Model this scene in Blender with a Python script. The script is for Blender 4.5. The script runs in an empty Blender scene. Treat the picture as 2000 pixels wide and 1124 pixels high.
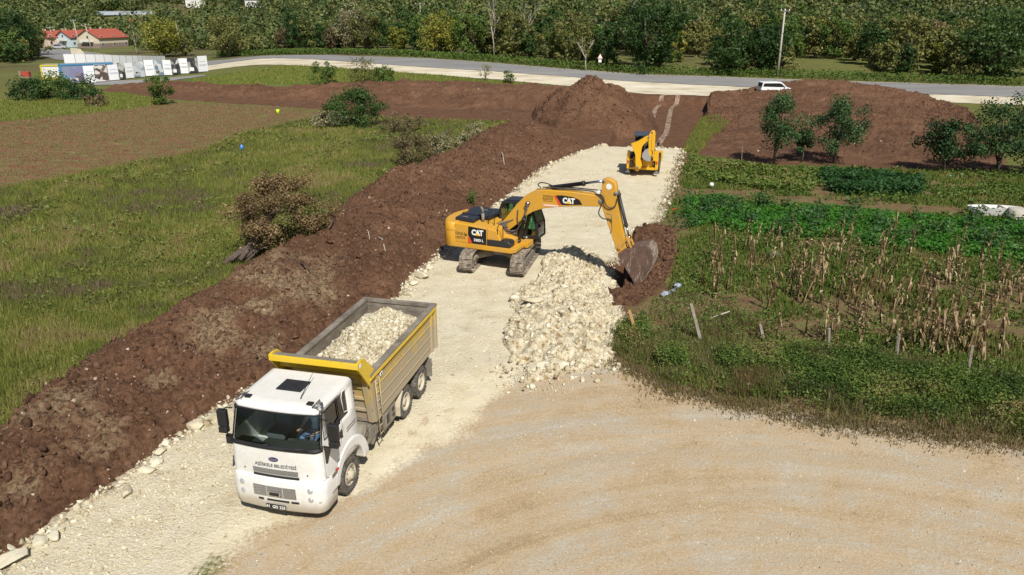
import bpy, bmesh, math, random
import numpy as np
from mathutils import Vector, Matrix
R = math.radians
# ---------------------------------------------------------------- camera, world, sun, exposure
F, PITCH, CH = 1480.0, R(20.2), 11.42          # focal length in photo pixels (2000 wide), pitch down, camera height
scene = bpy.context.scene
cam = bpy.data.objects.new('camera', bpy.data.cameras.new('camera'))
scene.collection.objects.link(cam)
cam.location = (0, 0, CH); cam.rotation_euler = (math.pi/2 - PITCH, 0, 0)
cam.data.sensor_width = 36; cam.data.lens = 36*F/2000
cam.data.clip_start = .1; cam.data.clip_end = 5000
scene.camera = cam
SUN = Vector((.27, -.85, 1)).normalized()
EL = math.asin(SUN.z)
world = bpy.data.worlds.new('World'); scene.world = world; world.use_nodes = True
wn = world.node_tree
sky = wn.nodes.new('ShaderNodeTexSky'); sky.sky_type = 'NISHITA'; sky.sun_disc = False
sky.sun_elevation = EL; sky.sun_rotation = math.atan2(SUN.x, SUN.y)
bg = wn.nodes['Background']; bg.inputs['Strength'].default_value = .062
wn.links.new(sky.outputs[0], bg.inputs['Color'])
sun = bpy.data.objects.new('sun', bpy.data.lights.new('sun', 'SUN')); scene.collection.objects.link(sun)
sun.data.energy = 4.9; sun.data.angle = R(.5); sun.data.color = (1, .95, .86)
sun.rotation_euler = SUN.to_track_quat('Z', 'Y').to_euler()
scene.view_settings.view_transform = 'Standard'; scene.view_settings.look = 'None'
scene.view_settings.gamma = 1; scene.view_settings.exposure = .12
scene.cycles.max_bounces = 6; scene.cycles.transparent_max_bounces = 12

# ---------------------------------------------------------------- pixel rays of the photo -> points of the place
cP, sP = math.cos(PITCH), math.sin(PITCH)
def ss(a, b, x):
    t = np.clip((x-a)/(b-a), 0, 1); return t*t*(3-2*t)
def base_h(x, y):
    """large forms of the land: flat site, rise to the road, hillside behind"""
    x = np.asarray(x, float); y = np.asarray(y, float)
    h = 2.6*ss(92, 150, y)*ss(-85, -35, x)
    yh = 200 + 50*ss(-20, -90, x)
    d = np.maximum(0, y-yh)
    return h + .19*d*d/(d+40)
def at(px, py, z=None):
    a = (px-1000)/F; b = (562-py)/F
    d = np.array([a, cP+b*sP, -sP+b*cP])
    if z is not None:
        t = (z-CH)/d[2]; return Vector((d[0]*t, d[1]*t, z))
    t = 12.0
    while t < 900:
        p = d*t
        if CH+p[2] < base_h(p[0], p[1]): break
        t += .15 + t*.002
    p = d*t
    return Vector((p[0], p[1], float(base_h(p[0], p[1]))))
def pix(p):
    y, z = p[1], p[2]-CH
    dz = y*cP - z*sP
    return 1000+F*p[0]/dz, 562-F*(y*sP+z*cP)/dz
def poly(pts): return np.array([at(*p)[:2] for p in pts])
def inside(P, X, Y):
    r = np.zeros(X.shape, bool); n = len(P); j = n-1
    for i in range(n):
        xi, yi = P[i]; xj, yj = P[j]
        c = (yi > Y) != (yj > Y)
        r ^= c & (X < (xj-xi)*(Y-yi)/((yj-yi) or 1e-9)+xi)
        j = i
    return r
def sdist(P, X, Y):
    d = np.full(X.shape, 1e9); n = len(P)
    for i in range(n):
        a, b = P[i-1], P[i]; e = b-a; L = (e@e) or 1e-9
        t = np.clip(((X-a[0])*e[0]+(Y-a[1])*e[1])/L, 0, 1)
        d = np.minimum(d, (X-a[0]-t*e[0])**2+(Y-a[1]-t*e[1])**2)
    d = np.sqrt(d)
    return np.where(inside(P, X, Y), d, -d)
_T = np.random.RandomState(5).rand(256, 256)
def vn(x, y, s=0):
    x = x+s*17.13; y = y+s*31.7
    i = np.floor(x).astype(int); j = np.floor(y).astype(int); u = x-i; v = y-j
    u = u*u*(3-2*u); v = v*v*(3-2*v)
    g = lambda a, b: _T[a & 255, b & 255]
    return (g(i, j)*(1-u)+g(i+1, j)*u)*(1-v)+(g(i, j+1)*(1-u)+g(i+1, j+1)*u)*v
def fbm(x, y, o=4, s=0, g=.5):
    r = 0; a = 1; t = 0
    for k in range(o):
        r = r+a*vn(x*2**k, y*2**k, s+k*3); t += a; a *= g
    return r/t

# ---------------------------------------------------------------- object helpers
col = scene.collection
def tag(o, label=None, cat=None, group=None, kind=None):
    for k, v in (('label', label), ('category', cat), ('group', group), ('kind', kind)):
        if v: o[k] = v
    return o
def empty(name, loc=(0, 0, 0), rz=0, label=None, cat=None, group=None, parent=None):
    o = bpy.data.objects.new(name, None); col.objects.link(o); o.empty_display_size = .2
    o.location = loc; o.rotation_euler = (0, 0, rz)
    if parent: o.parent = parent
    return tag(o, label, cat, group)
def link(name, me, mats, parent=None):
    o = bpy.data.objects.new(name, me); col.objects.link(o)
    if not isinstance(mats, (list, tuple)): mats = [mats]
    for m in mats:
        if m: me.materials.append(m)
    if parent: o.parent = parent
    return o
def npmesh(name, V, Fc, mat, attrs=None, smooth=False, parent=None, cols=None):
    me = bpy.data.meshes.new(name); V = np.asarray(V, np.float32); Fc = np.asarray(Fc, np.int32)
    n, k = Fc.shape
    me.vertices.add(len(V)); me.vertices.foreach_set('co', V.ravel())
    me.loops.add(n*k); me.loops.foreach_set('vertex_index', Fc.ravel())
    me.polygons.add(n); me.polygons.foreach_set('loop_start', np.arange(0, n*k, k, dtype=np.int32))
    if smooth: me.polygons.foreach_set('use_smooth', np.ones(n, bool))
    me.update(calc_edges=True)
    for nm, (dom, val) in (attrs or {}).items():
        me.attributes.new(nm, 'FLOAT', dom).data.foreach_set('value', np.asarray(val, np.float32))
    for nm, val in (cols or {}).items():
        me.attributes.new(nm, 'FLOAT_COLOR', 'POINT').data.foreach_set('color', np.asarray(val, np.float32).ravel())
    return link(name, me, mat, parent)
def gridmesh(name, X, Y, Z, mat, smooth=True, attrs=None, cols=None, parent=None):
    n, m = X.shape
    V = np.stack([X.ravel(), Y.ravel(), Z.ravel()], 1)
    i = np.arange(n*m).reshape(n, m)
    Fc = np.stack([i[:-1, :-1], i[:-1, 1:], i[1:, 1:], i[1:, :-1]], -1).reshape(-1, 4)
    return npmesh(name, V, Fc, mat, attrs, smooth, parent, cols)

class MB:
    """collects simple solids and links them as one mesh object"""
    def __init__(s): s.v = []; s.f = []; s.m = []; s.sm = []
    def add(s, vs, fs, m=0, smooth=False):
        o = len(s.v); s.v += [tuple(v) for v in vs]
        for f in fs: s.f.append([o+i for i in f]); s.m.append(m); s.sm.append(smooth)
        return s
    def box(s, c, d, m=0, rot=None, taper=1):
        x, y, z = [k/2 for k in d]
        vs = [Vector((i*x*(taper if k > 0 else 1), j*y*(taper if k > 0 else 1), k*z)) for k in (-1, 1) for i, j in ((-1, -1), (1, -1), (1, 1), (-1, 1))]
        if rot is not None: vs = [rot @ v for v in vs]
        c = Vector(c)
        return s.add([v+c for v in vs], [(3, 2, 1, 0), (4, 5, 6, 7), (0, 1, 5, 4), (1, 2, 6, 5), (2, 3, 7, 6), (3, 0, 4, 7)], m)
    def bx(s, x0, x1, y0, y1, z0, z1, m=0):
        return s.box(((x0+x1)/2, (y0+y1)/2, (z0+z1)/2), (abs(x1-x0), abs(y1-y0), abs(z1-z0)), m)
    def bar(s, a, b, w, h=None, m=0, up=(0, 0, 1)):
        a, b = Vector(a), Vector(b); d = b-a; L = d.length or 1e-6; h = h or w
        x = d/L; u = Vector(up)
        if abs(x.dot(u)) > .98: u = Vector((1, 0, 0))
        y = u.cross(x).normalized(); z = x.cross(y)
        M = Matrix((x, y, z)).transposed()
        return s.box((a+b)/2, (L, w, h), m, M)
    def tube(s, pts, r, n=8, m=0, caps=True, smooth=True):
        pts = [Vector(p) for p in pts]; rs = r if isinstance(r, (list, tuple)) else [r]*len(pts)
        vs = []; up = None
        for i, p in enumerate(pts):
            t = (pts[min(i+1, len(pts)-1)]-pts[max(i-1, 0)]).normalized()
            if up is None: up = Vector((0, 0, 1)) if abs(t.z) < .9 else Vector((1, 0, 0))
            a = t.cross(up)
            if a.length < 1e-4: a = t.orthogonal()
            a.normalize(); b = a.cross(t); up = b
            for k in range(n):
                g = 2*math.pi*k/n; vs.append(p+(a*math.cos(g)+b*math.sin(g))*rs[i])
        fs = [(i*n+k, i*n+(k+1) % n, (i+1)*n+(k+1) % n, (i+1)*n+k) for i in range(len(pts)-1) for k in range(n)]
        s.add(vs, fs, m, smooth)
        if caps:
            o = len(s.v)-len(vs)
            s.f.append([o+k for k in range(n)][::-1]); s.f.append([o+len(vs)-n+k for k in range(n)])
            s.m += [m, m]; s.sm += [False, False]
        return s
    def lathe(s, prof, c, axis='y', n=32, m=0, smooth=True):
        """prof: (radius, offset along axis)"""
        vs = []; c = Vector(c)
        for r, h in prof:
            for k in range(n):
                g = 2*math.pi*k/n; a, b = r*math.cos(g), r*math.sin(g)
                vs.append(c+Vector({'y': (a, h, b), 'x': (h, a, b), 'z': (a, b, h)}[axis]))
        fs = [(i*n+k, i*n+(k+1) % n, (i+1)*n+(k+1) % n, (i+1)*n+k) for i in range(len(prof)-1) for k in range(n)]
        return s.add(vs, fs, m, smooth)
    def prism(s, pts, fn, a, b, m=0):
        """extrudes the outline pts from depth a to depth b; fn(u, v, depth) -> point"""
        n = len(pts); vs = [fn(u, v, a) for u, v in pts]+[fn(u, v, b) for u, v in pts]
        fs = [list(range(n))[::-1], list(range(n, 2*n))]+[(i, (i+1) % n, n+(i+1) % n, n+i) for i in range(n)]
        return s.add(vs, fs, m)
    def build(s, name, mats, parent=None, bevel=0, seg=2, angle=35, outward=False):
        me = bpy.data.meshes.new(name); me.from_pydata(s.v, [], s.f)
        me.polygons.foreach_set('material_index', s.m); me.polygons.foreach_set('use_smooth', s.sm)
        bm = bmesh.new(); bm.from_mesh(me); bmesh.ops.recalc_face_normals(bm, faces=bm.faces)
        if outward:
            bm.normal_update(); c = sum((v.co for v in bm.verts), Vector())/len(bm.verts)
            if sum((f.calc_center_median()-c).dot(f.normal)*f.calc_area() for f in bm.faces) < 0: bmesh.ops.reverse_faces(bm, faces=bm.faces)
        if bevel:
            es = [e for e in bm.edges if len(e.link_faces) == 2 and e.calc_face_angle(0) > R(angle)]
            bmesh.ops.bevel(bm, geom=es, offset=bevel, segments=seg, profile=.6, affect='EDGES', clamp_overlap=True)
        bm.to_mesh(me); bm.free(); me.update()
        return link(name, me, mats, parent)
XZ = lambda u, v, d: (u, d, v)
YZ = lambda u, v, d: (d, u, v)
def plate(name, outline, holes, thick, fn, mat, parent, bevel=0):
    """flat plate with holes, outline in (u,v), made with a filled 2D curve; fn(u,v,w) -> point"""
    cu = bpy.data.curves.new(name, 'CURVE'); cu.dimensions = '2D'; cu.fill_mode = 'BOTH'
    for pts in [outline]+holes:
        sp = cu.splines.new('POLY'); sp.points.add(len(pts)-1)
        for p, (u, v) in zip(sp.points, pts): p.co = (u, v, 0, 1)
        sp.use_cyclic_u = True
    cu.extrude = thick/2; cu.bevel_depth = bevel; cu.bevel_resolution = 1
    if bevel: cu.offset = -bevel
    tmp = bpy.data.objects.new('t', cu); col.objects.link(tmp)
    dg = bpy.context.evaluated_depsgraph_get(); dg.update()
    me = bpy.data.meshes.new_from_object(tmp.evaluated_get(dg)); bpy.data.objects.remove(tmp); bpy.data.curves.remove(cu)
    for v in me.vertices: v.co = fn(v.co.x, v.co.y, v.co.z)
    me.materials.clear(); return link(name, me, mat, parent)
def text(name, body, size, fn, mat, parent, offset=0, align='CENTER', sx=1, depth=.002, space=1):
    cu = bpy.data.curves.new(name, 'FONT'); cu.body = body; cu.size = size; cu.align_x = align; cu.align_y = 'CENTER'
    cu.offset = offset; cu.resolution_u = 3; cu.extrude = depth; cu.space_character = space
    tmp = bpy.data.objects.new('t', cu); col.objects.link(tmp)
    dg = bpy.context.evaluated_depsgraph_get(); dg.update()
    me = bpy.data.meshes.new_from_object(tmp.evaluated_get(dg)); bpy.data.objects.remove(tmp); bpy.data.curves.remove(cu)
    for v in me.vertices: v.co = fn(v.co.x*sx, v.co.y, v.co.z)
    me.materials.clear(); return link(name, me, mat, parent)
def copy_tree(o, parent=None):
    c = o.copy(); col.objects.link(c); c.parent = parent
    for ch in list(o.children): copy_tree(ch, c)
    return c

# ---------------------------------------------------------------- materials
class NT:
    def __init__(s, name):
        s.m = bpy.data.materials.new(name); s.m.use_nodes = True; s.t = s.m.node_tree; s.b = s.t.nodes['Principled BSDF']
        s.tc = None
    def n(s, ty, **k):
        x = s.t.nodes.new('ShaderNode'+ty)
        for a, b in k.items(): setattr(x, a, b)
        return x
    def l(s, a, b): s.t.links.new(a, b)
    def co(s, obj=True):
        if not s.tc: s.tc = s.n('TexCoord')
        return s.tc.outputs['Object']
    def noise(s, scale, detail=4, rough=.55, vec=None, dist=0, stretch=None):
        x = s.n('TexNoise'); x.inputs['Scale'].default_value = scale; x.inputs['Detail'].default_value = detail
        x.inputs['Roughness'].default_value = rough; x.inputs['Distortion'].default_value = dist
        v = vec or s.co()
        if stretch:
            mp = s.n('Mapping'); mp.inputs['Scale'].default_value = stretch; s.l(v, mp.inputs[0]); v = mp.outputs[0]
        s.l(v, x.inputs['Vector']); return x.outputs['Fac']
    def vor(s, scale, feature='F1', out='Distance', rnd=1):
        x = s.n('TexVoronoi', feature=feature); x.inputs['Scale'].default_value = scale; x.inputs['Randomness'].default_value = rnd
        s.l(s.co(), x.inputs['Vector']); return x.outputs[out]
    def ramp(s, fac, stops):
        x = s.n('ValToRGB'); e = x.color_ramp.elements
        while len(e) < len(stops): e.new(.5)
        for k, (p, c) in zip(e, stops):
            k.position = p; k.color = (c, c, c, 1) if isinstance(c, (int, float)) else (*c, 1)
        s.l(fac, x.inputs[0]); return x.outputs[0]
    def mix(s, fac, a, b, mode='MIX'):
        x = s.n('Mix', data_type='RGBA', blend_type=mode)
        for v, i in ((fac, 0), (a, 6), (b, 7)):
            if isinstance(v, (int, float)): x.inputs[i].default_value = v if i == 0 else (v, v, v, 1)
            elif isinstance(v, tuple): x.inputs[i].default_value = (*v, 1)
            else: s.l(v, x.inputs[i])
        return x.outputs[2]
    def math(s, op, a, b=0, clamp=False):
        x = s.n('Math', operation=op, use_clamp=clamp)
        for v, i in ((a, 0), (b, 1)):
            if isinstance(v, (int, float)): x.inputs[i].default_value = v
            else: s.l(v, x.inputs[i])
        return x.outputs[0]
    def attr(s, name, out='Fac'):
        x = s.n('Attribute'); x.attribute_name = name; return x.outputs[out]
    def set(s, k, v):
        if isinstance(v, (int, float)): s.b.inputs[k].default_value = v
        elif isinstance(v, tuple): s.b.inputs[k].default_value = (*v, 1)
        else: s.l(v, s.b.inputs[k])
    def bump(s, h, dist, strength=1):
        x = s.n('Bump'); x.inputs['Strength'].default_value = strength; x.inputs['Distance'].default_value = dist
        s.l(h, x.inputs['Height']); s.l(x.outputs[0], s.b.inputs['Normal'])
def plain(name, c, rough=.6, metal=0, spec=.5):
    t = NT(name); t.set('Base Color', c); t.set('Roughness', rough); t.set('Metallic', metal); t.set('Specular IOR Level', spec); return t.m
def painted(name, c, dust=(.42, .35, .26), amount=.35, rough=.35, scale=2.5, worn=None, low=None):
    """paint with patchy dust; low=(z0,z1): real mud film thickening downwards from z1 to z0"""
    t = NT(name)
    n1 = t.noise(scale, 6, .65); n2 = t.noise(scale*9, 4, .6)
    f = t.math('ADD', t.math('MULTIPLY', n1, .7), t.math('MULTIPLY', n2, .3))
    f = t.ramp(f, [(.62-amount*.5, 0), (.75, amount*1.1)])
    if low:
        sp = t.n('SeparateXYZ'); t.l(t.co(), sp.inputs[0])
        g = t.n('MapRange'); g.inputs[1].default_value = low[0]; g.inputs[2].default_value = low[1]
        g.inputs[3].default_value = 1; g.inputs[4].default_value = 0; t.l(sp.outputs[2], g.inputs[0])
        h = t.math('ADD', g.outputs[0], t.math('MULTIPLY', t.math('SUBTRACT', n1, .5), 1.1))
        f = t.math('MAXIMUM', f, t.ramp(h, [(.25, 0), (.75, .9)]))
    c2 = t.mix(t.math('MULTIPLY', n2, .35), c, tuple(k*.75 for k in c))
    cc = t.mix(f, c2, dust)
    if worn: cc = t.mix(t.ramp(t.noise(scale*5, 8, .7), [(.62, 0), (.68, 1)]), cc, worn)
    t.set('Base Color', cc); t.set('Roughness', t.ramp(f, [(0, rough), (.5, .85)]))
    t.bump(n2, .002, .4); return t.m
def leafmat(name, cols, trans=.25, rough=.55, jitter=.25):
    t = NT(name); oi = t.n('ObjectInfo')
    v = t.math('ADD', t.attr('v'), t.math('MULTIPLY', t.math('SUBTRACT', oi.outputs['Random'], .5), jitter))
    c = t.ramp(v, [(i/(len(cols)-1), k) for i, k in enumerate(cols)])
    t.set('Base Color', c); t.set('Roughness', rough); t.set('Specular IOR Level', .25)
    tr = t.n('BsdfTranslucent'); t.l(t.mix(.5, c, (.12, .16, .02)), tr.inputs[0])
    mx = t.n('MixShader'); mx.inputs[0].default_value = trans
    out = t.t.nodes['Material Output']; t.l(t.b.outputs[0], mx.inputs[1]); t.l(tr.outputs[0], mx.inputs[2]); t.l(mx.outputs[0], out.inputs[0])
    return t.m
def glassmat(name, tint=(.75, .85, .8), refl=.09):
    t = NT(name); tr = t.n('BsdfTransparent'); tr.inputs[0].default_value = (*tint, 1)
    gl = t.n('BsdfGlossy'); gl.inputs['Roughness'].default_value = .03; gl.inputs[0].default_value = (.9, .95, 1, 1)
    fr = t.n('Fresnel'); fr.inputs[0].default_value = 1.45
    f = t.math('ADD', fr.outputs[0], refl-.04, True)
    mx = t.n('MixShader'); t.l(f, mx.inputs[0]); t.l(tr.outputs[0], mx.inputs[1]); t.l(gl.outputs[0], mx.inputs[2])
    t.l(mx.outputs[0], t.t.nodes['Material Output'].inputs[0]); return t.m

M = {}
M['white'] = painted('white_paint', (.80, .80, .79), (.50, .45, .36), .5, .22, 1.3, low=(.35, 1.05))
M['roofw'] = painted('dusty_white_roof', (.76, .75, .72), (.50, .45, .37), .55, .4, 2.2)
M['black'] = plain('black_plastic', (.016, .016, .018), .5)
M['dark'] = painted('dusty_black', (.022, .022, .024), (.25, .22, .18), .12, .5, 5)
M['seal'] = plain('rubber_seal', (.012, .012, .013), .6)
M['chrome'] = plain('chrome', (.7, .7, .72), .15, 1)
M['steel'] = painted('dusty_chassis_steel', (.10, .095, .085), (.36, .31, .24), .75, .7, 4)
M['glass'] = glassmat('windscreen_glass', (.84, .93, .90), .055)
M['sideglass'] = glassmat('side_glass', (.42, .5, .47), .10)
M['lamp'] = plain('headlamp_glass', (.62, .64, .66), .08, .6)
M['orange'] = plain('orange_lens', (.7, .12, .02), .2)
M['red'] = plain('red_lens', (.5, .02, .02), .25)
M['cream'] = painted('cream_wheel_paint', (.52, .47, .36), (.45, .38, .28), .5, .6, 6)
M['ylw'] = painted('yellow_tipper_paint', (.64, .42, .025), (.36, .31, .235), .5, .4, 2.2, worn=(.25, .13, .04), low=(1.45, 3.35))
M['ylwtop'] = painted('yellow_visor_paint', (.74, .50, .02), (.42, .34, .24), .3, .35, 2.2, worn=(.2, .10, .03))
M['cat'] = painted('excavator_yellow', (.66, .335, .018), (.34, .25, .15), .46, .4, 1.9, worn=(.30, .15, .03))
M['jcb'] = painted('loader_yellow', (.74, .40, .012), (.40, .30, .18), .18, .4, 2.5)
M['blackdecal'] = plain('black_decal', (.012, .012, .014), .35)
M['reddecal'] = plain('red_decal', (.70, .05, .03), .4)
M['whitedecal'] = plain('white_decal', (.80, .80, .78), .45)
M['browntext'] = plain('brown_lettering', (.10, .05, .02), .6)
M['hose'] = plain('hydraulic_hose', (.05, .045, .04), .5)
M['rod'] = plain('chrome_rod', (.35, .38, .5), .2, 1)
t = NT('tyre_rubber'); n = t.noise(7, 5, .6); t.set('Base Color', t.mix(t.ramp(n, [(.35, .0), (.7, .75)]), (.03, .03, .032), (.24, .21, .17))); t.set('Roughness', .85); t.bump(n, .004); M['tyre'] = t.m
t = NT('bed_inner_steel'); n = t.noise(2.2, 9, .7, stretch=(1, 1, 2.5)); n2 = t.noise(30, 4)
t.set('Base Color', t.mix(t.math('MULTIPLY', n2, .4), t.ramp(n, [(.3, (.13, .11, .09)), (.5, (.26, .225, .18)), (.62, (.35, .31, .25)), (.72, (.46, .42, .35))]), (.17, .14, .11)))
t.set('Roughness', .6); t.set('Metallic', .15); t.bump(n, .012); M['bed'] = t.m
t = NT('track_steel'); n = t.noise(5, 8, .7); t.set('Base Color', t.ramp(n, [(.36, (.11, .075, .055)), (.52, (.27, .22, .17)), (.66, (.46, .42, .34))])); t.set('Roughness', .75); t.bump(n, .01); M['track'] = t.m
t = NT('bucket_steel'); n = t.noise(2.5, 8, .7); n2 = t.noise(6, 6, .7, stretch=(1, 1, .25))
t.set('Base Color', t.mix(t.ramp(n2, [(.56, 0), (.62, .8)]), t.ramp(n, [(.35, (.085, .045, .032)), (.6, (.155, .095, .07)), (.75, (.22, .15, .115))]), (.42, .37, .30))); t.set('Roughness', .65); t.bump(n, .02); M['bucket'] = t.m
t = NT('grille_mesh'); v = t.n('TexChecker'); v.inputs['Scale'].default_value = 34; t.l(t.co(), v.inputs['Vector'])
t.set('Base Color', t.mix(v.outputs['Fac'], (.05, .05, .05), (.5, .5, .5))); t.set('Metallic', .5); t.set('Roughness', .35); M['grille'] = t.m
# rock, soil
def stonemat(name, cols, bump=.02, sc=9, at=True):
    t = NT(name); n = t.noise(sc, 7, .65)
    c = t.ramp(t.math('ADD', t.math('MULTIPLY', n, .55), t.math('MULTIPLY', t.attr('v'), .45)) if at else n, cols)
    t.set('Base Color', c); t.set('Roughness', .92); t.set('Specular IOR Level', .2); t.bump(t.noise(sc*3, 6, .7), bump); return t.m
LIME = [(.25, (.34, .27, .16)), (.42, (.50, .44, .30)), (.6, (.61, .56, .42)), (.8, (.68, .64, .53))]
M['stone'] = stonemat('limestone', LIME, .02)
M['dirtstone'] = stonemat('dirty_stone', [(.3, (.20, .13, .09)), (.5, (.34, .25, .18)), (.75, (.5, .42, .33))], .02)
M['rubble'] = stonemat('limestone_rubble', [(.36, (.26, .17, .09)), (.43, (.46, .38, .24)), (.52, (.60, .53, .38)), (.68, (.68, .63, .49))], .07, 4, False)
t = NT('spoil_soil')
n = t.noise(.55, 6, .65); n2 = t.noise(7, 7, .72); n3 = t.noise(34, 4, .7)
c = t.ramp(t.math('ADD', t.math('MULTIPLY', n, .35), t.math('MULTIPLY', n2, .65)), [(.30, (.040, .019, .012)), (.45, (.118, .060, .034)), (.58, (.195, .108, .064)), (.72, (.28, .18, .115))])
c = t.mix(t.math('MULTIPLY', t.attr('sub'), t.ramp(n2, [(.40, .05), (.52, 1)])), c, t.ramp(n2, [(.3, (.17, .11, .06)), (.6, (.31, .23, .14)), (.8, (.40, .31, .21))]))
c = t.mix(t.ramp(t.noise(.13, 5, .6), [(.42, .55), (.56, 0)]), c, t.mix(.5, c, (.05, .024, .016)))
c = t.mix(t.ramp(t.noise(.9, 8, .75, dist=1.5), [(.58, 0), (.64, .55)]), c, (.22, .135, .085))
c = t.mix(t.ramp(n3, [(.70, 0), (.76, .6)]), c, (.36, .30, .24))
t.set('Base Color', c); t.set('Roughness', .95); t.set('Specular IOR Level', .15)
t.bump(t.math('ADD', t.math('MULTIPLY', n2, .7), t.math('MULTIPLY', n3, .3)), .14); M['soil'] = t.m
M['clod'] = stonemat('soil_clod', [(.25, (.055, .028, .016)), (.5, (.115, .060, .035)), (.8, (.18, .105, .066))], .03)
M['bark'] = stonemat('bark', [(.3, (.06, .045, .035)), (.6, (.13, .10, .08))], .02, at=False)
M['palebark'] = stonemat('pale_bark', [(.3, (.3, .27, .22)), (.6, (.5, .46, .4))], .01, at=False)
M['wood'] = stonemat('weathered_wood', [(.3, (.16, .13, .10)), (.5, (.30, .26, .21)), (.8, (.42, .38, .32))], .01, 14, False)
M['concrete'] = stonemat('pole_concrete', [(.3, (.35, .32, .27)), (.6, (.5, .47, .41))], .01, at=False)
# ---------------------------------------------------------------- zones of the ground (outlines read off the photograph, laid on the land)
ZR = poly([(-80, 1190), (0, 1104), (60, 1066), (150, 996), (240, 944), (320, 876), (430, 800), (600, 705), (790, 582), (800, 548), (870, 493), (1010, 372), (1080, 320), (1180, 283), (1335, 292), (1318, 350), (1288, 432), (1225, 457), (1190, 520), (1195, 580), (1215, 620), (1190, 690), (1000, 735), (900, 850), (700, 960), (500, 1050), (380, 1130), (300, 1220)])
ZG = poly([(250, 1240), (500, 1030), (750, 850), (950, 720), (1190, 690), (1300, 757), (1450, 785), (1600, 818), (1750, 838), (1900, 850), (2100, 872), (2500, 950), (2500, 1500), (250, 1500)])
ZS = [poly(p) for p in (
    [(-150, 1250), (-150, 900), (0, 862), (90, 782), (240, 690), (400, 600), (470, 545), (560, 500), (640, 440), (720, 375), (800, 345), (960, 270), (1000, 245), (900, 250), (640, 215), (330, 195), (200, 178), (215, 168), (330, 166), (420, 172), (500, 178), (640, 174), (780, 170), (900, 168), (1000, 170), (1100, 174), (1250, 184), (1430, 188), (1850, 200), (1905, 240), (1975, 335), (1900, 338), (1700, 330), (1500, 322), (1345, 300), (1320, 360), (1290, 432), (1318, 480), (1300, 560), (1240, 600), (1215, 640), (1180, 640), (1180, 500), (1190, 290), (1000, 400), (800, 600), (430, 830), (0, 1130)],)]
ZGreen = poly([(1335, 298), (1362, 235), (1400, 228), (1425, 245), (1390, 270), (1360, 300)])
ZT = poly([(-700, 330), (-300, 260), (0, 238), (300, 203), (420, 202), (600, 213), (640, 226), (480, 262), (400, 295), (300, 318), (0, 368), (-700, 480)])
ZL = [poly([(-300, 215), (0, 196), (240, 180), (330, 200), (170, 222), (0, 240), (-400, 270)]), poly([(350, 158), (480, 140), (570, 128), (740, 138), (960, 157), (1100, 170), (1100, 164), (640, 163), (450, 168)])]
ZB = poly([(1338, 300), (1500, 325), (1700, 332), (1960, 338), (2500, 345), (2500, 960), (2100, 872), (1900, 850), (1750, 838), (1600, 818), (1450, 785), (1300, 757), (1190, 690), (1215, 640), (1240, 600), (1300, 560), (1318, 480), (1290, 432), (1322, 360)])
ZPit = poly([(1190, 500), (1240, 455), (1300, 470), (1290, 540), (1240, 600), (1185, 590)])
ZTr = poly([(1185, 286), (1338, 291), (1372, 232), (1392, 196), (1330, 190), (1262, 192), (1200, 245)])
def spaced(a, b, d0, g, far):
    """coordinates with step d0 between a and b, growing by g outwards to far"""
    x = list(np.arange(a, b, d0)); s = d0
    while x[-1] < far: s *= g; x.append(x[-1]+s)
    return x
xs = spaced(0, 22, .13, 1.035, 700); xs = np.array([-v for v in spaced(0, 24, .13, 1.035, 700)][:0:-1]+xs)
ys = np.array([12-v for v in spaced(0, 2, .3, 1.2, 60)][:0:-1]+spaced(12, 60, .13, 1.022, 1500))
GX, GY = np.meshgrid(xs, ys)
def ground_extra(X, Y):
    r = 1-ss(60, 110, Y)*.5
    h = -.95*ss(-.1, .6, sdist(ZTr, X, Y)) - .75*ss(-.2, 1.3, sdist(ZPit, X, Y))
    ing = sdist(ZG, X, Y); inr = sdist(ZR, X, Y)
    soft = 1-np.clip(ss(-.5, .5, ing)+ss(-.5, .5, inr), 0, 1)
    h = h + soft*(.22*(fbm(X*.5, Y*.5, 4, 3)-.5)+.08*(fbm(X*2.5, Y*2.5, 3, 9)-.5))*r
    h = h + (1-soft)*(.05*(fbm(X*.9, Y*.9, 4, 21)-.5)+.025*(fbm(X*5, Y*5, 3, 23)-.5))
    h = h + ss(-.3, .6, inr)*.05*(fbm(X*3, Y*3, 4, 31)-.5)
    # wheel ruts sweeping over the gravel yard
    c = at(2250, 2600, 0); rr = np.hypot(X-c[0], Y-c[1])
    h = h + ss(0, 2, ing)*(.035*(vn(rr*1.3, 0*rr+3, 2)-.5)+.012*(vn(rr*5.3, X*.15, 4)-.5))
    return h
def ground_h(X, Y): return base_h(X, Y)+ground_extra(np.asarray(X, float), np.asarray(Y, float))
GZ = ground_h(GX, GY)
def zone(Z, w=.5, amp=.9, sc=1.3, s=0):
    d = np.maximum.reduce([sdist(z, GX, GY) for z in (Z if isinstance(Z, list) else [Z])])
    return np.clip(.5+(d+amp*(fbm(GX*sc, GY*sc, 4, s)-.5))/(2*w), 0, 1)
dist = np.hypot(GX, GY)
A = np.stack([zone(ZR, .8, 1.1, 1.2, 1), zone(ZG, .9, 1.6, .8, 2), np.maximum(zone(ZS, .6, .8, 1, 3)*(1-zone(ZGreen, .5, .8, 1, 4)), 0), np.ones_like(GX)], -1).reshape(-1, 4)
B = np.stack([zone(ZT, 3, 5, .25, 5), zone(ZL+[ZGreen], 1.5, 3, .3, 6), zone(ZB, .7, 1, 1, 7), np.ones_like(GX)], -1).reshape(-1, 4)
t = NT('ground_surface')
sa = t.n('SeparateColor'); t.l(t.attr('za', 'Color'), sa.inputs[0]); sb = t.n('SeparateColor'); t.l(t.attr('zb', 'Color'), sb.inputs[0])
nL = t.noise(.16, 5, .6); nM = t.noise(1.1, 7, .65); nF = t.noise(9, 6, .7); nX = t.noise(38, 3, .7)
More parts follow.
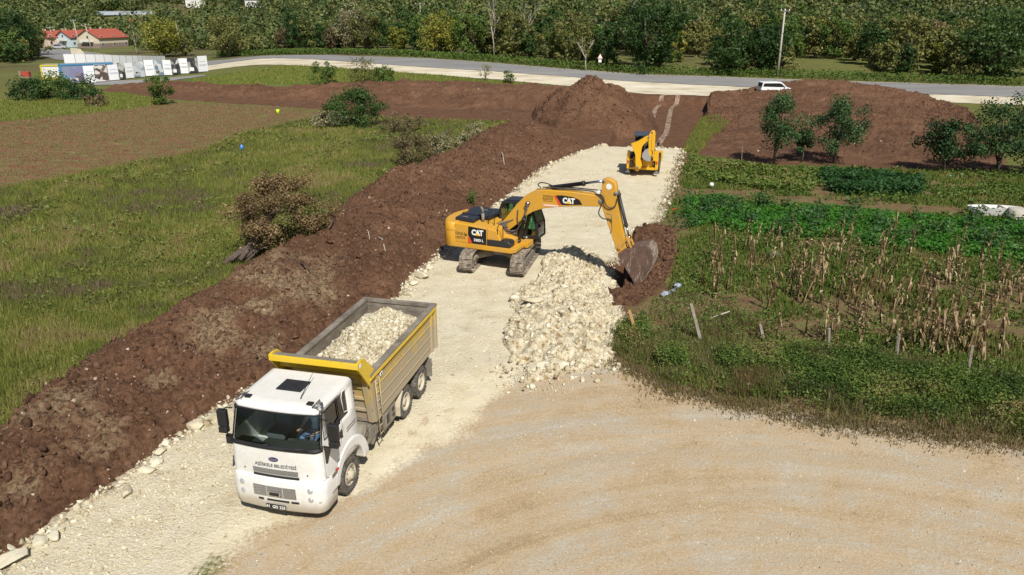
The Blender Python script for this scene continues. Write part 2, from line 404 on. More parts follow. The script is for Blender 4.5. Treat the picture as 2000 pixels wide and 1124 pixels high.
edge = lambda z, w=.16: t.ramp(t.math('ADD', z, t.math('MULTIPLY', t.math('SUBTRACT', nF, .5), .9)), [(.5-w/2, 0), (.5+w/2, 1)])
mid = t.math('ADD', t.math('MULTIPLY', nM, .5), t.math('MULTIPLY', nF, .5))
# meadow
c = t.mix(nL, t.ramp(mid, [(.34, (.07, .075, .022)), (.47, (.13, .135, .035)), (.6, (.17, .165, .05)), (.75, (.21, .165, .09))]), t.ramp(mid, [(.36, (.09, .075, .045)), (.5, (.13, .14, .04)), (.66, (.17, .18, .045)), (.78, (.22, .20, .08))]))
far = t.n('SeparateXYZ'); t.l(t.co(), far.inputs[0]); fm = t.n('MapRange'); fm.inputs[1].default_value = 105; fm.inputs[2].default_value = 170; t.l(far.outputs[1], fm.inputs[0])
c = t.mix(fm.outputs[0], c, t.ramp(t.math('ADD', t.math('MULTIPLY', t.noise(.045, 6, .65), .7), t.math('MULTIPLY', nM, .3)), [(.36, (.075, .06, .035)), (.46, (.12, .105, .05)), (.53, (.12, .135, .04)), (.62, (.15, .155, .06)), (.7, (.20, .15, .10))]))
# tilled stripe with young weeds
til = t.ramp(t.math('ADD', t.math('MULTIPLY', t.noise(1.3, 7, .75, stretch=(.45, 1.5, 1)), .75), t.math('MULTIPLY', nF, .25)), [(.38, (.11, .045, .03)), (.46, (.22, .095, .062)), (.50, (.24, .125, .08)), (.53, (.13, .135, .045)), (.57, (.17, .17, .055)), (.64, (.32, .24, .15))])
c = t.mix(edge(sb.outputs[0], .5), c, til)
lush = t.ramp(mid, [(.35, (.04, .075, .012)), (.5, (.075, .145, .02)), (.65, (.12, .185, .03)), (.8, (.16, .19, .05))])
c = t.mix(edge(sb.outputs[1], .4), c, lush)
gar = t.ramp(t.math('ADD', t.math('MULTIPLY', nM, .55), t.math('MULTIPLY', nF, .45)), [(.34, (.085, .045, .03)), (.45, (.16, .095, .055)), (.53, (.17, .135, .06)), (.62, (.12, .135, .04)), (.76, (.24, .18, .10))])
c = t.mix(edge(sb.outputs[2], .4), c, gar)
soil = t.ramp(t.math('ADD', t.math('MULTIPLY', nM, .4), t.math('MULTIPLY', nF, .6)), [(.32, (.052, .027, .016)), (.47, (.116, .059, .034)), (.6, (.17, .094, .056)), (.76, (.22, .14, .095))])
c = t.mix(edge(sa.outputs[2], .2), c, soil)
# gravel yard: tan fines with grey-white chippings swept in arcs
cc = at(2250, 2600, 0); vm = t.n('VectorMath', operation='DISTANCE'); t.l(t.co(), vm.inputs[0]); vm.inputs[1].default_value = (cc[0], cc[1], 0)
cb = t.n('CombineXYZ'); t.l(vm.outputs['Value'], cb.inputs[0]); t.l(t.math('MULTIPLY', nL, .8), cb.inputs[1])
arc = t.noise(1.6, 8, .7, vec=cb.outputs[0], dist=.3); pat = t.noise(.36, 8, .68, dist=1.2)
gv = t.ramp(t.math('ADD', t.math('ADD', t.math('MULTIPLY', arc, .38), t.math('MULTIPLY', pat, .38)), t.math('MULTIPLY', nF, .24)), [(.38, (.33, .23, .13)), (.45, (.41, .305, .18)), (.495, (.44, .34, .22)), (.54, (.415, .35, .255)), (.60, (.46, .42, .345))])
nY = t.noise(22, 4, .75)
gv = t.mix(t.ramp(nY, [(.56, 0), (.62, .5)]), gv, (.56, .52, .44)); gv = t.mix(t.ramp(nY, [(.38, .5), (.46, 0)]), gv, (.235, .18, .12)); gv = t.mix(t.ramp(t.noise(7, 3, .8), [(.66, 0), (.70, .8)]), gv, (.64, .61, .55)); gv = t.mix(t.ramp(t.noise(6.2, 3, .8, dist=.4), [(.30, .8), (.34, 0)]), gv, (.20, .15, .10))
gv = t.mix(t.ramp(nM, [(.66, 0), (.76, .6)]), gv, (.26, .19, .11))
c = t.mix(edge(sa.outputs[1], .35), c, gv)
rk = t.ramp(t.math('ADD', t.math('MULTIPLY', pat, .35), t.math('ADD', t.math('MULTIPLY', nM, .3), t.math('MULTIPLY', nF, .35))), [(.34, (.46, .37, .22)), (.46, (.61, .54, .385)), (.58, (.69, .63, .48)), (.72, (.74, .70, .59))])
rk = t.mix(t.ramp(nX, [(.34, .45), (.44, 0)]), rk, (.36, .29, .19))
rk = t.mix(t.ramp(t.noise(.5, 8, .7, dist=1), [(.62, 0), (.69, .55)]), rk, (.28, .16, .10))
c = t.mix(edge(sa.outputs[0], .3), c, rk)
t.set('Base Color', c); t.set('Roughness', .95); t.set('Specular IOR Level', .12)
vs = t.vor(16); t.bump(t.math('ADD', t.math('ADD', t.math('MULTIPLY', nF, .6), t.math('MULTIPLY', nX, .22)), t.math('MULTIPLY', vs, .22)), .085)
bn = [n_ for n_ in t.t.nodes if n_.type == 'BUMP'][0]; gs = t.math('SUBTRACT', 1, t.math('MULTIPLY', sa.outputs[1], .72)); t.l(gs, bn.inputs['Strength'])
M['ground'] = t.m
g = gridmesh('ground', GX, GY, GZ, M['ground'], cols={'za': A, 'zb': B}); g['kind'] = 'structure'

# ---------------------------------------------------------------- roads: sheets following the land
def resample(P, n):
    P = [Vector((p[0], p[1])) for p in P]; L = [0]
    for a, b in zip(P, P[1:]): L.append(L[-1]+(b-a).length)
    out = []
    for k in range(n):
        s = L[-1]*k/(n-1); i = max(j for j in range(len(L)) if L[j] <= s+1e-9); i = min(i, len(P)-2)
        out.append(P[i].lerp(P[i+1], (s-L[i])/((L[i+1]-L[i]) or 1)))
    P = np.array([(v.x, v.y) for v in out])
    for _ in range(max(2, n//22)): P[1:-1] = (P[:-2]+2*P[1:-1]+P[2:])/4
    return P
def strip(name, far, near, mat, lift, n=160, m=14, rag=0):
    a = resample([at(*p) for p in far], n); b = resample([at(*p) for p in near], n)
    s = np.linspace(0, 1, m)[None, :, None]
    P = a[:, None]*(1-s)+b[:, None]*s
    X, Y = P[..., 0].copy(), P[..., 1].copy()
    if rag:
        w = rag*(fbm(X[:, -1]*.6, Y[:, -1]*.6, 4, 8)-.5); Y[:, -1] += w; w = rag*(fbm(X[:, 0]*.6, Y[:, 0]*.6, 4, 18)-.5); Y[:, 0] += w
    U = np.broadcast_to(s[..., 0], X.shape)
    o = gridmesh(name, X, Y, ground_h(X, Y)*1.0+lift, mat, attrs={'across': ('POINT', U.ravel())}); o['kind'] = 'structure'; return o
t = NT('asphalt'); n = t.noise(.35, 6, .6, stretch=(.2, 1, 1)); nf = t.noise(6, 4); u = t.attr('across')
ac = t.mix(t.math('MULTIPLY', nf, .5), t.ramp(n, [(.35, (.17, .165, .165)), (.55, (.23, .225, .22)), (.7, (.28, .27, .255))]), (.25, .245, .24))
ac = t.mix(t.ramp(u, [(.0, .9), (.06, 0)]), ac, (.42, .36, .27)); ac = t.mix(t.ramp(t.math('ABSOLUTE', t.math('SUBTRACT', u, .52)), [(.0, .45), (.02, 0)]), ac, (.09, .09, .09))
t.set('Base Color', ac); t.set('Roughness', .8); M['asphalt'] = t.m
t = NT('road_verge_chippings'); n = t.noise(.5, 8, .65, stretch=(.4, 1, 1)); t.set('Base Color', t.ramp(n, [(.33, (.38, .31, .20)), (.5, (.56, .50, .37)), (.66, (.66, .61, .49))])); t.set('Roughness', .95); t.bump(t.noise(8, 5), .05); M['verge'] = t.m
ROAD_F = [(60, 92), (120, 97), (175, 103), (250, 113), (330, 121), (400, 122), (450, 117), (500, 111), (600, 109), (700, 111), (800, 114), (969, 125), (1137, 139), (1250, 147), (1400, 151), (1512, 156), (1700, 162), (2000, 171), (2500, 188)]
ROAD_N = [(60, 104), (110, 118), (165, 122), (250, 128), (330, 132), (390, 132), (450, 123), (500, 115.5), (600, 117), (700, 123), (800, 131), (969, 141), (1137, 154), (1250, 162), (1400, 169), (1512, 174), (1700, 182), (2000, 192), (2500, 212)]
VERGE_N = [(380, 141), (450, 133), (500, 127), (600, 130), (700, 137), (800, 144), (969, 156), (1137, 172), (1250, 185), (1400, 189), (1512, 193), (1700, 198), (2000, 206), (2500, 228)]
VERGE_F = [(385, 129), (450, 121), (500, 114), (600, 115), (700, 121), (800, 129), (969, 139), (1137, 152), (1250, 160), (1400, 167), (1512, 172), (1700, 180), (2000, 190), (2500, 210)]
strip('road_verge', VERGE_F, VERGE_N, M['verge'], .05, rag=1.2)
strip('road', ROAD_F, ROAD_N, M['asphalt'], .10, n=220)
strip('path', [(178, 160), (260, 158), (330, 153), (400, 147)], [(178, 168), (260, 166), (330, 159), (400, 150)], M['asphalt'], .06, n=40, rag=.6)
t = NT('dry_rut_soil'); n = t.noise(2, 6, .7); t.set('Base Color', t.ramp(n, [(.38, (.10, .05, .035)), (.5, (.24, .16, .11)), (.62, (.36, .28, .2))])); t.set('Roughness', .95); t.bump(n, .08); M['rut'] = t.m
for pts in ([(1292, 187), (1276, 200), (1270, 220), (1264, 242), (1236, 272)], [(1322, 187), (1307, 200), (1302, 220), (1297, 245), (1272, 276)]):
    strip('wheel_rut', [(x, y) for x, y in pts], [(x+8+(y-187)*.05, y+1) for x, y in pts], M['rut'], .13, n=60, m=6, rag=.25)
strip('village_verge', [(137, 96), (148, 96), (157, 97)], [(142, 116), (158, 116), (174, 116)], M['verge'], .16, n=20)

# ---------------------------------------------------------------- earth banks and heaps
def heap(name, near, far, prof, hc, label, n=400, rag=0, m=60, amp=.25, sub=None, mat='soil', sink=.25, cl=None, kind=None, cat='earth bank', seed=0, ends=.06):
    """long heap between its near and far foot lines; prof: cross section s->0..1; hc: crest height along t"""
    a = resample([at(*p, z=0) if cl is None else at(*p) for p in near], n); b = resample([at(*p, z=0) if cl is None else at(*p) for p in far], n)
    if rag: a = a+rag*(np.stack([fbm(a[:, 0]*.7, a[:, 1]*.7, 3, 5), fbm(a[:, 0]*.7, a[:, 1]*.7, 3, 6)], 1)-.5); b = b+rag*(np.stack([fbm(b[:, 0]*.7, b[:, 1]*.7, 3, 7), fbm(b[:, 0]*.7, b[:, 1]*.7, 3, 8)], 1)-.5)
    s = np.linspace(0, 1, m)[None, :]; tt = np.linspace(0, 1, n)[:, None]
    X = a[:, :1]*(1-s)+b[:, :1]*s; Y = a[:, 1:]*(1-s)+b[:, 1:]*s
    hh = np.interp(tt[:, 0], np.linspace(0, 1, len(hc)), hc)[:, None]
    pr = np.interp(s[0], [p[0] for p in prof], [p[1] for p in prof])[None, :]
    pr = pr*np.minimum(1, np.minimum(tt, 1-tt)/ends)**.7
    lump = 1+1.1*(fbm(X*.28, Y*.28, 3, 40+seed)-.5)
    env = np.clip(pr*6, 0, 1)
    N1 = fbm(X*.8, Y*.8, 4, 50+seed); N2 = fbm(X*3.2, Y*3.2, 4, 60+seed, .6)
    ridge = 1-np.abs(2*N2-1)
    N3 = fbm(X*1.5, Y*1.5, 3, 65+seed, .6)
    Z = base_h(X, Y)+hh*pr*lump+env*(amp*1.6*(N1-.5)+amp*.8*(ridge-.75)+amp*.9*(.3-np.abs(2*N3-1)))-sink*(1-np.clip(pr*9, 0, 1))
    X = X+env*amp*.5*(fbm(X*2.3, Y*2.3, 3, 70)-.5); Y = Y+env*amp*.5*(fbm(X*2.3, Y*2.3, 3, 80)-.5)
    sb = np.zeros_like(X)
    if sub:
        for (px, py, r) in sub:
            q = at(px, py, .6); sb = np.maximum(sb, 1-ss(.15, 1.1, np.hypot(X-q[0], (Y-q[1])*.8)/(r*1.25)+2.6*(fbm(X*.9, Y*.9, 4, 97)-.5)))
    o = gridmesh(name, X, Y, Z, M[mat], attrs={'sub': ('POINT', sb.ravel())}); tag(o, label, cat, kind=kind)
    return X, Y, Z
PR = [(0, 0), (.06, .12), (.22, .42), (.45, .8), (.62, 1), (.78, .86), (.9, .4), (1, 0)]
HEAPS = []
HEAPS.append(heap('earth_bank', [(-130, 1190), (0, 1100), (60, 1062), (150, 990), (240, 940), (320, 870), (430, 792), (600, 700), (786, 588), (800, 545), (868, 490), (1008, 370), (1078, 316), (1165, 282)],
    [(-130, 905), (0, 850), (60, 795), (140, 730), (250, 660), (400, 575), (470, 528), (560, 485), (640, 428), (720, 368), (800, 338), (880, 305), (960, 268), (1010, 246)], PR,
    [.9, 1.0, 1.0, 1.05, 1.2, 1.3, 1.35, 1.3, 1.3, 1.45, 1.4, 1.5, 1.5, 1.2],
    'long bank of red-brown spoil running along the left side of the white stone road', n=700, m=90, amp=.42,
    sub=[(560, 570, 1.9), (510, 560, 1.5), (600, 580, 1.3), (430, 655, 1.1), (90, 800, 1.0), (150, 790, .7), (300, 735, .7), (500, 665, .8), (560, 540, .8), (160, 850, .6), (20, 950, .6)]))
HEAPS.append(heap('earth_bank', [(200, 182), (330, 196), (500, 206), (640, 214), (760, 228), (900, 250), (1000, 252), (1100, 262), (1180, 262)],
    [(230, 172), (340, 173), (450, 181), (500, 184), (640, 184), (780, 180), (900, 180), (1010, 183), (1100, 184), (1200, 200)], [(0, 0), (.25, .03), (.4, .12), (.6, .75), (.75, 1), (.88, .75), (1, 0)],
    [.15, .4, .7, .9, 1.15, 1.3, 1.4, 1.4, 1.2],
    'low ridge of dark spoil crossing the site in front of the far road verge', n=420, m=60, amp=.4, seed=7))
def mound(name, cx, cy, rx, ry, h, label, peaks=(), n=150, m=90, amp=.4, seed=0, mat='soil'):
    c = at(cx, cy); a = np.linspace(0, 2*math.pi, n)[:, None]; r = np.linspace(1, 0, m)[None, :]
    rr = r*(1+.28*(fbm(2+2*np.cos(a), 2+2*np.sin(a), 3, seed)-.5))
    X = c.x+rx*rr*np.cos(a); Y = c.y+ry*rr*np.sin(a); N1 = fbm(X*.6, Y*.6, 4, 50+seed); N2 = fbm(X*2.6, Y*2.6, 4, 60+seed, .6)
    pr = np.clip(1-r, 0, 1)+0*a; pr = pr**.85*(1-.12*pr)
    for (dx, dy, k, w) in peaks: pr = pr+k*np.exp(-((X-c.x-dx)**2+(Y-c.y-dy)**2)/w**2)*np.clip(pr*4, 0, 1)
    env = np.clip(pr*5, 0, 1); Z = base_h(X, Y)+h*pr+env*(amp*2.2*(N1-.5)+amp*.9*(.25-np.abs(2*N2-1)))-1.0*(1-np.clip(pr*6, 0, 1))
    o = gridmesh(name, X, Y, Z, M[mat], attrs={'sub': ('POINT', np.zeros(X.size))}); tag(o, label, 'earth mound'); return X, Y, Z
HEAPS.append(mound('earth_mound', 1154, 234, 7.2, 8.2, 4.2, 'tall pointed mound of dark spoil left of the rutted ramp, by the road', [(.3, 1, .22, 1.6), (3.2, -1, .22, 2.0), (-3.6, 0, .18, 2.2), (1.8, -3, .12, 1.5)], seed=13, amp=.6))
HEAPS.append(heap('earth_mound', [(1385, 245), (1370, 280), (1350, 302), (1500, 322), (1700, 330), (1900, 338), (1965, 325), (1930, 290)], [(1380, 200), (1390, 189), (1430, 186), (1530, 178), (1680, 183), (1800, 192), (1880, 215), (1915, 240)],
    [(0, 0), (.1, .10), (.4, .26), (.7, .48), (.8, .72), (.88, 1), (.95, .75), (1, 0)], [.15, .25, .3, .65, 1.4, 1.3, .95, .5, .6, .35, .2],
    'broad red-brown spoil mound sloping down to the vegetable garden', n=420, m=120, amp=.42, seed=23, ends=.08, cat='earth mound'))
HEAPS.append(heap('earth_heap', [(1205, 600), (1250, 585), (1295, 550), (1322, 500)], [(1238, 452), (1262, 446), (1296, 448), (1318, 470)], [(0, 0), (.12, .35), (.3, .12), (.55, .2), (.8, 1), (.92, .7), (1, 0)], [.3, .55, .6, .4],
    'fresh dark clods of soil dug up around the excavator bucket', n=110, m=90, amp=.34, seed=33, cat='earth heap'))
HEAPS.append(heap('earth_heap', [(1185, 600), (1235, 600), (1285, 560), (1300, 545)], [(1182, 565), (1215, 572), (1255, 568), (1300, 530)], [(0, 0), (.3, .7), (.6, 1), (.85, .5), (1, 0)], [.35, .45, .35, .3],
    'low rim of dark soil in front of the dug pit', n=80, m=26, amp=.22, seed=43, cat='earth heap', ends=.15))
# ---------------------------------------------------------------- stones
rs = np.random.RandomState(11)
def icos(sub, seed, rough=.22, flat=.75, cuts=5):
    bm = bmesh.new(); bmesh.ops.create_icosphere(bm, subdivisions=sub, radius=1); r = random.Random(seed)
    for v in bm.verts: v.co *= 1+r.uniform(-rough, rough)*(.5 if sub > 1 else 1)
    for _ in range(cuts):
        n = Vector((r.gauss(0, 1), r.gauss(0, 1), r.gauss(0, 1))).normalized(); k = r.uniform(.38, .7)
        for v in bm.verts:
            e = v.co.dot(n)-k
            if e > 0: v.co -= n*e
    for v in bm.verts: v.co.x *= r.uniform(.95, 1.05); v.co.z *= flat
    V = np.array([v.co[:] for v in bm.verts]); Fc = np.array([[v.index for v in f.verts] for f in bm.faces]); bm.free(); return V, Fc
SMALL = [icos(1, k, .12, .62, 7) for k in range(8)]; BIG = [icos(3, k+50, .05, .66, 12) for k in range(5)]; TINY = [(np.array([(1, 0, 0), (-.5, .9, .1), (-.6, -.8, 0), (0, 0, .8)])*1.0, np.array([(0, 1, 3), (1, 2, 3), (2, 0, 3)]))]
def rotm(n):
    q = rs.randn(n, 4); q /= np.linalg.norm(q, axis=1)[:, None]; w, x, y, z = q.T
    return np.stack([1-2*(y*y+z*z), 2*(x*y-z*w), 2*(x*z+y*w), 2*(x*y+z*w), 1-2*(x*x+z*z), 2*(y*z-x*w), 2*(x*z-y*w), 2*(y*z+x*w), 1-2*(x*x+y*y)], 1).reshape(n, 3, 3)
def stones(name, P, S, mat, lib=SMALL, label=None, cat=None, kind='stuff', spin=True, parent=None):
    P = np.asarray(P, float); S = np.asarray(S, float); n = len(P); Vs = []; Fs = []; vals = []; o = 0; pick = rs.randint(0, len(lib), n)
    for k, (bv, bf) in enumerate(lib):
        i = np.where(pick == k)[0]
        if not len(i): continue
        sc = S[i][:, None]*rs.uniform(.65, 1.2, (len(i), 3))
        v = bv[None]*sc[:, None]
        if spin: v = np.einsum('nij,nkj->nki', rotm(len(i)), v)
        v = v+P[i][:, None]
        Vs.append(v.reshape(-1, 3)); Fs.append((bf[None]+np.arange(len(i))[:, None, None]*len(bv)+o).reshape(-1, bf.shape[1])); o += len(i)*len(bv)
        vals.append(np.repeat(rs.rand(len(i)), len(bf)))
    ob = npmesh(name, np.concatenate(Vs), np.concatenate(Fs), mat, {'v': ('FACE', np.concatenate(vals))}, parent=parent)
    return tag(ob, label, cat, kind=kind)
def sample_poly(P, n):
    lo, hi = P.min(0), P.max(0); out = []
    while len(out) < n:
        q = rs.uniform(lo, hi, (n*2, 2)); out += list(q[inside(P, q[:, 0], q[:, 1])])
    return np.array(out[:n])
def on(q, dz=0): return np.c_[q, ground_h(q[:, 0], q[:, 1])+dz]
def along(pts, n, w=.3):
    L = resample([at(*p, z=0) for p in pts], 400); i = rs.randint(0, 399, n); u = rs.rand(n, 1)
    return L[i]*(1-u)+L[i+1]*u+rs.normal(0, w, (n, 2))
# rubble pile in the middle of the road
rub = heap('rubble_pile', [(1085, 492), (1050, 530), (1012, 575), (985, 640), (978, 700), (1010, 742)], [(1150, 488), (1180, 525), (1203, 580), (1222, 632), (1195, 690), (1130, 735)],
    [(0, 0), (.08, .25), (.3, .78), (.5, 1), (.7, .82), (.9, .3), (1, 0)], [.10, .24, .38, .42, .34, .25], 'pile of broken pale limestone rubble tipped between excavator and gravel yard', n=150, m=100, amp=.42, rag=1.8, mat='rubble', seed=77, ends=.12, cat='rubble pile')
X, Y, Z = rub
def on_heap(H, n, trim=.03, dz=0):
    X, Y, Z = H; a = rs.uniform(trim, 1-trim, n)*(X.shape[0]-1); b = rs.uniform(trim, 1-trim, n)*(X.shape[1]-1); a = a.astype(int); b = b.astype(int)
    return np.stack([X[a, b], Y[a, b], Z[a, b]+dz], 1)
p = on_heap(rub, 9500, dz=-.02); stones('rubble_stones', p, np.clip(rs.lognormal(-3.3, .65, len(p)), .018, .26), M['stone'], label='loose pale stones covering the limestone rubble pile', cat='rubble')
q = along([(975, 735), (1000, 745), (1060, 745), (1140, 735), (1190, 700)], 150, .45); stones('rubble_fringe', on(q, .03), np.clip(rs.lognormal(-2.6, .5, len(q)), .03, .2), M['stone'], label='pale stones strewn at the near foot of the rubble pile', cat='rubble')
q = along([(1000, 722), (1060, 728), (1130, 715), (1195, 680)], 110, .45); stones('rubble_soil', on(q, .12), np.clip(rs.lognormal(-3.0, .5, len(q)), .02, .12), M['dirtstone'], label='brown dirty lumps mixed into the near foot of the rubble pile', cat='soil clods')
EDGE_L = [(-40, 1130), (0, 1102), (60, 1066), (150, 996), (240, 944), (320, 878), (430, 803), (600, 705), (790, 582), (800, 548), (870, 493), (1010, 372), (1080, 320), (1180, 283), (1335, 292)]
EDGE_R = [(1335, 294), (1318, 350), (1288, 432), (1225, 457), (1192, 520), (1195, 580), (1215, 620)]
q = np.r_[along(EDGE_L, 2600, .22), along(EDGE_R, 800, .18)]; stones('edge_stones', on(q, .01), np.clip(rs.lognormal(-2.9, .6, len(q)), .035, .24), M['stone'], label='pale stones crumbling along both edges of the white road', cat='stones')
q = np.r_[sample_poly(ZR, 9000), along([(60, 1150), (240, 1010), (430, 900), (560, 860)], 3500, 1.1)]; q = q[np.hypot(q[:, 0], q[:, 1]) < 62]; stones('road_stones', on(q, -.005), np.clip(rs.lognormal(-3.5, .5, len(q)), .015, .11), M['stone'], label='small crushed stones bedded in the white road surface', cat='stones')
q = sample_poly(np.array([at(*k, z=0)[:2] for k in [(300, 1180), (500, 1050), (750, 860), (1000, 735), (1190, 695), (1450, 790), (1900, 855), (2080, 900), (2150, 1200)]]), 14000)
q = q[fbm(q[:, 0]*.5, q[:, 1]*.5, 4, 91) > rs.uniform(.3, .62, len(q))]
stones('gravel_chippings', on(q, .0), np.clip(rs.lognormal(-4.15, .45, len(q)), .009, .05), stonemat('grey_chipping', [(.25, (.34, .27, .19)), (.5, (.5, .45, .37)), (.8, (.62, .59, .53))], .0), lib=SMALL[:2]+TINY, label='loose grey and tan chippings over the gravel yard', cat='gravel')
for nm, H, n, mu, dirt in (('a', HEAPS[0], 11000, -2.65, 1), ('b', HEAPS[1], 1600, -2.3, 1), ('c', HEAPS[2], 1400, -2.1, 1), ('d', HEAPS[3], 2400, -2.3, 1), ('e', HEAPS[4], 1400, -2.5, 1), ('f', HEAPS[5], 400, -2.6, 1)):
    p = on_heap(H, n, .02, -.01); w = {'a': 'long left spoil bank', 'b': 'low rear spoil ridge', 'c': 'tall pointed spoil mound', 'd': 'broad spoil mound beside the garden', 'e': 'heap dug up around the bucket', 'f': 'low rim in front of the pit'}[nm]
    stones('soil_clods', p, np.clip(rs.lognormal(mu, .5, n), .025, .21), M['clod'], label='dark soil clods scattered over the '+w, cat='soil clods')
for H, n, mu, w in ((HEAPS[0], 900, -3.2, 'long left spoil bank'), (HEAPS[3], 90, -2.5, 'broad spoil mound beside the garden'), (HEAPS[1], 60, -2.6, 'low rear spoil ridge')):
    p = on_heap(H, n, .02, .0); stones('bank_stones', p, np.clip(rs.lognormal(mu, .5, n), .02, .22), M['dirtstone'], label='dusty stones strewn over the '+w, cat='stones')
q = along(EDGE_L, 120, .2); stones('edge_blocks', on(q, .02), rs.uniform(.10, .22, len(q)), M['stone'], lib=BIG[:3], label='fist to bucket sized pale blocks along the left road edge', cat='stones')
# the few big blocks one can pick out
def boulder(px, py, r, label, squash=1, z=None, lift=.3, cat='boulder', group='large pale boulders beside the road'):
    v, f = BIG[len(bpy.data.objects) % 5]; P = at(px, py, z=0 if z is None else z); a = rs.uniform(0, 3); c, s = math.cos(a), math.sin(a)
    w = v*np.array([r*1.25, r*.9, r*squash]); w = np.c_[w[:, 0]*c-w[:, 1]*s, w[:, 0]*s+w[:, 1]*c, w[:, 2]]
    o = npmesh('boulder', w, f, M['stone'], {'v': ('FACE', np.full(len(f), rs.uniform(.4, .9)))}); o.location = (P.x, P.y, P.z+r*lift); return tag(o, label, cat, group)
for a in [(818, 542, .42, 'largest pale block on the road edge just left of the near excavator track'), (806, 556, .26, 'pale block directly below the largest one left of the excavator'), (838, 527, .24, 'pale block between the largest block and the near excavator track'),
          (383, 836, .30, 'big pale boulder on the road edge left of the truck cab'), (418, 818, .24, 'pale boulder beside the truck mirrors on the road edge'), (316, 884, .17, 'small upright block on the left road edge below the big boulder'),
          (284, 922, .22, 'rounded block on the left road edge halfway between cab and corner'), (246, 966, .24, 'flat grey slab on the left road edge in the lower left'), (80, 1062, .24, 'pale block near the lower left corner of the road'),
          (105, 1052, .20, 'pale block right beside its twin near the lower left corner'), (28, 1096, .36, 'long flat slab on the road edge nearest the photo corner', .5), (298, 903, .19, 'squat block between two larger ones on the left road edge')]: boulder(*a)
for a in [(1040, 592, .5, 'longest flat block lying on the left flank of the rubble pile', .5, .35), (1000, 650, .36, 'square block at the left foot of the rubble pile', .8, .1), (1037, 722, .28, 'round white block at the near foot of the rubble pile', .9, .1), (1064, 718, .26, 'white block right of the round one at the rubble pile foot', .8, .1),
          (1098, 716, .27, 'tan upright block at the lower right foot of the rubble pile', 1, .1), (1013, 622, .33, 'slanted slab above the square block on the rubble pile', .6, .2)]: boulder(*a, group='large blocks in the rubble pile')

# ---------------------------------------------------------------- green ground cover
def veg(name, Q, h, w, mat, label, cat='grass', blades=4, broad=0, lean=.45, hz=None, dz=0, vfn=None, far0=24, farp=.8, kind='stuff', spread=.12):
    """tufts at points Q: narrow triangular blades or (broad) leaf quads"""
    n = len(Q); Q = np.repeat(Q, blades, 0)+rs.normal(0, spread, (n*blades, 2)); n = len(Q)
    D = np.maximum(1, np.hypot(Q[:, 0], Q[:, 1])/far0)**farp
    z = (ground_h(Q[:, 0], Q[:, 1]) if hz is None else np.repeat(hz, blades))+dz
    v = np.clip(.53+1.1*(fbm(Q[:, 0]*.22, Q[:, 1]*.22, 3, 12)-.5)+.9*(fbm(Q[:, 0]*1.1, Q[:, 1]*1.1, 3, 14)-.5)+.45*(rs.rand(n)-.5), 0, 1) if vfn is None else vfn(Q)
    if broad:
        c = np.c_[Q, z+rs.uniform(.1, 1, n)*h]; s = (rs.uniform(.6, 1.3, n)*w*D)[:, None]
        a = rs.randn(n, 3); a[:, 2] *= .5; a /= np.linalg.norm(a, axis=1)[:, None]; b = np.cross(a, rs.randn(n, 3)+[0, 0, .8]); b /= np.linalg.norm(b, axis=1)[:, None]
        V = np.stack([c-a*s, c-b*s*.55, c+a*s, c+b*s*.55], 1).reshape(-1, 3); Fc = np.arange(n*4).reshape(-1, 4)
    else:
        hh = h*rs.uniform(.45, 1.25, n); ww = w*D*rs.uniform(.7, 1.3, n); an = rs.uniform(0, 6.283, n); l = rs.uniform(0, lean, n)*hh; g = rs.uniform(0, 6.283, n)
        d = np.c_[np.cos(an), np.sin(an)]*ww[:, None]
        V = np.stack([np.c_[Q-d, z-.02], np.c_[Q+d, z-.02], np.c_[Q+np.c_[np.cos(g), np.sin(g)]*l[:, None], z+hh]], 1).reshape(-1, 3); Fc = np.arange(n*3).reshape(-1, 3)
    o = npmesh(name, V, Fc, mat, {'v': ('FACE', v)}); return tag(o, label, cat, kind=kind)
def thin(q, d0, p=1.6): d = np.hypot(q[:, 0], q[:, 1]); return q[rs.rand(len(q)) < (d0/np.maximum(d, d0))**p]
M['grass'] = leafmat('meadow_grass', [(.21, .15, .11), (.16, .13, .065), (.135, .155, .038), (.165, .20, .040), (.22, .24, .05), (.29, .26, .08), (.28, .20, .11)], .25)
M['weed'] = leafmat('weed_leaves', [(.045, .08, .015), (.08, .14, .025), (.13, .19, .035), (.20, .19, .06), (.26, .17, .09)], .25)
M['dryweed'] = leafmat('dry_weeds', [(.13, .08, .05), (.20, .13, .075), (.16, .16, .05), (.30, .23, .13)], .2)
M['crop'] = leafmat('garden_crop', [(.015, .07, .010), (.035, .13, .015), (.06, .20, .022), (.11, .27, .04)], .3)
M['cropdark'] = leafmat('dark_crop', [(.012, .045, .012), (.025, .08, .02), (.05, .12, .035), (.09, .17, .06)], .25)
FIELD = poly([(-60, 860), (0, 850), (110, 760), (240, 670), (400, 585), (560, 480), (700, 380), (800, 330), (1000, 240), (760, 232), (640, 228), (480, 262), (400, 295), (0, 372), (-250, 430), (-250, 700)])
q = thin(sample_poly(FIELD, 240000), 24, 1.5)
veg('meadow_grass', q, .32, .013, M['grass'], 'tall mixed grass and weeds covering the meadow left of the spoil bank', blades=3, lean=.7)
q = thin(sample_poly(FIELD, 14000), 24, 1.2); q = q[fbm(q[:, 0]*.3, q[:, 1]*.3, 3, 66) > .56]
veg('meadow_weeds', q, .45, .055, M['weed'], 'leafy weeds in patches across the left meadow', 'weeds', blades=4, broad=1, vfn=lambda Q: .25+.5*rs.rand(len(Q)))
q = thin(sample_poly(ZT, 60000), 40, 1); q = q[(q[:, 0] > -90)]
veg('tilled_weeds', q, .12, .02, M['dryweed'], 'sparse young weeds on the tilled strip of the left field', 'weeds', blades=2, far0=30, vfn=lambda Q: .2+.6*rs.rand(len(Q)))
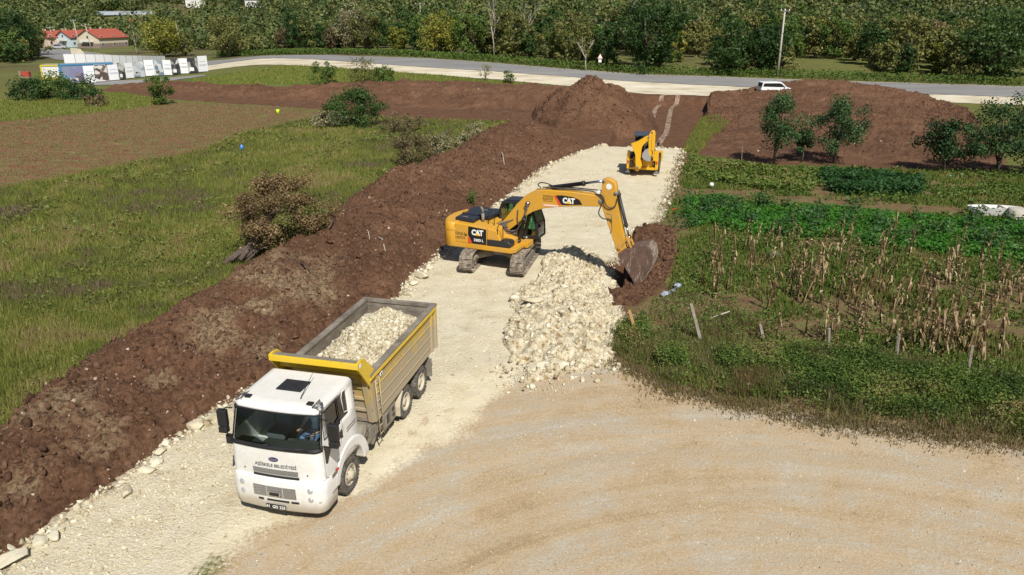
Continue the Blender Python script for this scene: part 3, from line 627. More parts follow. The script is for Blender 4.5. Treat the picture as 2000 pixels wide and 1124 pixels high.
LUSH = poly([(0, 198), (240, 182), (330, 200), (170, 222), (0, 240), (-60, 240), (-60, 205)])
for Pz, lb in ((LUSH, 'bright short grass at the far left of the field'), (poly([(370, 158), (480, 141), (570, 129), (740, 139), (960, 158), (1080, 168), (1000, 166), (640, 163), (450, 168)]), 'bright grass between the rear spoil ridge and the road'), (ZGreen, 'small green grass patch beside the trench and excavated ramp')):
    q = sample_poly(Pz, 9000); veg('lush_grass', q, .3, .03, M['crop'] if Pz is LUSH else M['grass'], lb, blades=2, far0=40, vfn=lambda Q: .35+.4*rs.rand(len(Q)))
bpy.data.objects['lush_grass'].data.materials[0] = M['grass']
# garden: weedy floor, vivid crop bands, border of tall weeds
GARD = poly([(1345, 305), (1500, 327), (1960, 340), (2100, 345), (2150, 880), (1900, 845), (1750, 832), (1600, 812), (1450, 778), (1300, 750), (1200, 690), (1225, 645), (1310, 570), (1325, 480), (1300, 430), (1330, 360)])
q = thin(sample_poly(GARD, 60000), 22, .8); q = q[fbm(q[:, 0]*.45, q[:, 1]*.45, 4, 37) > .43]
ROWS = poly([(1370, 372), (1480, 380), (1640, 392), (1760, 398), (1900, 410), (1900, 425), (1720, 416), (1600, 406), (1480, 396), (1370, 386)]); q = q[~inside(ROWS, q[:, 0], q[:, 1])]
veg('garden_weeds', q, .24, .028, M['weed'], 'low weeds covering the ground of the vegetable garden', 'weeds', blades=3, vfn=lambda Q: .1+.9*fbm(Q[:, 0]*.5, Q[:, 1]*.5, 4, 31)+.3*(rs.rand(len(Q))-.5))
q = thin(sample_poly(GARD, 26000), 22, .8); q = q[fbm(q[:, 0]*.4, q[:, 1]*.4, 3, 36) > .47]
veg('garden_leaves', q, .38, .05, M['weed'], 'broad green leaves growing in clumps between the garden rows', 'weeds', blades=4, broad=1, vfn=lambda Q: .05+.5*rs.rand(len(Q)))
CROP = [poly([(1336, 392), (1400, 388), (1480, 398), (1640, 412), (1720, 420), (1850, 428), (2100, 445), (2150, 520), (2000, 522), (1860, 506), (1780, 492), (1640, 478), (1480, 462), (1322, 452)]), poly([(1350, 318), (1420, 322), (1590, 345), (1600, 382), (1440, 372), (1350, 350)]), poly([(1595, 343), (1700, 346), (1800, 358), (1815, 386), (1700, 388), (1600, 378)])]
for Pz, n, h, lb in ((CROP[0], 26000, .34, 'vivid green crop band crossing the middle of the garden'), (CROP[1], 5200, .5, 'rows of leafy vegetables behind the white road end'), (CROP[2], 6500, .75, 'dense dark bushy bean row at the back of the garden')):
    q = sample_poly(Pz, n); q = q[(fbm(q[:, 0]*.6, q[:, 1]*.9, 3, 71) > (.38 if h < .5 else .42)) & (sdist(Pz, q[:, 0], q[:, 1]) > 1.6*fbm(q[:, 0]*.9, q[:, 1]*.9, 3, 72)-.35)]
    k = M['crop'] if h < .5 else M['cropdark'] if h > .6 else M['weed']
    veg('crop_band', q, h, .075, k, lb, 'crop', blades=3, broad=1, far0=30, vfn=lambda Q: .1+.8*(.6*fbm(Q[:, 0]*.8, Q[:, 1]*.8, 3, 15)+.4*rs.rand(len(Q))), spread=.18)
BORDER = poly([(1200, 690), (1230, 660), (1300, 690), (1420, 690), (1560, 690), (1700, 700), (1900, 740), (2100, 770), (2150, 875), (1900, 842), (1750, 830), (1600, 808), (1450, 775), (1300, 748)])
BW = [poly([(1400, 690), (1480, 700), (1560, 690), (1700, 705), (1900, 745), (2100, 775), (2150, 870), (1900, 838), (1750, 822), (1600, 797), (1500, 765), (1400, 725)]), poly([(1275, 690), (1330, 690), (1335, 730), (1290, 735)]), poly([(1200, 655), (1260, 640), (1290, 665), (1235, 700)])]
q = np.r_[sample_poly(BW[0], 15000), sample_poly(BW[1], 1500), sample_poly(BW[2], 900)]; m_ = fbm(q[:, 0]*.8, q[:, 1]*.8, 4, 19); q = q[m_ > rs.uniform(.42, .62, len(q))]
veg('border_weeds', q, .62, .042, M['weed'], 'thick tangle of dark weeds along the edge of the gravel yard', 'weeds', blades=5, broad=1, vfn=lambda Q: np.clip(.42+1.8*(fbm(Q[:, 0]*.7, Q[:, 1]*.7, 3, 15)-.5)+.6*(rs.rand(len(Q))-.5), 0, 1))
M['rust'] = leafmat('rusty_dry_stems', [(.10, .055, .035), (.19, .11, .06), (.15, .13, .045), (.12, .15, .04), (.30, .22, .12)], .2)
q = sample_poly(BORDER, 36000); q = q[fbm(q[:, 0]*.9, q[:, 1]*.9, 4, 29) > rs.uniform(.36, .6, len(q))]
veg('border_grass', q, .42, .012, M['rust'], 'dry brown and green stalks mixed into the weeds by the gravel yard', blades=3, lean=1.1)
q = sample_poly(poly([(1205, 640), (1320, 575), (1420, 600), (1500, 650), (1440, 700), (1300, 745), (1195, 690)]), 9000); q = q[fbm(q[:, 0]*.9, q[:, 1]*.9, 4, 39) > rs.uniform(.36, .6, len(q))]
veg('corner_grass', q, .26, .012, M['rust'], 'rusty dry grass at the left corner of the garden', blades=3, lean=1.2)
Qd = sample_poly(CROP[0], 70); Qd = np.repeat(Qd, 26, 0)+rs.normal(0, .22, (70*26, 2))
veg('crop_plants', Qd, .95, .07, M['cropdark'], 'taller dark leafy plants standing out of the vivid crop band', 'crop', blades=3, broad=1, far0=30, vfn=lambda Q: .1+.8*rs.rand(len(Q)))
# small tufts on banks, road edges and gravel
q = np.r_[along([(1195, 690), (1300, 760), (1450, 790), (1600, 822), (1750, 842), (1900, 856), (2050, 870)], 2600, .35), along([(1335, 300), (1322, 350), (1296, 420)], 300, .3)]
veg('verge_tufts', q, .16, .016, M['dryweed'], 'tufts creeping over the edge of the gravel', blades=4, vfn=lambda Q: .2+.6*rs.rand(len(Q)))
# ================================================================ the tipper truck
def arc(cx, cz, r, a0, a1, n):
    return [(cx+r*math.cos(R(a0+(a1-a0)*k/(n-1))), cz+r*math.sin(R(a0+(a1-a0)*k/(n-1)))) for k in range(n)]
def shell(rings, closed=True, cap_top=True, skip=None, m=None):
    b = MB(); n = len(rings[0]); b.v = [tuple(p) for r in rings for p in r]
    for i in range(len(rings)-1):
        for k in range(n if closed else n-1):
            if skip and skip(i, k): continue
            b.f.append([i*n+k, i*n+(k+1) % n, (i+1)*n+(k+1) % n, (i+1)*n+k]); b.m.append(m(i, k) if m else 0); b.sm.append(True)
    if cap_top: b.f.append([(len(rings)-1)*n+k for k in range(n)]); b.m.append(0); b.sm.append(False)
    return b
TS = .94
truck = empty('tipper_truck', (-5.19, 16.26, .0), -1.811, 'tipper truck with a white cab and a dusty yellow body heaped with pale stone', 'tipper truck')
RC = .2
def cab_ring(z, inset=0, sidex=(.12, .28, .45, .62, .8, .97)):
    w = 1.25-.09*max(0, (z-1.5)/1.5)-inset; xf = 1.37-.27*max(0, (z-2.05)/.95)**1.15-inset*1.2; xr = -.80+inset*.5
    bow = .10; rc = RC
    xc = xf-bow*((w-rc)/w)**2; pts = []
    for x in (xr+.02, -.4)+sidex: pts.append((x, -w, z))
    for k in range(7): a = R(-90+90*k/6); pts.append((xc-rc+rc*math.cos(a), -(w-rc)+rc*math.sin(a), z))
    for k in range(1, 12): y = -(w-rc)+2*(w-rc)*k/12; pts.append((xf-bow*(y/w)**2, y, z))
    for k in range(7): a = R(90*k/6); pts.append((xc-rc+rc*math.cos(a), (w-rc)+rc*math.sin(a), z))
    for x in (sidex[::-1]+(-.4, xr+.02)): pts.append((x, w, z))
    pts += [(xr, w-.02, z), (xr, 0, z), (xr, -w+.02, z)]
    return pts
ZC = [1.12, 1.22, 1.5, 1.8, 2.02, 2.14, 2.27, 2.4, 2.55, 2.7, 2.84, 2.95, 3.02]
rings = [cab_ring(z) for z in ZC]+[cab_ring(3.07, .02), cab_ring(3.105, .055), cab_ring(3.13, .11), cab_ring(3.145, .2)]
NS = 8; truck.scale = (TS,)*3
def hole(i, k):
    z0, z1 = (ZC+[9, 9, 9, 9])[i], (ZC+[9, 9, 9, 9, 9])[i+1]
    if z0 > 2.1 and z1 < 2.96 and NS+1 <= k <= NS+6+12+5-1: return True        # windscreen
    if z0 > 2.2 and z1 < 2.96 and (2 <= k < 7 or 34 <= k < 39): return True   # side windows
    return False
cabb = shell(rings, skip=hole).build('cab', [M['white'], M['roofw']], truck, outward=True)
for pf in cabb.data.polygons:
    if pf.center.z > 3.09: pf.material_index = 1
cabb.data.polygons[-1].use_smooth = False
md = cabb.modifiers.new('thick', 'SOLIDIFY'); md.thickness = .035; md.offset = -1
# windscreen and side glass
def sub_ring(z, ks, ins):
    r = cab_ring(z, ins); return [r[k] for k in ks]
ws = list(range(NS, NS+6+12+7))
shell([sub_ring(z, ws, .018) for z in np.linspace(2.12, 2.97, 8)], closed=False, cap_top=False).build('windscreen', M['glass'], truck)
for ks in (range(2, 8), range(34, 40)):
    shell([sub_ring(z, ks, .02) for z in (2.26, 2.5, 2.75, 2.96)], closed=False, cap_top=False).build('side_window', M['sideglass'], truck)
s = MB(); loop = []
for z in (2.14,): loop += [cab_ring(z, -.004)[k] for k in ws[1:-1]]
for z in (2.4, 2.7, 2.95): loop.append(cab_ring(z, -.004)[ws[-2]])
loop += [cab_ring(2.95, -.004)[k] for k in ws[1:-1]][::-1]
for z in (2.7, 2.4, 2.14): loop.append(cab_ring(z, -.004)[ws[1]])
s.tube(loop, .022, 6)
s.tube([cab_ring(2.10, -.002)[k] for k in ws[1:-1]], .05, 6)
s.build('windscreen_seal', M['seal'], truck)
for sgn in (-1, 1):
    w = lambda z: sgn*(1.25-.09*max(0, (z-1.5)/1.5)+.004)
    s = MB()
    s.tube([(x, w(z), z) for x, z in [(.12, 2.27), (.97, 2.27), (.97, 2.95), (.12, 2.95), (.12, 2.27)]], .016, 6)
    s.prism([(.10, 2.25), (.36, 2.25), (.33, 2.38), (.10, 2.46)], lambda u, v, d: (u, w(v)+sgn*d, v), -.01, .004)
    s.build('window_seal', M['seal'], truck)
    s = MB()  # door shut lines
    for a in ([(1.10, 2.12), (1.13, 1.3), (.95, 1.2), (.55, 1.22), (.02, 2.0), (.02, 3.0), (.9, 3.03), (1.04, 2.6)],):
        s.tube([(x, w(z)-sgn*.001, z) for x, z in a], .006, 4)
    s.build('door_gap', M['seal'], truck)
    s = MB(); s.prism([(.72, 1.92), (1.04, 2.16), (1.06, 1.66), (.98, 1.62)], lambda u, v, d: (u, w(v)+sgn*d, v), -.01, .006); s.build('lower_window', M['sideglass'] if 0 else M['blackdecal'], truck)
    s = MB(); s.box((.22, w(1.95), 1.93), (.16, .03, .05)); s.prism([(.06, 1.82), (.2, 1.86), (.2, 2.03), (.08, 2.08)], lambda u, v, d: (u, w(v)+sgn*d, v), -.01, .008); s.build('door_handle', M['black'], truck, .006)
    s = MB()  # pressed panel behind the door
    pl = [(-.16, 2.42), (-.58, 2.3), (-.66, 2.94), (-.2, 2.98), (-.12, 2.85), (-.16, 2.42)]
    s.tube([(x, w(z)-sgn*.004, z) for x, z in pl], .011, 5); s.build('side_panel', M['white'], truck)
for zz in (1.94, 1.86): s = MB(); s.prism([(-.70, zz-.012), (-.16, zz-.012), (-.16, zz+.012), (-.70, zz+.012)], lambda u, v, d: (u, 1.25-.045*max(0, (v-1.5)/1.5)+d, v), -.005, .004); s.build('faded_lettering', M['steel'], truck)
# dark snorkel strip behind the cab
s = MB(); s.bx(-.93, -.83, .72, 1.12, 1.2, 3.02); 
for k in range(14): s.bx(-.95, -.82, .70, 1.14, 1.3+k*.125, 1.33+k*.125)
s.build('air_intake', M['black'], truck, .01)
# roof furniture
s = MB(); s.prism([(.36, -.36), (.36, .33), (-.2, .33), (-.2, -.36)], lambda u, v, d: (u, v, d), 3.145, 3.175); s.build('roof_hatch', M['dark'], truck, .012)
s = MB()
for a in (-1, 1): s.bar((.3, -.3*a, 3.176), (-.15, .28*a, 3.176), .02, .008)
s.build('hatch_crease', M['dark'], truck)
s = MB()
for y in np.linspace(-.9, .9, 11):
    if abs(y) < .38: s.bar((.72, y, 3.146), (.42, y, 3.146), .014, .008); s.bar((-.26, y, 3.146), (-.66, y, 3.146), .014, .008)
    else: s.bar((.72, y, 3.146), (-.66, y, 3.146), .014, .008)
s.build('roof_ribs', M['roofw'], truck)
s = MB(); s.tube([(.66, .5, 3.14), (.60, .49, 3.19), (-.28, .38, 3.42)], [.02, .012, .005], 6); s.build('antenna', M['black'], truck)
for y in (-.84, .84):
    s = MB(); s.box((.82, y, 3.14), (.13, .16, .07)); s.build('roof_lamp', M['black'], truck, .015)
# wipers
for y0 in (-.75, .25):
    s = MB(); s.tube([(1.37, y0, 2.10), (1.36, y0+.25, 2.13), (1.33, y0+.62, 2.16)], .012, 6); s.bar((1.40, y0+.1, 2.13), (1.36, y0+.72, 2.15), .02); s.build('wiper', M['black'], truck)
# badge, lettering, grilles
def fr(z, off=0): return 1.37-.27*max(0, (z-2.05)/.95)**1.15+off
front = lambda off: (lambda u, v, d: (fr(v, off)-.10*(u/1.25)**2+d, u, v))
s = MB(); o = [(.0+.13*math.cos(a), 1.79+.058*math.sin(a)) for a in np.linspace(0, 6.283, 25)[:-1]]; s.prism(o, lambda u, v, d: front(0)(u, v, d), -.01, .016); bd = s.build('badge', plain('badge_blue', (.02, .03, .12), .25), truck)
text('badge_script', 'Ford', .085, lambda u, v, d: front(.018)(u, v+1.79, d), M['chrome'], bd, sx=1.1)
text('cab_lettering', 'AŞİSKELE BELEDİYESİ', .125, lambda u, v, d: front(.003)(u+.03, v+1.60, d), M['blackdecal'], truck, offset=.002, sx=.92)
s = MB()
[s.prism([(a, 1.37), (a+.1525, 1.37), (a+.1525, 1.50), (a, 1.50)], front(0), -.01, .018) for a in np.linspace(-.60, .4675, 8)]; gp = s.build('upper_grille', M['grille'], truck)
s = MB(); [s.prism([(a, 1.275), (a+.155, 1.275), (a+.155, 1.335), (a, 1.335)], front(0), -.01, .018) for a in np.linspace(-.60, .485, 8)]; s.build('grille_slot', M['black'], truck)
for y in (-.85, .86):
    s = MB(); s.lathe([(0, .02), (.02, .015), (.02, -.01)], (fr(1.4)-.05, y, 1.42), 'x', 10); s.build('washer_nozzle', M['black'], truck)
# bumper
def bump_ring(z, g=0):
    w = 1.27+g; xf = 1.46+g; rc = .28; pts = []
    for x in (.66, .9): pts.append((x, -w, z))
    f = lambda y: xf-.11*(y/w)**2
    xc = f(w-rc)
    for k in range(9): a = R(-90+90*k/8); pts.append((xc-rc+rc*math.cos(a), -(w-rc)+rc*math.sin(a), z))
    for k in range(1, 16): y = -(w-rc)+2*(w-rc)*k/16; pts.append((f(y), y, z))
    for k in range(9): a = R(90*k/8); pts.append((xc-rc+rc*math.cos(a), (w-rc)+rc*math.sin(a), z))
    for x in (.9, .66): pts.append((x, w, z))
    return pts
b = shell([bump_ring(.38, -.16), bump_ring(.34, -.06), bump_ring(.40, -.01), bump_ring(.7, .01), bump_ring(1.0, .01), bump_ring(1.2, -.005), bump_ring(1.26, -.04), bump_ring(1.265, -.12)], closed=False, cap_top=False)
bumper = b.build('bumper', M['white'], truck, outward=True)
bf = lambda off: (lambda u, v, d: (1.47-.11*(u/1.28)**2+off+d, u, v))
s = MB()
for a, c in ((-.60, -.24), (-.22, .2), (.22, .56)): s.prism([(a, .76), (c, .76), (c, 1.06), (a, 1.06)], bf(0), -.02, .012)
s.build('lower_grille', M['grille'], bumper)
s = MB()
for z in (.84, .92, 1.0): s.prism([(-.6, z), (.56, z), (.56, z+.012), (-.6, z+.012)], bf(0), .005, .022)
s.prism([(-.17, .80), (.15, .80), (.15, .93), (-.17, .93)], bf(0), .005, .04); s.build('grille_bars', M['chrome'], bumper, 0)
s = MB(); s.prism([(-.14, .82), (.12, .82), (.12, .91), (-.14, .91)], bf(0), .03, .046)
for a, c in ((-.48, -.34), (-.24, .36), (.42, .62)): s.prism([(a, .64), (c, .64), (c, .69), (a, .69)], bf(0), -.02, .012)
s.build('bumper_slots', M['black'], bumper)
pl_ = MB(); pl_.prism([(-.28, .43), (.26, .43), (.26, .545), (-.28, .545)], bf(0), .01, .03); plt = pl_.build('number_plate', M['blackdecal'], bumper)
text('plate_number', '41  GD 225', .11, lambda u, v, d: bf(.032)(u-.01, v+.487, d), M['whitedecal'], plt, offset=.002)
for y, z, r in ((.93, 1.03, .085), (.93, .78, .085), (-.93, 1.03, .085), (-.93, .78, .085), (1.14, .72, .05), (-1.14, .72, .05)):
    x = bf(0)(y, z, 0)[0]-(.05 if abs(y) > 1.1 else .012); nrm = R(18 if abs(y) > 1.1 else 9)*(1 if y > 0 else -1)
    s = MB(); s.lathe([(0, .045), (r*.5, .038), (r*.85, .015), (r, -.01), (r*1.18, -.012), (r*1.2, -.04)], (0, 0, 0), 'x', 20)
    hl = s.build('headlight' if r > .06 else 'fog_lamp', M['lamp'], bumper); hl.location = (x, y, z); hl.rotation_euler = (0, 0, nrm)
for y in (-1.05, 1.05):
    s = MB(); s.prism([(y-.2, 1.27), (y+.2, 1.27), (y+.18, 1.31), (y-.2, 1.31)], lambda u, v, d: (1.28-.1*abs(u)+d, u, v), -.1, .06); s.build('bumper_step', M['white'], bumper, .01)
# front wheel arches, steps
for sg in (-1, 1):
    s = MB(); c = (-.24, .52)
    outer = arc(*c, 1.06, 12, 178, 18); inner = arc(*c, .76, 12, 178, 18)
    for i in range(17):
        pass
    prof = outer+inner[::-1]
    n = len(outer)
    for i in range(n-1):
        q = [outer[i], outer[i+1], inner[i+1], inner[i]]
        s.prism(q, XZ, sg*.86, sg*1.285)
    f_ = s.build('wheel_arch', M['white'], truck)
    bm = bmesh.new(); bm.from_mesh(f_.data); bmesh.ops.remove_doubles(bm, verts=bm.verts, dist=.001)
    dd = {}
    for f in bm.faces: dd.setdefault(tuple(sorted(v.index for v in f.verts)), []).append(f)
    bmesh.ops.delete(bm, geom=[f for v in dd.values() if len(v) > 1 for f in v], context='FACES_ONLY')
    es = [e for e in bm.edges if len(e.link_faces) == 2 and e.calc_face_angle(0) > R(50)]
    bmesh.ops.bevel(bm, geom=es, offset=.05, segments=3, profile=.5, affect='EDGES', clamp_overlap=True); bm.to_mesh(f_.data); bm.free()
    s = MB(); s.box((.70, sg*1.22, 1.15), (.34, .12, .12)); s.box((.80, sg*1.2, .72), (.30, .16, .09)); s.box((.82, sg*1.14, .45), (.28, .2, .2)); s.bx(.62, .95, sg*.8, sg*1.18, .4, 1.3); s.build('cab_step', M['steel'], truck, .015)
    s = MB(); s.box((.60, sg*1.29, 1.22), (.12, .025, .05)); s.build('side_marker', M['red'], truck, .008)
# mirrors
def mirror(sg, q):
    m_ = MB(); m_.box((1.12, sg*q, 2.62), (.14, .26, .46)); h = m_.build('mirror', M['black'], truck, .04, 3)
    m_ = MB(); m_.box((1.13, sg*q, 2.30), (.16, .24, .17)); m_.build('lower_mirror', M['black'], h, .035, 3)
    m_ = MB(); m_.tube([(1.06, sg*1.17, 2.9), (1.12, sg*(q-.12), 2.92), (1.12, sg*(q-.02), 2.84)], .016, 6); m_.build('mirror_arm', M['black'], h); m_ = MB(); m_.tube([(1.16, sg*1.24, 2.2), (1.13, sg*(q-.08), 2.18), (1.12, sg*(q-.02), 2.25)], .016, 6); m_.build('mirror_arm', M['black'], h)
mirror(1, 1.56); mirror(-1, 1.44)
m_ = MB(); m_.box((1.0, -1.40, 1.95), (.1, .2, .26)); m_.build('kerb_mirror', M['black'], truck, .03)
# chassis
s = MB()
for y in (-.42, .42): s.bx(-6.95, 1.1, y-.05, y+.05, .78, 1.05)
for x in (-6.8, -5, -3.6, -2.4, -1.2, .4): s.bx(x-.06, x+.06, -.4, .4, .82, 1.0)
s.bx(-.6, 1.0, -.36, .36, .5, 1.12); s.bx(-4.5, -1, -.12, .12, .6, .75)
for x in (-.2, -4.3, -5.67): s.tube([(x, -1, .52), (x, 1, .52)], .1, 10); s.lathe([(0, -.25), (.22, -.2), (.28, 0), (.22, .2), (0, .25)], (x, 0, .52), 'y', 14)
s.build('chassis', M['steel'], truck)
s = MB(); s.lathe([(0, .0), (.2, .0), (.27, .03), (.27, .5), (.22, .55), (0, .55)], (-1.22, .68, 1.18), 'y', 20); s.lathe([(.10, .58), (.12, .54)], (-1.22, .68, 1.18), 'y', 16); s.build('air_filter', M['steel'], truck)
s = MB(); s.lathe([(0, .0), (.2, .0), (.27, .03), (.27, .5), (.22, .55), (0, .55)], (-1.22, -1.23, 1.18), 'y', 20); s.build('exhaust_silencer', M['steel'], truck)
s = MB(); s.bx(-2.35, -1.55, .5, 1.15, .62, 1.0); s.bx(-2.2, -1.6, .55, 1.1, 1.0, 1.06)
for k in range(6): s.bx(-2.3+.12*k, -2.25+.12*k, 1.13, 1.17, .66, .98)
s.lathe([(.0, 0), (.16, 0), (.19, .1), (.19, .5), (0, .55)], (-2.0, .6, .55), 'y', 16); s.build('battery_box', M['steel'], truck, .012)
s = MB(); s.bx(-3.45, -2.55, .6, 1.2, .45, 1.06); tank = s.build('tool_box', M['steel'], truck, .03)
s = MB(); s.bx(-3.38, -3.1, 1.19, 1.215, .52, 1.0); s.bx(-2.95, -2.65, 1.19, 1.215, .52, 1.0); s.build('box_cover', M['bed'], tank, .01)
for q_ in ((-3.3, -3.15, 1.2, 1.225, .62, .72), (-3.3, -3.15, 1.2, 1.225, .8, .92), (-2.9, -2.72, 1.2, 1.222, .6, .9)): s = MB(); s.bx(*q_); s.build('cover_recess', M['black'], tank)
s = MB(); s.bx(-3.4, -1.7, -1.2, -.55, .45, 1.05); s.build('fuel_tank', M['steel'], truck, .08, 3)
# wheels
def wheel(x, y, sg, dual, turn=0):
    w = empty('wheel', (x, y, .52), turn, parent=truck); h = .15 if not dual else .14
    tp = MB()
    offs = [0] if not dual else [0, -.33*sg]
    for o in offs:
        tp.lathe([(.29, -h*.8), (.40, -h), (.485, -h*.95), (.515, -h*.78), (.52, 0), (.515, h*.78), (.485, h*.95), (.40, h), (.29, h*.8)], (0, o, 0), 'y', 40)
        for k in range(34):
            a = 2*math.pi*k/34
            for yy in (-.1, .1):
                tp.box((.523*math.cos(a), o+yy, .523*math.sin(a)), (.022, .10, .062), rot=Matrix.Rotation(-a, 3, 'Y'))
            tp.box((.522*math.cos(a+.09), o, .522*math.sin(a+.09)), (.018, .06, .06), rot=Matrix.Rotation(-a-.09, 3, 'Y'))
    tp.build('tyre', M['tyre'], w)
    r = MB()
    if not dual: pr = [(.30, .13), (.285, .15), (.27, .12), (.24, .05), (.20, .06), (.17, .14), (.12, .17), (.10, .22), (0, .22)]
    else: pr = [(.30, .12), (.285, .14), (.265, .11), (.25, -.02), (.2, -.05), (.15, -.04), (.13, .06), (.11, .10), (0, .10)]
    r.lathe([(a, b*sg) for a, b in pr], (0, 0, 0), 'y', 32); r.build('rim', M['cream'], w)
    for k in range(10):
        n = MB(); a = 2*math.pi*k/10; n.lathe([(0, .05*sg if not dual else 0), (.018, (.05 if not dual else 0)*sg), (.018, -.05*sg)], (.205*math.cos(a), (.10 if not dual else -.01)*sg, .205*math.sin(a)), 'y', 6, smooth=False); n.build('wheel_nut', M['steel'], w)
    return w
for sg in (-1, 1): wheel(-.2, sg*1.08, sg, False, 0); wheel(-4.3, sg*1.07, sg, True); wheel(-5.67, sg*1.07, sg, True)
for sg in (-1, 1):
    s = MB(); s.bx(-6.62, -6.58, sg*.62, sg*1.24, .28, .95); s.build('mud_flap', M['steel'], truck)
    s = MB()
    for i, (a, c) in enumerate(zip(arc(-4.3, .52, .62, 10, 60, 5), arc(-4.3, .52, .62, 10, 60, 5)[1:])): s.bar((a[0], sg*.95, a[1]), (c[0], sg*.95, c[1]), .58, .02, up=(0, 1, 0)) if 0 else s.prism([a, c, (c[0]+.01, c[1]+.02), (a[0]+.02, a[1]+.01)], XZ, sg*.68, sg*1.24)
    s.bx(-3.70, -3.66, sg*.68, sg*1.24, .35, .66); s.build('mudguard', M['cream'], truck)
# ---- tipper body
body = empty('tipper_body', (0, 0, 0), parent=truck)
X0, X1, ZB_, ZT_ = -1.62, -7.08, 1.12, 2.72
for sg in (-1, 1):
    s = MB(); s.prism([(X0, ZT_), (X0-.32, ZB_), (X1, ZB_+.08), (X1, ZT_+.04)], XZ, sg*1.19, sg*1.25)
    for z, hgt in ((1.42, .035), (1.80, .03), (2.18, .03), (2.45, .03)): s.bx(X0-.38, X1+.5, sg*1.247, sg*1.275, z, z+hgt)
    s.bx(X1+.02, X1+.14, sg*1.245, sg*1.32, 1.2, 2.70); s.bx(X1+.42, X1+.52, sg*1.245, sg*1.31, 1.2, 2.70); s.bx(X0-.5, X0-.40, sg*1.245, sg*1.30, 1.15, 2.7)
    s.build('side_wall', M['ylw'], body, .008)
    s = MB(); s.bx(X0+.02, X1-.02, sg*1.14, sg*1.33, 2.70, 2.80); s.build('top_rail', M['bed'], body, .02)
    s = MB(); s.bx(X0-.1, X1+.05, sg*1.325, sg*1.34, 2.62, 2.72); s.bx(X0, X1, sg*1.26, sg*1.328, 2.60, 2.70); s.build('rail_edge', M['ylwtop'], body, .006)
    s = MB(); s.prism([(X0-.05, 2.66), (X0-.36, 1.2), (X1+.06, 1.24), (X1+.06, 2.68)], XZ, sg*1.165, sg*1.188); s.build('inner_lining', M['bed'], body)
s = MB(); s.bx(X0-.3, X1, -1.19, 1.19, 1.12, 1.22); s.bx(X0-.4, X1+.1, -.6, .6, .98, 1.12); s.build('floor', M['bed'], body)
s = MB(); s.bx(X1-.03, X1+.05, -1.19, 1.19, 1.2, 2.72); s.bx(X1-.06, X1+.08, -1.22, 1.22, 2.66, 2.78)
s.build('tailgate', M['bed'], body, .01)
s = MB(); s.prism([(X0, 2.72), (X0-.07, 2.72), (X0-.39, 1.14), (X0-.32, 1.14)], XZ, -1.19, 1.19)
for z in (1.5, 1.9, 2.3): x = X0-.32*(2.72-z)/1.58; s.bx(x-.02, x+.06, -1.2, 1.2, z, z+.09)
for y in (-1.12, 1.12): s.prism([(X0+.08, 2.7), (X0-.02, 2.7), (X0-.34, 1.14), (X0-.24, 1.14)], XZ, y-.08, y+.08)
s.build('front_board', M['ylw'], body, .01)
s = MB(); xs_ = X0; s.prism([(xs_-.05, 2.72), (xs_+.0, 2.72), (-1.20, 3.28), (-.98, 3.33), (-.98, 3.39), (-1.26, 3.36)], XZ, -1.24, 1.24); cn = s.build('cab_visor', M['steel'], body, .01)
s = MB(); s.bx(-1.0, -.93, -1.30, 1.30, 3.24, 3.41); s.bx(-1.62, -1.54, -1.25, 1.25, 2.78, 2.9); s.bx(-1.40, -1.30, -1.22, 1.22, 2.92, 3.06)
for sg in (-1, 1): s.prism([(X0-.1, 2.7), (X0+.05, 2.45), (-.95, 3.24), (-.93, 3.42), (-1.1, 3.44), (-1.35, 3.40), (X0-.30, 2.8)], XZ, sg*1.235, sg*1.30)
s.build('visor_frame', M['ylwtop'], body, .012)
s = MB(); s.prism([(-1.0, 3.26), (-1.0, 3.38), (-1.12, 3.38), (-1.12, 3.26)], XZ, 1.302, 1.306); s.build('reflector', M['whitedecal'], body)
s = MB()  # ladder
for x in (-1.98, -2.24): s.tube([(x+.12, 1.33, 2.5), (x, 1.33, .62)], .018, 6)
for k in range(7): z = .72+k*.27; xx = .12*(z-.62)/1.88; s.tube([(-1.98+xx, 1.33, z), (-2.24+xx, 1.33, z)], .015, 6)
for z in (1.3, 2.4): s.bar((-2.05, 1.25, z), (-2.05, 1.33, z), .03)
s.build('ladder', M['ylw'], body)
s = MB(); s.box((-2.38, 1.285, 2.46), (.15, .02, .12)); lg = s.build('maker_plate', M['whitedecal'], body, .004)
s = MB(); s.prism([(-2.43, 2.43), (-2.33, 2.43), (-2.38, 2.50)], XZ, 1.296, 1.300); s.build('plate_mark', M['blackdecal'], lg)
s = MB(); s.tube([(-2.2, 0, 1.0), (-1.75, 0, 1.7), (-1.7, 0, 2.5)], .08, 10); s.build('tipping_ram', M['steel'], truck)
# interior
s = MB(); s.bx(-.72, -.66, -1.15, 1.15, 1.3, 2.95); s.bx(-.7, 1.2, -1.15, 1.15, 1.25, 1.35); s.bx(-.3, 1.1, -.3, .3, 1.35, 1.6); s.build('cab_interior', plain('grey_trim', (.045, .047, .045), .8), truck)
s = MB(); s.bx(.95, 1.24, -1.1, 1.1, 1.6, 2.10); s.bx(.7, 1.0, .25, .95, 1.7, 2.05); s.bx(.75, 1.0, -.25, .2, 1.7, 1.98); s.build('dashboard', plain('dash_plastic', (.035, .037, .037), .6), truck, .05)
s = MB(); ctr = Vector((.66, .55, 2.12)); rm = Matrix.Rotation(R(-62), 3, 'Y')
pts = [ctr+rm @ Vector((0, .22*math.cos(a), .22*math.sin(a))) for a in np.linspace(0, 6.283, 25)]; s.tube(pts, .016, 6)
for a in (.3, 2.8, 4.7): s.tube([ctr, ctr+rm @ Vector((0, .22*math.cos(a), .22*math.sin(a)))], .014, 5)
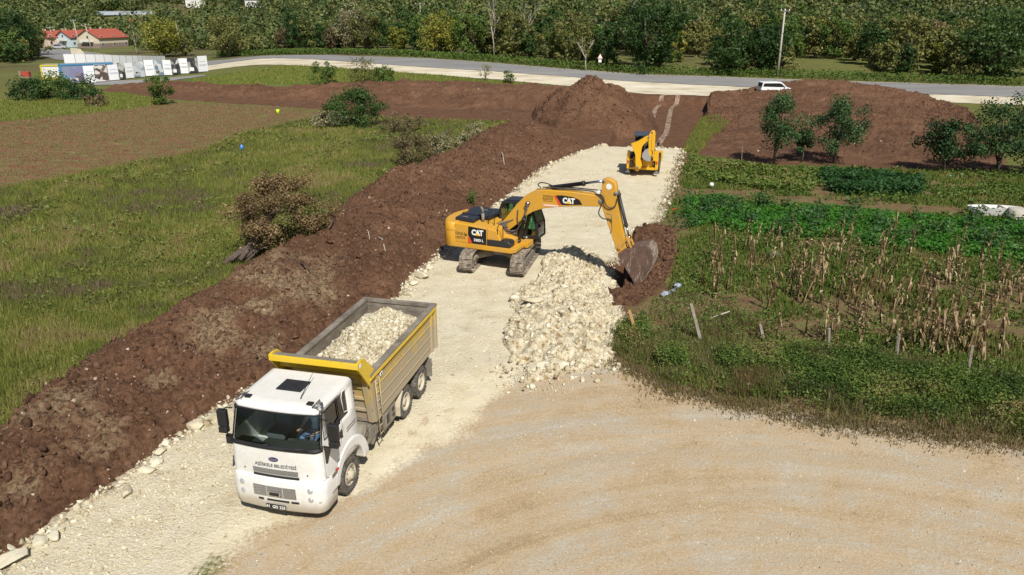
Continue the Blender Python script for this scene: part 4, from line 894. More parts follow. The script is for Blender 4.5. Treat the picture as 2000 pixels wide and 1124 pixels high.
s.tube([ctr, ctr+Vector((.2, 0, -.28))], .03, 6); s.build('steering_wheel', M['black'], truck)
for y in (-.62, .55):
    s = MB(); s.box((-.02, y, 1.68), (.52, .5, .2)); s.box((-.34, y, 2.1), (.16, .48, .75), rot=Matrix.Rotation(R(-8), 3, 'Y')); s.build('seat', plain('seat_cloth', (.10, .11, .13), .9), truck, .05)
s = MB(); s.box((1.1, -.5, 2.12), (.2, .28, .02)); s.build('paper', plain('paper', (.4, .42, .40), .8), truck)
# load
tx, ty, tw = -5.19, 16.26, -1.811
def tw_(p):
    c, s_ = math.cos(tw), math.sin(tw); p = [k*TS for k in p]; return (tx+p[0]*c-p[1]*s_, ty+p[0]*s_+p[1]*c, p[2])
u = np.linspace(-6.6, -1.80, 110); v = np.linspace(-1.15, 1.15, 54); U, V_ = np.meshgrid(u, v)
def load_h(U, V_):
    e = np.minimum(1, (1.15-np.abs(V_-.06))/1.0)**.8*np.minimum(1, (U+6.9)/1.3)*np.minimum(1, .72+.28*np.minimum(1, (-1.8-U)/2.0))
    e = e*(1-.75*(1-ss(.0, 1.1, (V_+1.15)+(-U-2.4)*.9))*1)
    return 2.3+.74*e+.22*(fbm(U*1.6, V_*1.6, 5, 5)-.5)
lo = gridmesh('rubble_load', U, V_, load_h(U, V_), M['rubble']); lo.location = (tx, ty, 0); lo.rotation_euler = (0, 0, tw); lo.scale = (TS,)*3; tag(lo, 'heaped bed of broken limestone filling the truck body', 'rubble')
n = 3400; a = rs.uniform(-6.5, -1.85, n); b = rs.uniform(-1.1, 1.1, n)
o = stones('load_stones', np.stack([a, b, load_h(a, b)], 1), np.clip(rs.lognormal(-2.85, .5, n), .025, .17), M['stone'], label='loose pale stones heaped in the tipper body', cat='stones'); o.location = (tx, ty, 0); o.rotation_euler = (0, 0, tw); o.scale = (TS,)*3
o = boulder(600, 690, .36, 'big pale block in the front corner of the tipper body behind the cab', .8, group='large blocks in the rubble pile'); del o['group']; o.location = Vector(tw_((-3.0, -.84, 2.28)))

# ================================================================ people: skinned figures
def figure(name, J, E, parent, mat, sub=2, root='pelvis'):
    names = list(J); me = bpy.data.meshes.new(name); me.from_pydata([J[k][0] for k in names], [(names.index(a), names.index(b)) for a, b in E], [])
    o = bpy.data.objects.new(name, me); col.objects.link(o)
    sk = o.modifiers.new('s', 'SKIN'); sk.use_smooth_shade = True
    for k, v in zip(names, me.skin_vertices[0].data):
        r = J[k][1]; v.radius = (r, r) if not isinstance(r, tuple) else r; v.use_root = (k == root)
    sb = o.modifiers.new('u', 'SUBSURF'); sb.levels = sub; sb.render_levels = sub
    dg = bpy.context.evaluated_depsgraph_get(); dg.update(); nm = bpy.data.meshes.new_from_object(o.evaluated_get(dg)); bpy.data.objects.remove(o)
    nm.materials.clear(); o = link(name, nm, mat, parent); return o
t = NT('driver_skin_and_clothes'); t2 = plain('skin', (.42, .24, .16), .55)
shirt = plain('pale_shirt', (.62, .68, .72), .85); jeans = plain('blue_jeans', (.09, .16, .32), .9); hair = plain('dark_hair', (.02, .015, .012), .7)
drv = empty('driver', tw_((.12, .52, 1.84)), tw, 'person in pale shirt and blue jeans sitting at the truck wheel, forearm in lap', 'person')
B = {'pelvis': ((-.12, 0, .08), (.16, .13)), 'waist': ((-.12, 0, .24), (.15, .12)), 'chest': ((-.10, 0, .45), (.175, .125)), 'neckb': ((-.09, 0, .58), (.10, .09)), 'neck': ((-.07, 0, .66), .055), 'head': ((-.04, 0, .76), (.078, .085)), 'crown': ((-.04, 0, .86), (.075, .08)),
     'hipL': ((-.04, .10, .06), .095), 'kneeL': ((.42, .15, .12), .065), 'ankL': ((.58, .15, -.3), .045), 'footL': ((.72, .15, -.36), .04),
     'hipR': ((-.04, -.10, .06), .095), 'kneeR': ((.42, -.17, .12), .065), 'ankR': ((.58, -.17, -.3), .045), 'footR': ((.72, -.17, -.36), .04),
     'shL': ((-.08, .19, .53), .062), 'elL': ((.06, .27, .28), .043), 'wrL': ((.28, .14, .2), .027), 'pmL': ((.335, .105, .195), (.035, .016)),
     'shR': ((-.08, -.19, .53), .062), 'elR': ((.12, -.27, .32), .043), 'wrR': ((.42, -.20, .36), .027), 'pmR': ((.485, -.185, .385), (.035, .016))}
EE = [('pelvis', 'waist'), ('waist', 'chest'), ('chest', 'neckb'), ('neckb', 'neck'), ('neck', 'head'), ('head', 'crown')]
for s_ in 'LR': EE += [('pelvis', 'hip'+s_), ('hip'+s_, 'knee'+s_), ('knee'+s_, 'ank'+s_), ('ank'+s_, 'foot'+s_), ('neckb', 'sh'+s_), ('sh'+s_, 'el'+s_), ('el'+s_, 'wr'+s_), ('wr'+s_, 'pm'+s_)]
for s_, dx in (('L', (.9, -.42, -.12)), ('R', (.85, .25, .3))):
    d = Vector(dx).normalized(); up = Vector((0, 0, 1)); sd = d.cross(up).normalized(); pm = Vector(B['pm'+s_][0])
    for k in range(4):
        a = pm+sd*(k-1.5)*.02+d*.02; L = (.03, .034, .032, .025)[k]
        B[f'f{k}a{s_}'] = (tuple(a+d*.02), .0085); B[f'f{k}b{s_}'] = (tuple(a+d*(.02+L)-up*.008), .008); B[f'f{k}c{s_}'] = (tuple(a+d*(.02+L*1.6)-up*.028), .0065)
        EE += [('pm'+s_, f'f{k}a{s_}'), (f'f{k}a{s_}', f'f{k}b{s_}'), (f'f{k}b{s_}', f'f{k}c{s_}')]
    tb = sd*(.04 if s_ == 'L' else -.04); B['t1'+s_] = (tuple(Vector(B['wr'+s_][0])+d*.03+tb), .010); B['t2'+s_] = (tuple(Vector(B['wr'+s_][0])+d*.065+tb*1.3), .0085)
    EE += [('wr'+s_, 't1'+s_), ('t1'+s_, 't2'+s_)]
drv.scale = (.97,)*3
bd_ = figure('body', B, EE, drv, t2)
def cover(name, body, test, off, mat):
    """clothing: the matching region of the body surface moved outwards"""
    bm = bmesh.new(); bm.from_mesh(body.data); bm.normal_update()
    bmesh.ops.delete(bm, geom=[f for f in bm.faces if not test(f.calc_center_median())], context='FACES')
    for v in bm.verts: v.co += v.normal*off
    me = bpy.data.meshes.new(name); bm.to_mesh(me); bm.free(); return link(name, me, mat, body)
cover('shirt', bd_, lambda c: .14 < c.z < .60 and c.x < .10 and not (abs(c.y) > .2 and (c.x > .02 or c.z < .34)), .012, shirt)
cover('trousers', bd_, lambda c: (c.z < .17 and c.x < .3 and abs(c.y) < .3 and c.z > -.1 and not (c.x > .1 and c.z > .19)) or (c.z < .2 and c.x > .28 and c.z > -.28 and abs(abs(c.y)-.16) < .09 and not c.z > .185), .012, jeans)
cover('hair', bd_, lambda c: c.z > .83 or (c.z > .74 and c.x < -.06), .012, hair)
# ================================================================ tracked excavator
EX, EY, EW = -.485, 34.445, -.40
exc = empty('tracked_excavator', (EX, EY, 0), EW, 'yellow tracked excavator standing on the white road with its bucket down in dark soil', 'excavator')
TW = 1.337-EW                                    # heading of the tracks in the frame of the house
def rot2(x, y, z, a=TW): return (x*math.cos(a)-y*math.sin(a), x*math.sin(a)+y*math.cos(a), z)
def track_path(L=2.1, r=.44, n=46, zb=.06):
    """belt centre line: long flat bottom, raised ends, slightly sagging top"""
    P = []
    for x in np.linspace(-L+.46, L-.46, 15)[:-1]: P.append((x, zb))
    for a in np.linspace(-75, 90, 9)[:-1]: P.append((L-.44+.42*math.cos(R(a)), .50+.42*math.sin(R(a))))
    for x in np.linspace(L-.44, -L+.44, 15)[:-1]: P.append((x, .92-.02*math.cos(x*2)))
    for a in np.linspace(90, 255, 9)[:-1]: P.append((-L+.44+.42*math.cos(R(a)), .50+.42*math.sin(R(a))))
    P = [Vector(p) for p in P]+[Vector(P[0])]
    L_ = [0]
    for a, b in zip(P, P[1:]): L_.append(L_[-1]+(b-a).length)
    out = []
    for k in range(n):
        s_ = L_[-1]*k/n; i = max(j for j in range(len(L_)) if L_[j] <= s_); out.append((P[i].lerp(P[i+1], (s_-L_[i])/(L_[i+1]-L_[i])), (P[i+1]-P[i]).normalized()))
    return out
for sg in (-1, 1):
    s = MB(); yc = sg*1.19; path = track_path()
    for p, d in path:
        rot = Matrix.Rotation(-math.atan2(d.y, d.x), 3, 'Y'); c = Vector((p.x, yc, p.y)); nrm = Vector((d.y, 0, -d.x))
        s.box(c, (.183, .60, .035), 0, rot); 
        for o in (-.07, .0, .07): s.box(c+nrm*.026+Vector((d.x, 0, d.y))*o, (.018, .60, .03), 0, rot)
        s.box(c-nrm*.05, (.12, .16, .07), 0, rot)
    s.v = [rot2(*v) for v in s.v]; tr = s.build('track', M['track'], exc)
    s = MB(); s.bx(-1.55, 1.55, yc-.16, yc+.16, .26, .66); s.bx(-1.2, 1.2, yc-.22, yc+.22, .40, .60); s.v = [rot2(*v) for v in s.v]; s.build('track_frame', M['steel'], tr, .03)
    for x, r in ((-1.66, .36), (1.66, .37)):
        s = MB(); s.lathe([(0, -.12), (.15, -.13), (.2, -.08), (r, -.07), (r, .07), (.2, .08), (.15, .13), (0, .12)], (x, yc, .5), 'y', 20)
        s.v = [rot2(*v) for v in s.v]; s.build('sprocket' if x < 0 else 'idler_wheel', M['track'], tr)
    for k in range(7):
        s = MB(); s.lathe([(0, -.16), (.1, -.16), (.1, .16), (0, .16)], (-1.26+.42*k, yc, .2), 'y', 12); s.v = [rot2(*v) for v in s.v]; s.build('track_roller', M['steel'], tr)
s = MB()
for a in (-1, 1):
    for b in (-1, 1): s.tube([(a*.35, b*.3, .72), (a*.75, b*.95, .60), (a*.95, b*1.15, .5)], [.24, .19, .17], 10)
s.box((0, 0, .72), (1.1, 1.0, .3)); s.lathe([(0, .62), (.62, .62), (.66, .72), (.66, .98), (0, .98)], (0, 0, 0), 'z', 28)
s.v = [rot2(*v) for v in s.v]; s.build('undercarriage', M['steel'], exc)
# house (upper frame): x forward, y left; near side is y<0
s = MB()
s.prism([(-2.2, 1.0), (1.05, .98), (1.3, 1.05), (1.3, 1.22), (-2.2, 1.22)], XZ, -1.36, 1.34); s.build('deck', M['cat'], exc, .03)
def cw_pt(a, y_): return a
s = MB(); ys_ = np.linspace(-1.38, 1.38, 15); rows = []
for z, ins in ((1.0, .06), (1.06, 0), (1.9, 0), (2.1, .05), (2.16, .14)):
    r_ = [(-1.75, -1.38+ins*.5, z)]
    for y in ys_: r_.append((-2.22-.50*(1-(abs(y)/1.38)**2.6)+ins, y*(1-ins*.4), z))
    r_.append((-1.75, 1.38-ins*.5, z)); rows.append(r_)
shell(rows).build('counterweight', M['cat'], exc, outward=True)
s = MB(); s.prism([(-1.76, 1.22), (-.16, 1.22), (-.16, 2.06), (-1.05, 2.12), (-1.76, 2.14)], XZ, -1.36, 1.36); s.build('engine_housing', M['cat'], exc, .05, 3)
s = MB(); s.prism([(-.155, 1.22), (.50, 1.22), (.50, 1.52), (.30, 1.95), (-.155, 2.04)], XZ, -1.30, -.38); s.prism([(.30, 1.22), (1.0, 1.22), (1.0, 1.5), (.5, 1.62), (.3, 1.62)], XZ, -.75, -.36); s.build('fuel_tank_housing', M['cat'], exc, .04, 3)
s = MB(); s.prism([(-.15, 1.24), (1.0, 1.24), (1.02, 1.42), (.9, 1.52), (-.15, 1.52)], XZ, -1.37, -.80); s.build('step_box', M['dark'], exc, .04, 3)
s = MB()  # handrail over the steps
for y in (-1.28,): s.tube([(.35, y, 1.5), (.35, y, 2.1), (.42, y, 2.25), (.55, y, 2.3), (.62, y, 2.2), (.62, y, 1.5)], .02, 6)
s.build('handrail', M['black'], exc)
s = MB(); s.tube([(-.35, -.7, 2.05), (-.35, -.7, 2.5), (-.30, -.7, 2.62), (-.12, -.7, 2.62), (-.06, -.7, 2.5), (-.06, -.7, 2.05)], .018, 6); s.build('grab_rail', M['black'], exc)
s = MB()  # dark engine hood, two lids
s.prism([(-1.95, -.95), (-.95, -1.05), (-.95, -.35), (-1.95, -.3)], lambda u, v, d: (u, v, d), 2.14, 2.30); s.prism([(-1.98, -.22), (-.50, -.30), (-.42, .45), (-.5, 1.2), (-1.95, 1.2)], lambda u, v, d: (u, v, d), 2.14, 2.33); s.build('engine_hood', plain('hood_black', (.022, .024, .032), .38), exc, .04, 3)
s = MB()
for x, y, z in ((-1.45, -.9, 2.3), (-1.1, .5, 2.33), (-.9, .9, 2.33)): s.tube([(x-.14, y, z), (x-.12, y, z+.06), (x+.12, y, z+.06), (x+.14, y, z)], .014, 5)
s.build('hood_handles', M['steel'], exc)
s = MB(); s.tube([(-.72, -.52, 2.05), (-.72, -.52, 2.5)], .075, 14); s.tube([(-.72, -.52, 2.48), (-.74, -.52, 2.7), (-.82, -.52, 2.78)], .055, 12); s.build('exhaust', M['steel'], exc)
s = MB(); s.box((-1.9, .1, 2.36), (.12, .3, .08)); s.build('rear_camera', M['cat'], exc, .01)
# black side decal, red wedge, lettering on the near side
sd = lambda off: (lambda u, v, d: (u, -1.365-off-d, v))
s = MB(); s.prism([(-1.07, 2.05), (-.17, 1.98), (-.17, 1.26), (-.88, 1.26), (-1.10, 1.66)], sd(0), 0, .004); dec = s.build('side_decal', M['blackdecal'], exc)
s = MB(); s.prism([(-1.11, 1.62), (-.90, 1.26), (-1.10, 1.26)], sd(0), 0, .004); s.build('red_wedge', M['reddecal'], dec)
def cat_logo(fn, size, parent, off):
    text('logo_lettering', 'CAT', size, lambda u, v, d: fn(u, v, d), M['whitedecal'], parent, offset=off, sx=.92, space=.88)
    s_ = MB(); k = size*.36; s_.prism([(-k, -k*1.06), (k, -k*1.06), (0, k*.02)], fn, .003, .008); s_.build('logo_triangle', plain('logo_yellow', (.8, .45, .01), .4), parent)
cat_logo(lambda u, v, d: sd(.006)(u-.62, v+1.78, d), .34, dec, .018)
text('model_lettering', '320D L', .16, lambda u, v, d: sd(.006)(u-.56, v+1.43, d), M['whitedecal'], dec, offset=.006)
text('side_lettering', 'SİSKELE', .17, lambda u, v, d: sd(.004)(u-1.50, v+1.66, d), M['browntext'], exc, sx=.9)
text('side_lettering', 'LEDİYE', .17, lambda u, v, d: sd(.004)(u-1.50, v+1.47, d), M['browntext'], exc, sx=.9)
s = MB(); s.tube([(-1.75, -1.385, 1.78), (-2.18, -1.385, 1.78)], .006, 4); s.tube([(-1.76, -1.372, 1.1), (-1.76, -1.372, 2.1)], .008, 4); s.build('panel_gap', M['seal'], exc)
s = MB(); s.prism([(-1.24, 1.58), (-1.16, 1.58), (-1.16, 1.67), (-1.24, 1.67)], sd(0), 0, .006); s.build('latch', M['black'], exc)
# cab on the far side of the boom
cabx = [(-.30, 1.25), (-.30, 2.55), (-.15, 2.92), (.9, 3.0), (1.30, 2.85), (1.62, 2.0), (1.66, 1.25)]
C0, C1 = .42, 1.36
def frame_side(y, th):
    out = cabx; holes = [[(-.2, 2.05), (-.2, 2.52), (-.06, 2.82), (.40, 2.86), (.40, 2.05)], [(.50, 1.42), (.50, 2.87), (.88, 2.90), (1.22, 2.77), (1.50, 2.0), (1.55, 1.42)]]
    return plate('cab_frame', out, holes, th, lambda u, v, w: (u, y+w, v), M['black'], exc, .012)
frame_side(C0, .06); frame_side(C1, .06)
s = MB()
for (a, b), (c, d_) in zip(cabx[1:4], cabx[2:5]):
    s.prism([(a, b), (c, d_), (c, d_-.07), (a, b-.07)], XZ, C0-.05, C1+.05)
s.prism([(.0, 3.0), (.75, 3.03), (.75, 2.97), (.0, 2.94)], XZ, C0+.1, C1-.1); s.build('cab_roof', plain('cab_roof', (.028, .03, .042), .35), exc, .025, 3)
s = MB(); s.bx(-.32, -.26, C0, C1, 1.25, 2.0); s.bx(-.3, 1.64, C0, C1, 1.22, 1.34)
for y in (C0, C1): s.bar((1.66, y, 1.3), (1.62, y, 2.0), .07); s.bar((1.62, y, 2.0), (1.30, y, 2.86), .06)
s.bar((1.62, C0, 2.0), (1.62, C1, 2.0), .05); s.bar((1.66, C0, 1.30), (1.66, C1, 1.3), .08); s.bar((1.30, C0, 2.86), (1.30, C1, 2.86), .06); s.build('cab_pillars', M['black'], exc)
s = MB()
for y in (C0-.012, C1+.012): s.prism([(-.2, 2.0), (-.2, 2.52), (-.06, 2.82), (.4, 2.87), (.9, 2.91), (1.22, 2.79), (1.5, 2.0), (1.55, 1.4), (.5, 1.4), (.5, 2.0)], XZ, y-.004, y+.004)
s.prism([(1.67, 1.3), (1.63, 2.0), (1.31, 2.84), (1.305, 2.84), (1.625, 2.0), (1.665, 1.3)], XZ, C0+.03, C1-.03); s.prism([(-.30, 2.0), (-.30, 2.5), (-.16, 2.88), (-.165, 2.88), (-.305, 2.5), (-.305, 2.0)], XZ, C0+.03, C1-.03)
s.build('cab_glass', glassmat('cab_glass', (.55, .78, .64), .16), exc)
s = MB(); s.box((.35, .9, 1.62), (.5, .5, .16)); s.box((.08, .9, 1.98), (.14, .48, .7), rot=Matrix.Rotation(R(-10), 3, 'Y')); s.box((.6, .62, 1.75), (.4, .1, .08)); s.box((.6, 1.18, 1.75), (.4, .1, .08)); s.build('operator_seat', plain('cab_seat', (.04, .04, .045), .8), exc, .04)
s = MB(); s.prism([(.85, 1.22), (1.45, 1.24), (1.45, 1.0), (.85, 1.0)], XZ, -.3, C0-.02); s.build('front_step', M['cat'], exc, .02)
s = MB(); s.lathe([(0, .01), (.045, .006), (.045, -.01)], (0, 0, 0), 'y', 16); w_ = s.build('round_sticker', M['whitedecal'], exc); w_.location = (1.12, C0-.05, 1.32)
s = MB(); s.tube([(1.60, C0-.05, 2.5), (1.72, C0-.12, 2.7), (1.72, C0-.12, 2.95)], .014, 5); s.box((1.72, C0-.12, 2.75), (.05, .16, .28)); s.build('cab_mirror', M['black'], exc, .006)
# machinery between tank and boom foot
s = MB(); s.bx(-.14, .7, -.36, .34, 1.22, 1.7); s.box((.2, 0, 1.9), (.35, .5, .35))
for k in range(5): s.tube([(-.2+.12*k, -.32, 1.75), (.0+.12*k, -.30, 2.05+.04*k), (.35+.09*k, -.26, 2.1+.05*k)], .025, 6)
s.build('valve_block', M['steel'], exc, .01)
# boom: outline in the plane of the boom
BO = [(.05, 1.62), (-.05, 1.85), (.06, 2.02), (.46, 2.50), (.88, 3.04), (1.30, 3.48), (1.72, 3.74), (2.28, 3.80), (3.5, 3.82), (4.72, 3.76), (4.98, 3.58), (4.98, 3.40), (4.86, 3.30), (4.5, 3.26), (3.7, 3.19), (2.9, 3.08), (2.18, 2.95), (1.66, 2.74), (1.25, 2.46), (.95, 2.14), (.62, 1.86), (.32, 1.62)]
boom = plate('boom', BO, [], .42, lambda u, v, w: (u, w, v), M['cat'], exc, .025)
for (x, z, r, y) in ((1.44, 3.12, .10, .26), (2.34, 3.84, .09, .16), (4.84, 3.5, .13, .27), (.14, 1.82, .12, .30)): s = MB(); s.lathe([(0, -y), (r*.6, -y), (r, -y+.03), (r, y-.03), (r*.6, y), (0, y)], (x, 0, z), 'y', 18); s.build('boom_pin', M['steel'], boom)
s = MB(); s.prism([(2.22, 3.78), (2.30, 3.95), (2.42, 3.95), (2.55, 3.8)], XZ, -.12, -.07); s.prism([(2.22, 3.78), (2.30, 3.95), (2.42, 3.95), (2.55, 3.8)], XZ, .07, .12); s.build('cylinder_bracket', M['cat'], boom, .008)
# weld seams and dirt lip
s = MB(); s.tube([(1.72, -.216, 3.70), (1.50, -.216, 3.2), (1.62, -.216, 2.80)], .007, 4); s.tube([(4.35, -.216, 3.76), (4.35, -.216, 3.28)], .007, 4); s.build('weld_seam', M['browntext'], boom)
def cyl(a, b, name, r=.075, rr=.045, frac=.58, parent=None, both=None, y=0):
    a, b = Vector(a), Vector(b); m = a.lerp(b, frac); d = (b-a).normalized()
    s_ = MB(); s_.tube([a, a+d*.05, m-d*.12, m-d*.12, m, m], [r*.8, r, r, r*1.25, r*1.25, r*.7], 16); s_.lathe([(0, -.1), (r*1.1, -.1), (r*1.1, .1), (0, .1)], a, 'y', 14)
    o_ = s_.build(name, M['dark'], parent); s_ = MB(); s_.tube([m, b], rr, 12); s_.lathe([(0, -.09), (rr*1.9, -.09), (rr*1.9, .09), (0, .09)], b, 'y', 14); s_.build('piston_rod', M['rod'], o_); return o_
cyl((1.0, -.33, 1.30), (1.44, -.33, 3.12), 'boom_cylinder', .08, .05, .62, exc); cyl((1.0, .33, 1.30), (1.44, .33, 3.12), 'boom_cylinder', .08, .05, .62, exc)
cyl((2.36, 0, 3.87), (4.93, 0, 4.40), 'stick_cylinder', .095, .055, .64, exc)
# boom decals (near face, y<0)
bd2 = lambda off: (lambda u, v, d: (u, -.235-off-d, v))
s = MB(); s.prism([(2.74, 3.60), (3.05, 3.63), (3.55, 3.60), (3.86, 3.50), (4.0, 3.29), (3.3, 3.205), (3.03, 3.19)], bd2(0), 0, .004); bdc = s.build('boom_decal', M['blackdecal'], boom)
s = MB(); s.prism([(2.66, 3.57), (2.73, 3.59), (3.02, 3.185), (2.90, 3.17)], bd2(0), 0, .004); s.build('red_stripe', M['reddecal'], bdc)
cat_logo(lambda u, v, d: bd2(.006)(u+3.36, v+3.40, d), .33, bdc, .018)
text('boom_lettering', 'BAŞİSKELE', .115, lambda u, v, d: bd2(.002)(u+2.38, v+3.52, d), M['browntext'], boom, sx=.85, offset=.002)
text('boom_lettering', 'BELEDİYESİ', .115, lambda u, v, d: bd2(.002)(u+2.38, v+3.40, d), M['browntext'], boom, sx=.85, offset=.002)
s = MB(); s.prism([(2.16, 3.29), (2.60, 3.29), (2.60, 3.315), (2.16, 3.315)], bd2(0), 0, .003); s.build('faded_lettering', M['browntext'], boom)
s = MB(); s.prism([(2.12, 3.155), (2.88, 3.16), (2.88, 3.08), (2.20, 3.07)], bd2(0), 0, .004); pk = s.build('pink_strip', plain('pink_sticker', (.80, .42, .34), .6), boom)
s = MB(); s.prism([(2.24, 3.105), (2.80, 3.105), (2.80, 3.13), (2.22, 3.13)], bd2(.004), 0, .003); s.build('faded_lettering', M['whitedecal'], pk)
# stick
ST = [(4.85, 4.46), (4.96, 4.53), (5.14, 4.52), (5.42, 4.38), (5.55, 3.95), (5.62, 3.62), (6.20, 1.75), (6.34, 1.48), (6.34, 1.34), (6.14, 1.22), (5.86, 1.13), (5.76, 1.14), (5.62, 1.38), (5.36, 2.06), (5.08, 2.76), (4.80, 3.45)]
ST = [(4.85, 4.46), (4.96, 4.53), (5.16, 4.52), (5.42, 4.38), (5.52, 3.90), (5.50, 3.62), (5.72, 2.8), (6.02, 1.66), (6.10, 1.45), (6.02, 1.24), (5.90, 1.14), (5.78, 1.14), (5.62, 1.38), (5.36, 2.06), (5.08, 2.76), (4.80, 3.42)]
stick = plate('stick', ST, [], .34, lambda u, v, w: (u, w, v), M['cat'], exc, .02)
s = MB(); o = [(5.16+.13*math.cos(a), 4.20+.13*math.sin(a)) for a in np.linspace(0, 6.283, 29)[:-1]]; s.prism(o, lambda u, v, d: (u, -.196-d, v), 0, .004); s.build('round_plate', M['whitedecal'], stick)
for (x, z, r, y) in ((4.93, 4.42, .07, .22), (5.47, 3.92, .08, .22), (5.88, 1.25, .09, .24), (5.76, 1.55, .07, .24)): s = MB(); s.lathe([(0, -y), (r, -y), (r, y), (0, y)], (x, 0, z), 'y', 16); s.build('stick_pin', M['steel'], stick)
s = MB(); s.tube([(5.10, -.18, 3.0), (5.32, -.18, 2.95), (5.38, -.18, 2.3), (5.30, -.18, 2.1)], .018, 6); s.tube([(5.42, -.176, 4.3), (5.32, -.176, 3.85), (5.55, -.176, 2.2)], .007, 4); s.build('grease_pipe', M['hose'], stick)
cyl((5.56, 0, 3.84), (6.12, 0, 1.98), 'bucket_cylinder', .075, .045, .74, exc)
s = MB()
for y in (-.21, .21):
    s.bar((5.76, y, 1.50), (6.12, y, 1.98), .05, .12, up=(0, 1, 0)); s.bar((6.12, y, 1.98), (6.34, y, 1.46), .05, .13, up=(0, 1, 0))
    for p in ((5.76, 1.5), (6.12, 1.98), (6.34, 1.46)): s.lathe([(0, -.04), (.085, -.04), (.085, .04), (0, .04)], (p[0], y, p[1]), 'y', 16)
s.build('bucket_linkage', M['cat'], exc, .006)
# bucket
BK = [(5.80, 1.32), (6.0, 1.50), (6.36, 1.62), (6.78, 1.80), (7.06, 1.84), (7.26, 1.66), (7.34, 1.34), (7.30, .98), (7.10, .52), (6.86, .08), (6.68, -.12)]
INN = [(6.0, 1.28), (6.36, 1.50), (6.80, 1.68), (7.02, 1.70), (7.16, 1.55), (7.22, 1.3), (7.19, 1.0), (7.0, .56), (6.8, .14), (6.66, -.10)]
bw = .60
s = MB(); n = len(BK)
for (a, b) in zip(BK, BK[1:]):
    d = (Vector(b)-Vector(a)).normalized(); nn = Vector((d.y, -d.x))*-.04
    s.prism([a, b, (b[0]-nn.x*-1*.0+d.y*-.05, b[1]+d.x*.05*-1*-1*0-(-d.x)*-.05*0-.0), (a[0]+d.y*-.05, a[1])] if 0 else [a, b, (b[0]-d.y*-.0+(-1)*.045*abs(d.y), b[1]-.045*abs(d.x)), (a[0]-.045*abs(d.y), a[1]-.045*abs(d.x))], XZ, -bw, bw)
bkt = s.build('bucket', M['bucket'], exc)
for y in (-bw, bw):
    s = MB(); s.prism(BK+[(6.5, .3), (6.1, .85)], XZ, y-.025, y+.025); s.build('bucket_side', M['bucket'], bkt, .008)
for y in (-.36, -.12, .12, .36):
    s = MB()
    for a, b in zip(BK[4:], BK[5:]): s.bar((a[0]+.01, y, a[1]), (b[0]+.01, y, b[1]), .08, .05, up=(0, 1, 0)) if 0 else s.prism([a, b, (b[0]+.03, b[1]), (a[0]+.03, a[1])], XZ, y-.05, y+.05)
    s.build('wear_strip', M['track'], bkt)
for k in range(5):
    y = -.5+.25*k; s = MB(); s.prism([(6.72, -.04), (6.62, -.36), (6.60, -.36), (6.60, -.06)], XZ, y-.045, y+.045); s.build('bucket_tooth', M['track'], bkt)
for y in (-.2, .2):
    s = MB(); s.prism([(5.78, 1.14), (5.74, 1.30), (5.85, 1.42), (6.30, 1.60), (6.48, 1.60), (6.46, 1.42), (6.1, 1.26), (5.9, 1.12)], XZ, y-.03, y+.03); s.build('bucket_ear', M['cat'], bkt, .006)
# hoses
H_ = [[(2.0, -.12, 3.86), (1.86, -.14, 3.98), (2.0, -.16, 4.10), (2.3, -.14, 4.08), (2.5, -.1, 4.0)], [(2.1, -.16, 3.90), (3.2, -.15, 3.93), (4.4, -.16, 3.92), (4.62, -.22, 3.80), (4.92, -.30, 3.78), (5.02, -.30, 3.55), (5.12, -.28, 3.36), (5.34, -.25, 3.28), (5.50, -.22, 3.42), (5.54, -.2, 3.7)],
      [(4.6, -.22, 3.84), (4.95, -.30, 3.66), (4.86, -.32, 3.3), (4.78, -.3, 3.0), (4.95, -.26, 2.78), (5.28, -.22, 2.76), (5.34, -.2, 2.62)], [(2.4, .14, 3.9), (3.5, .14, 3.93), (4.6, .14, 3.92)],
      [(.55, -.5, 1.95), (.35, -.6, 2.0), (.45, -.5, 1.78), (.8, -.38, 1.72), (1.0, -.3, 1.95), (.9, -.26, 2.3), (.92, -.24, 2.75)], [(.35, -.45, 2.05), (.55, -.55, 1.85), (.85, -.42, 1.8), (1.02, -.32, 2.0)]]
for h in H_:
    P = [Vector(p) for p in h]; sm = []
    for i in range(len(P)-1):
        p0, p1, p2, p3 = P[max(i-1, 0)], P[i], P[i+1], P[min(i+2, len(P)-1)]
        for k in range(6): u_ = k/6; sm.append(.5*((2*p1)+(p2-p0)*u_+(2*p0-5*p1+4*p2-p3)*u_*u_+(3*p1-p0-3*p2+p3)*u_**3))
    s = MB(); s.tube(sm+[P[-1]], .028, 7); s.build('hydraulic_hose', M['hose'], exc)
s = MB(); s.box((4.70, -.05, 3.9), (.14, .3, .12)); s.build('hose_clamp', M['whitedecal'], exc, .01)

# ================================================================ backhoe loader seen from behind (x right, y forward)
bl = empty('backhoe_loader', (9.442, 54.6, 0), 1.328-math.pi/2, 'yellow backhoe loader seen from behind with folded arm, at the end of the white road', 'backhoe loader')
s = MB(); s.bx(-1.05, 1.05, .0, .16, .45, .62); s.bx(-1.05, 1.05, 0, .14, 1.05, 1.2); s.bx(-.7, .7, .14, 1.2, .5, 1.3); s.bx(-.45, .45, 1.2, 4.4, .6, 1.0); s.build('rear_frame', M['jcb'], bl, .02)
for sg in (-1, 1):
    s = MB(); s.bx(sg*.92, sg*1.12, -.04, .2, .5, 1.78); s.build('stabilizer_tube', M['jcb'], bl, .02)
    s = MB(); s.bx(sg*.96, sg*1.08, .02, .14, .28, .6); s.box((sg*1.02, .08, .25), (.32, .34, .06)); s.build('stabilizer_foot', M['steel'], bl, .01)
    s = MB(); s.box((sg*1.02, -.06, 1.0), (.1, .04, .2)); s.build('tail_lamp', M['red'], bl, .01)
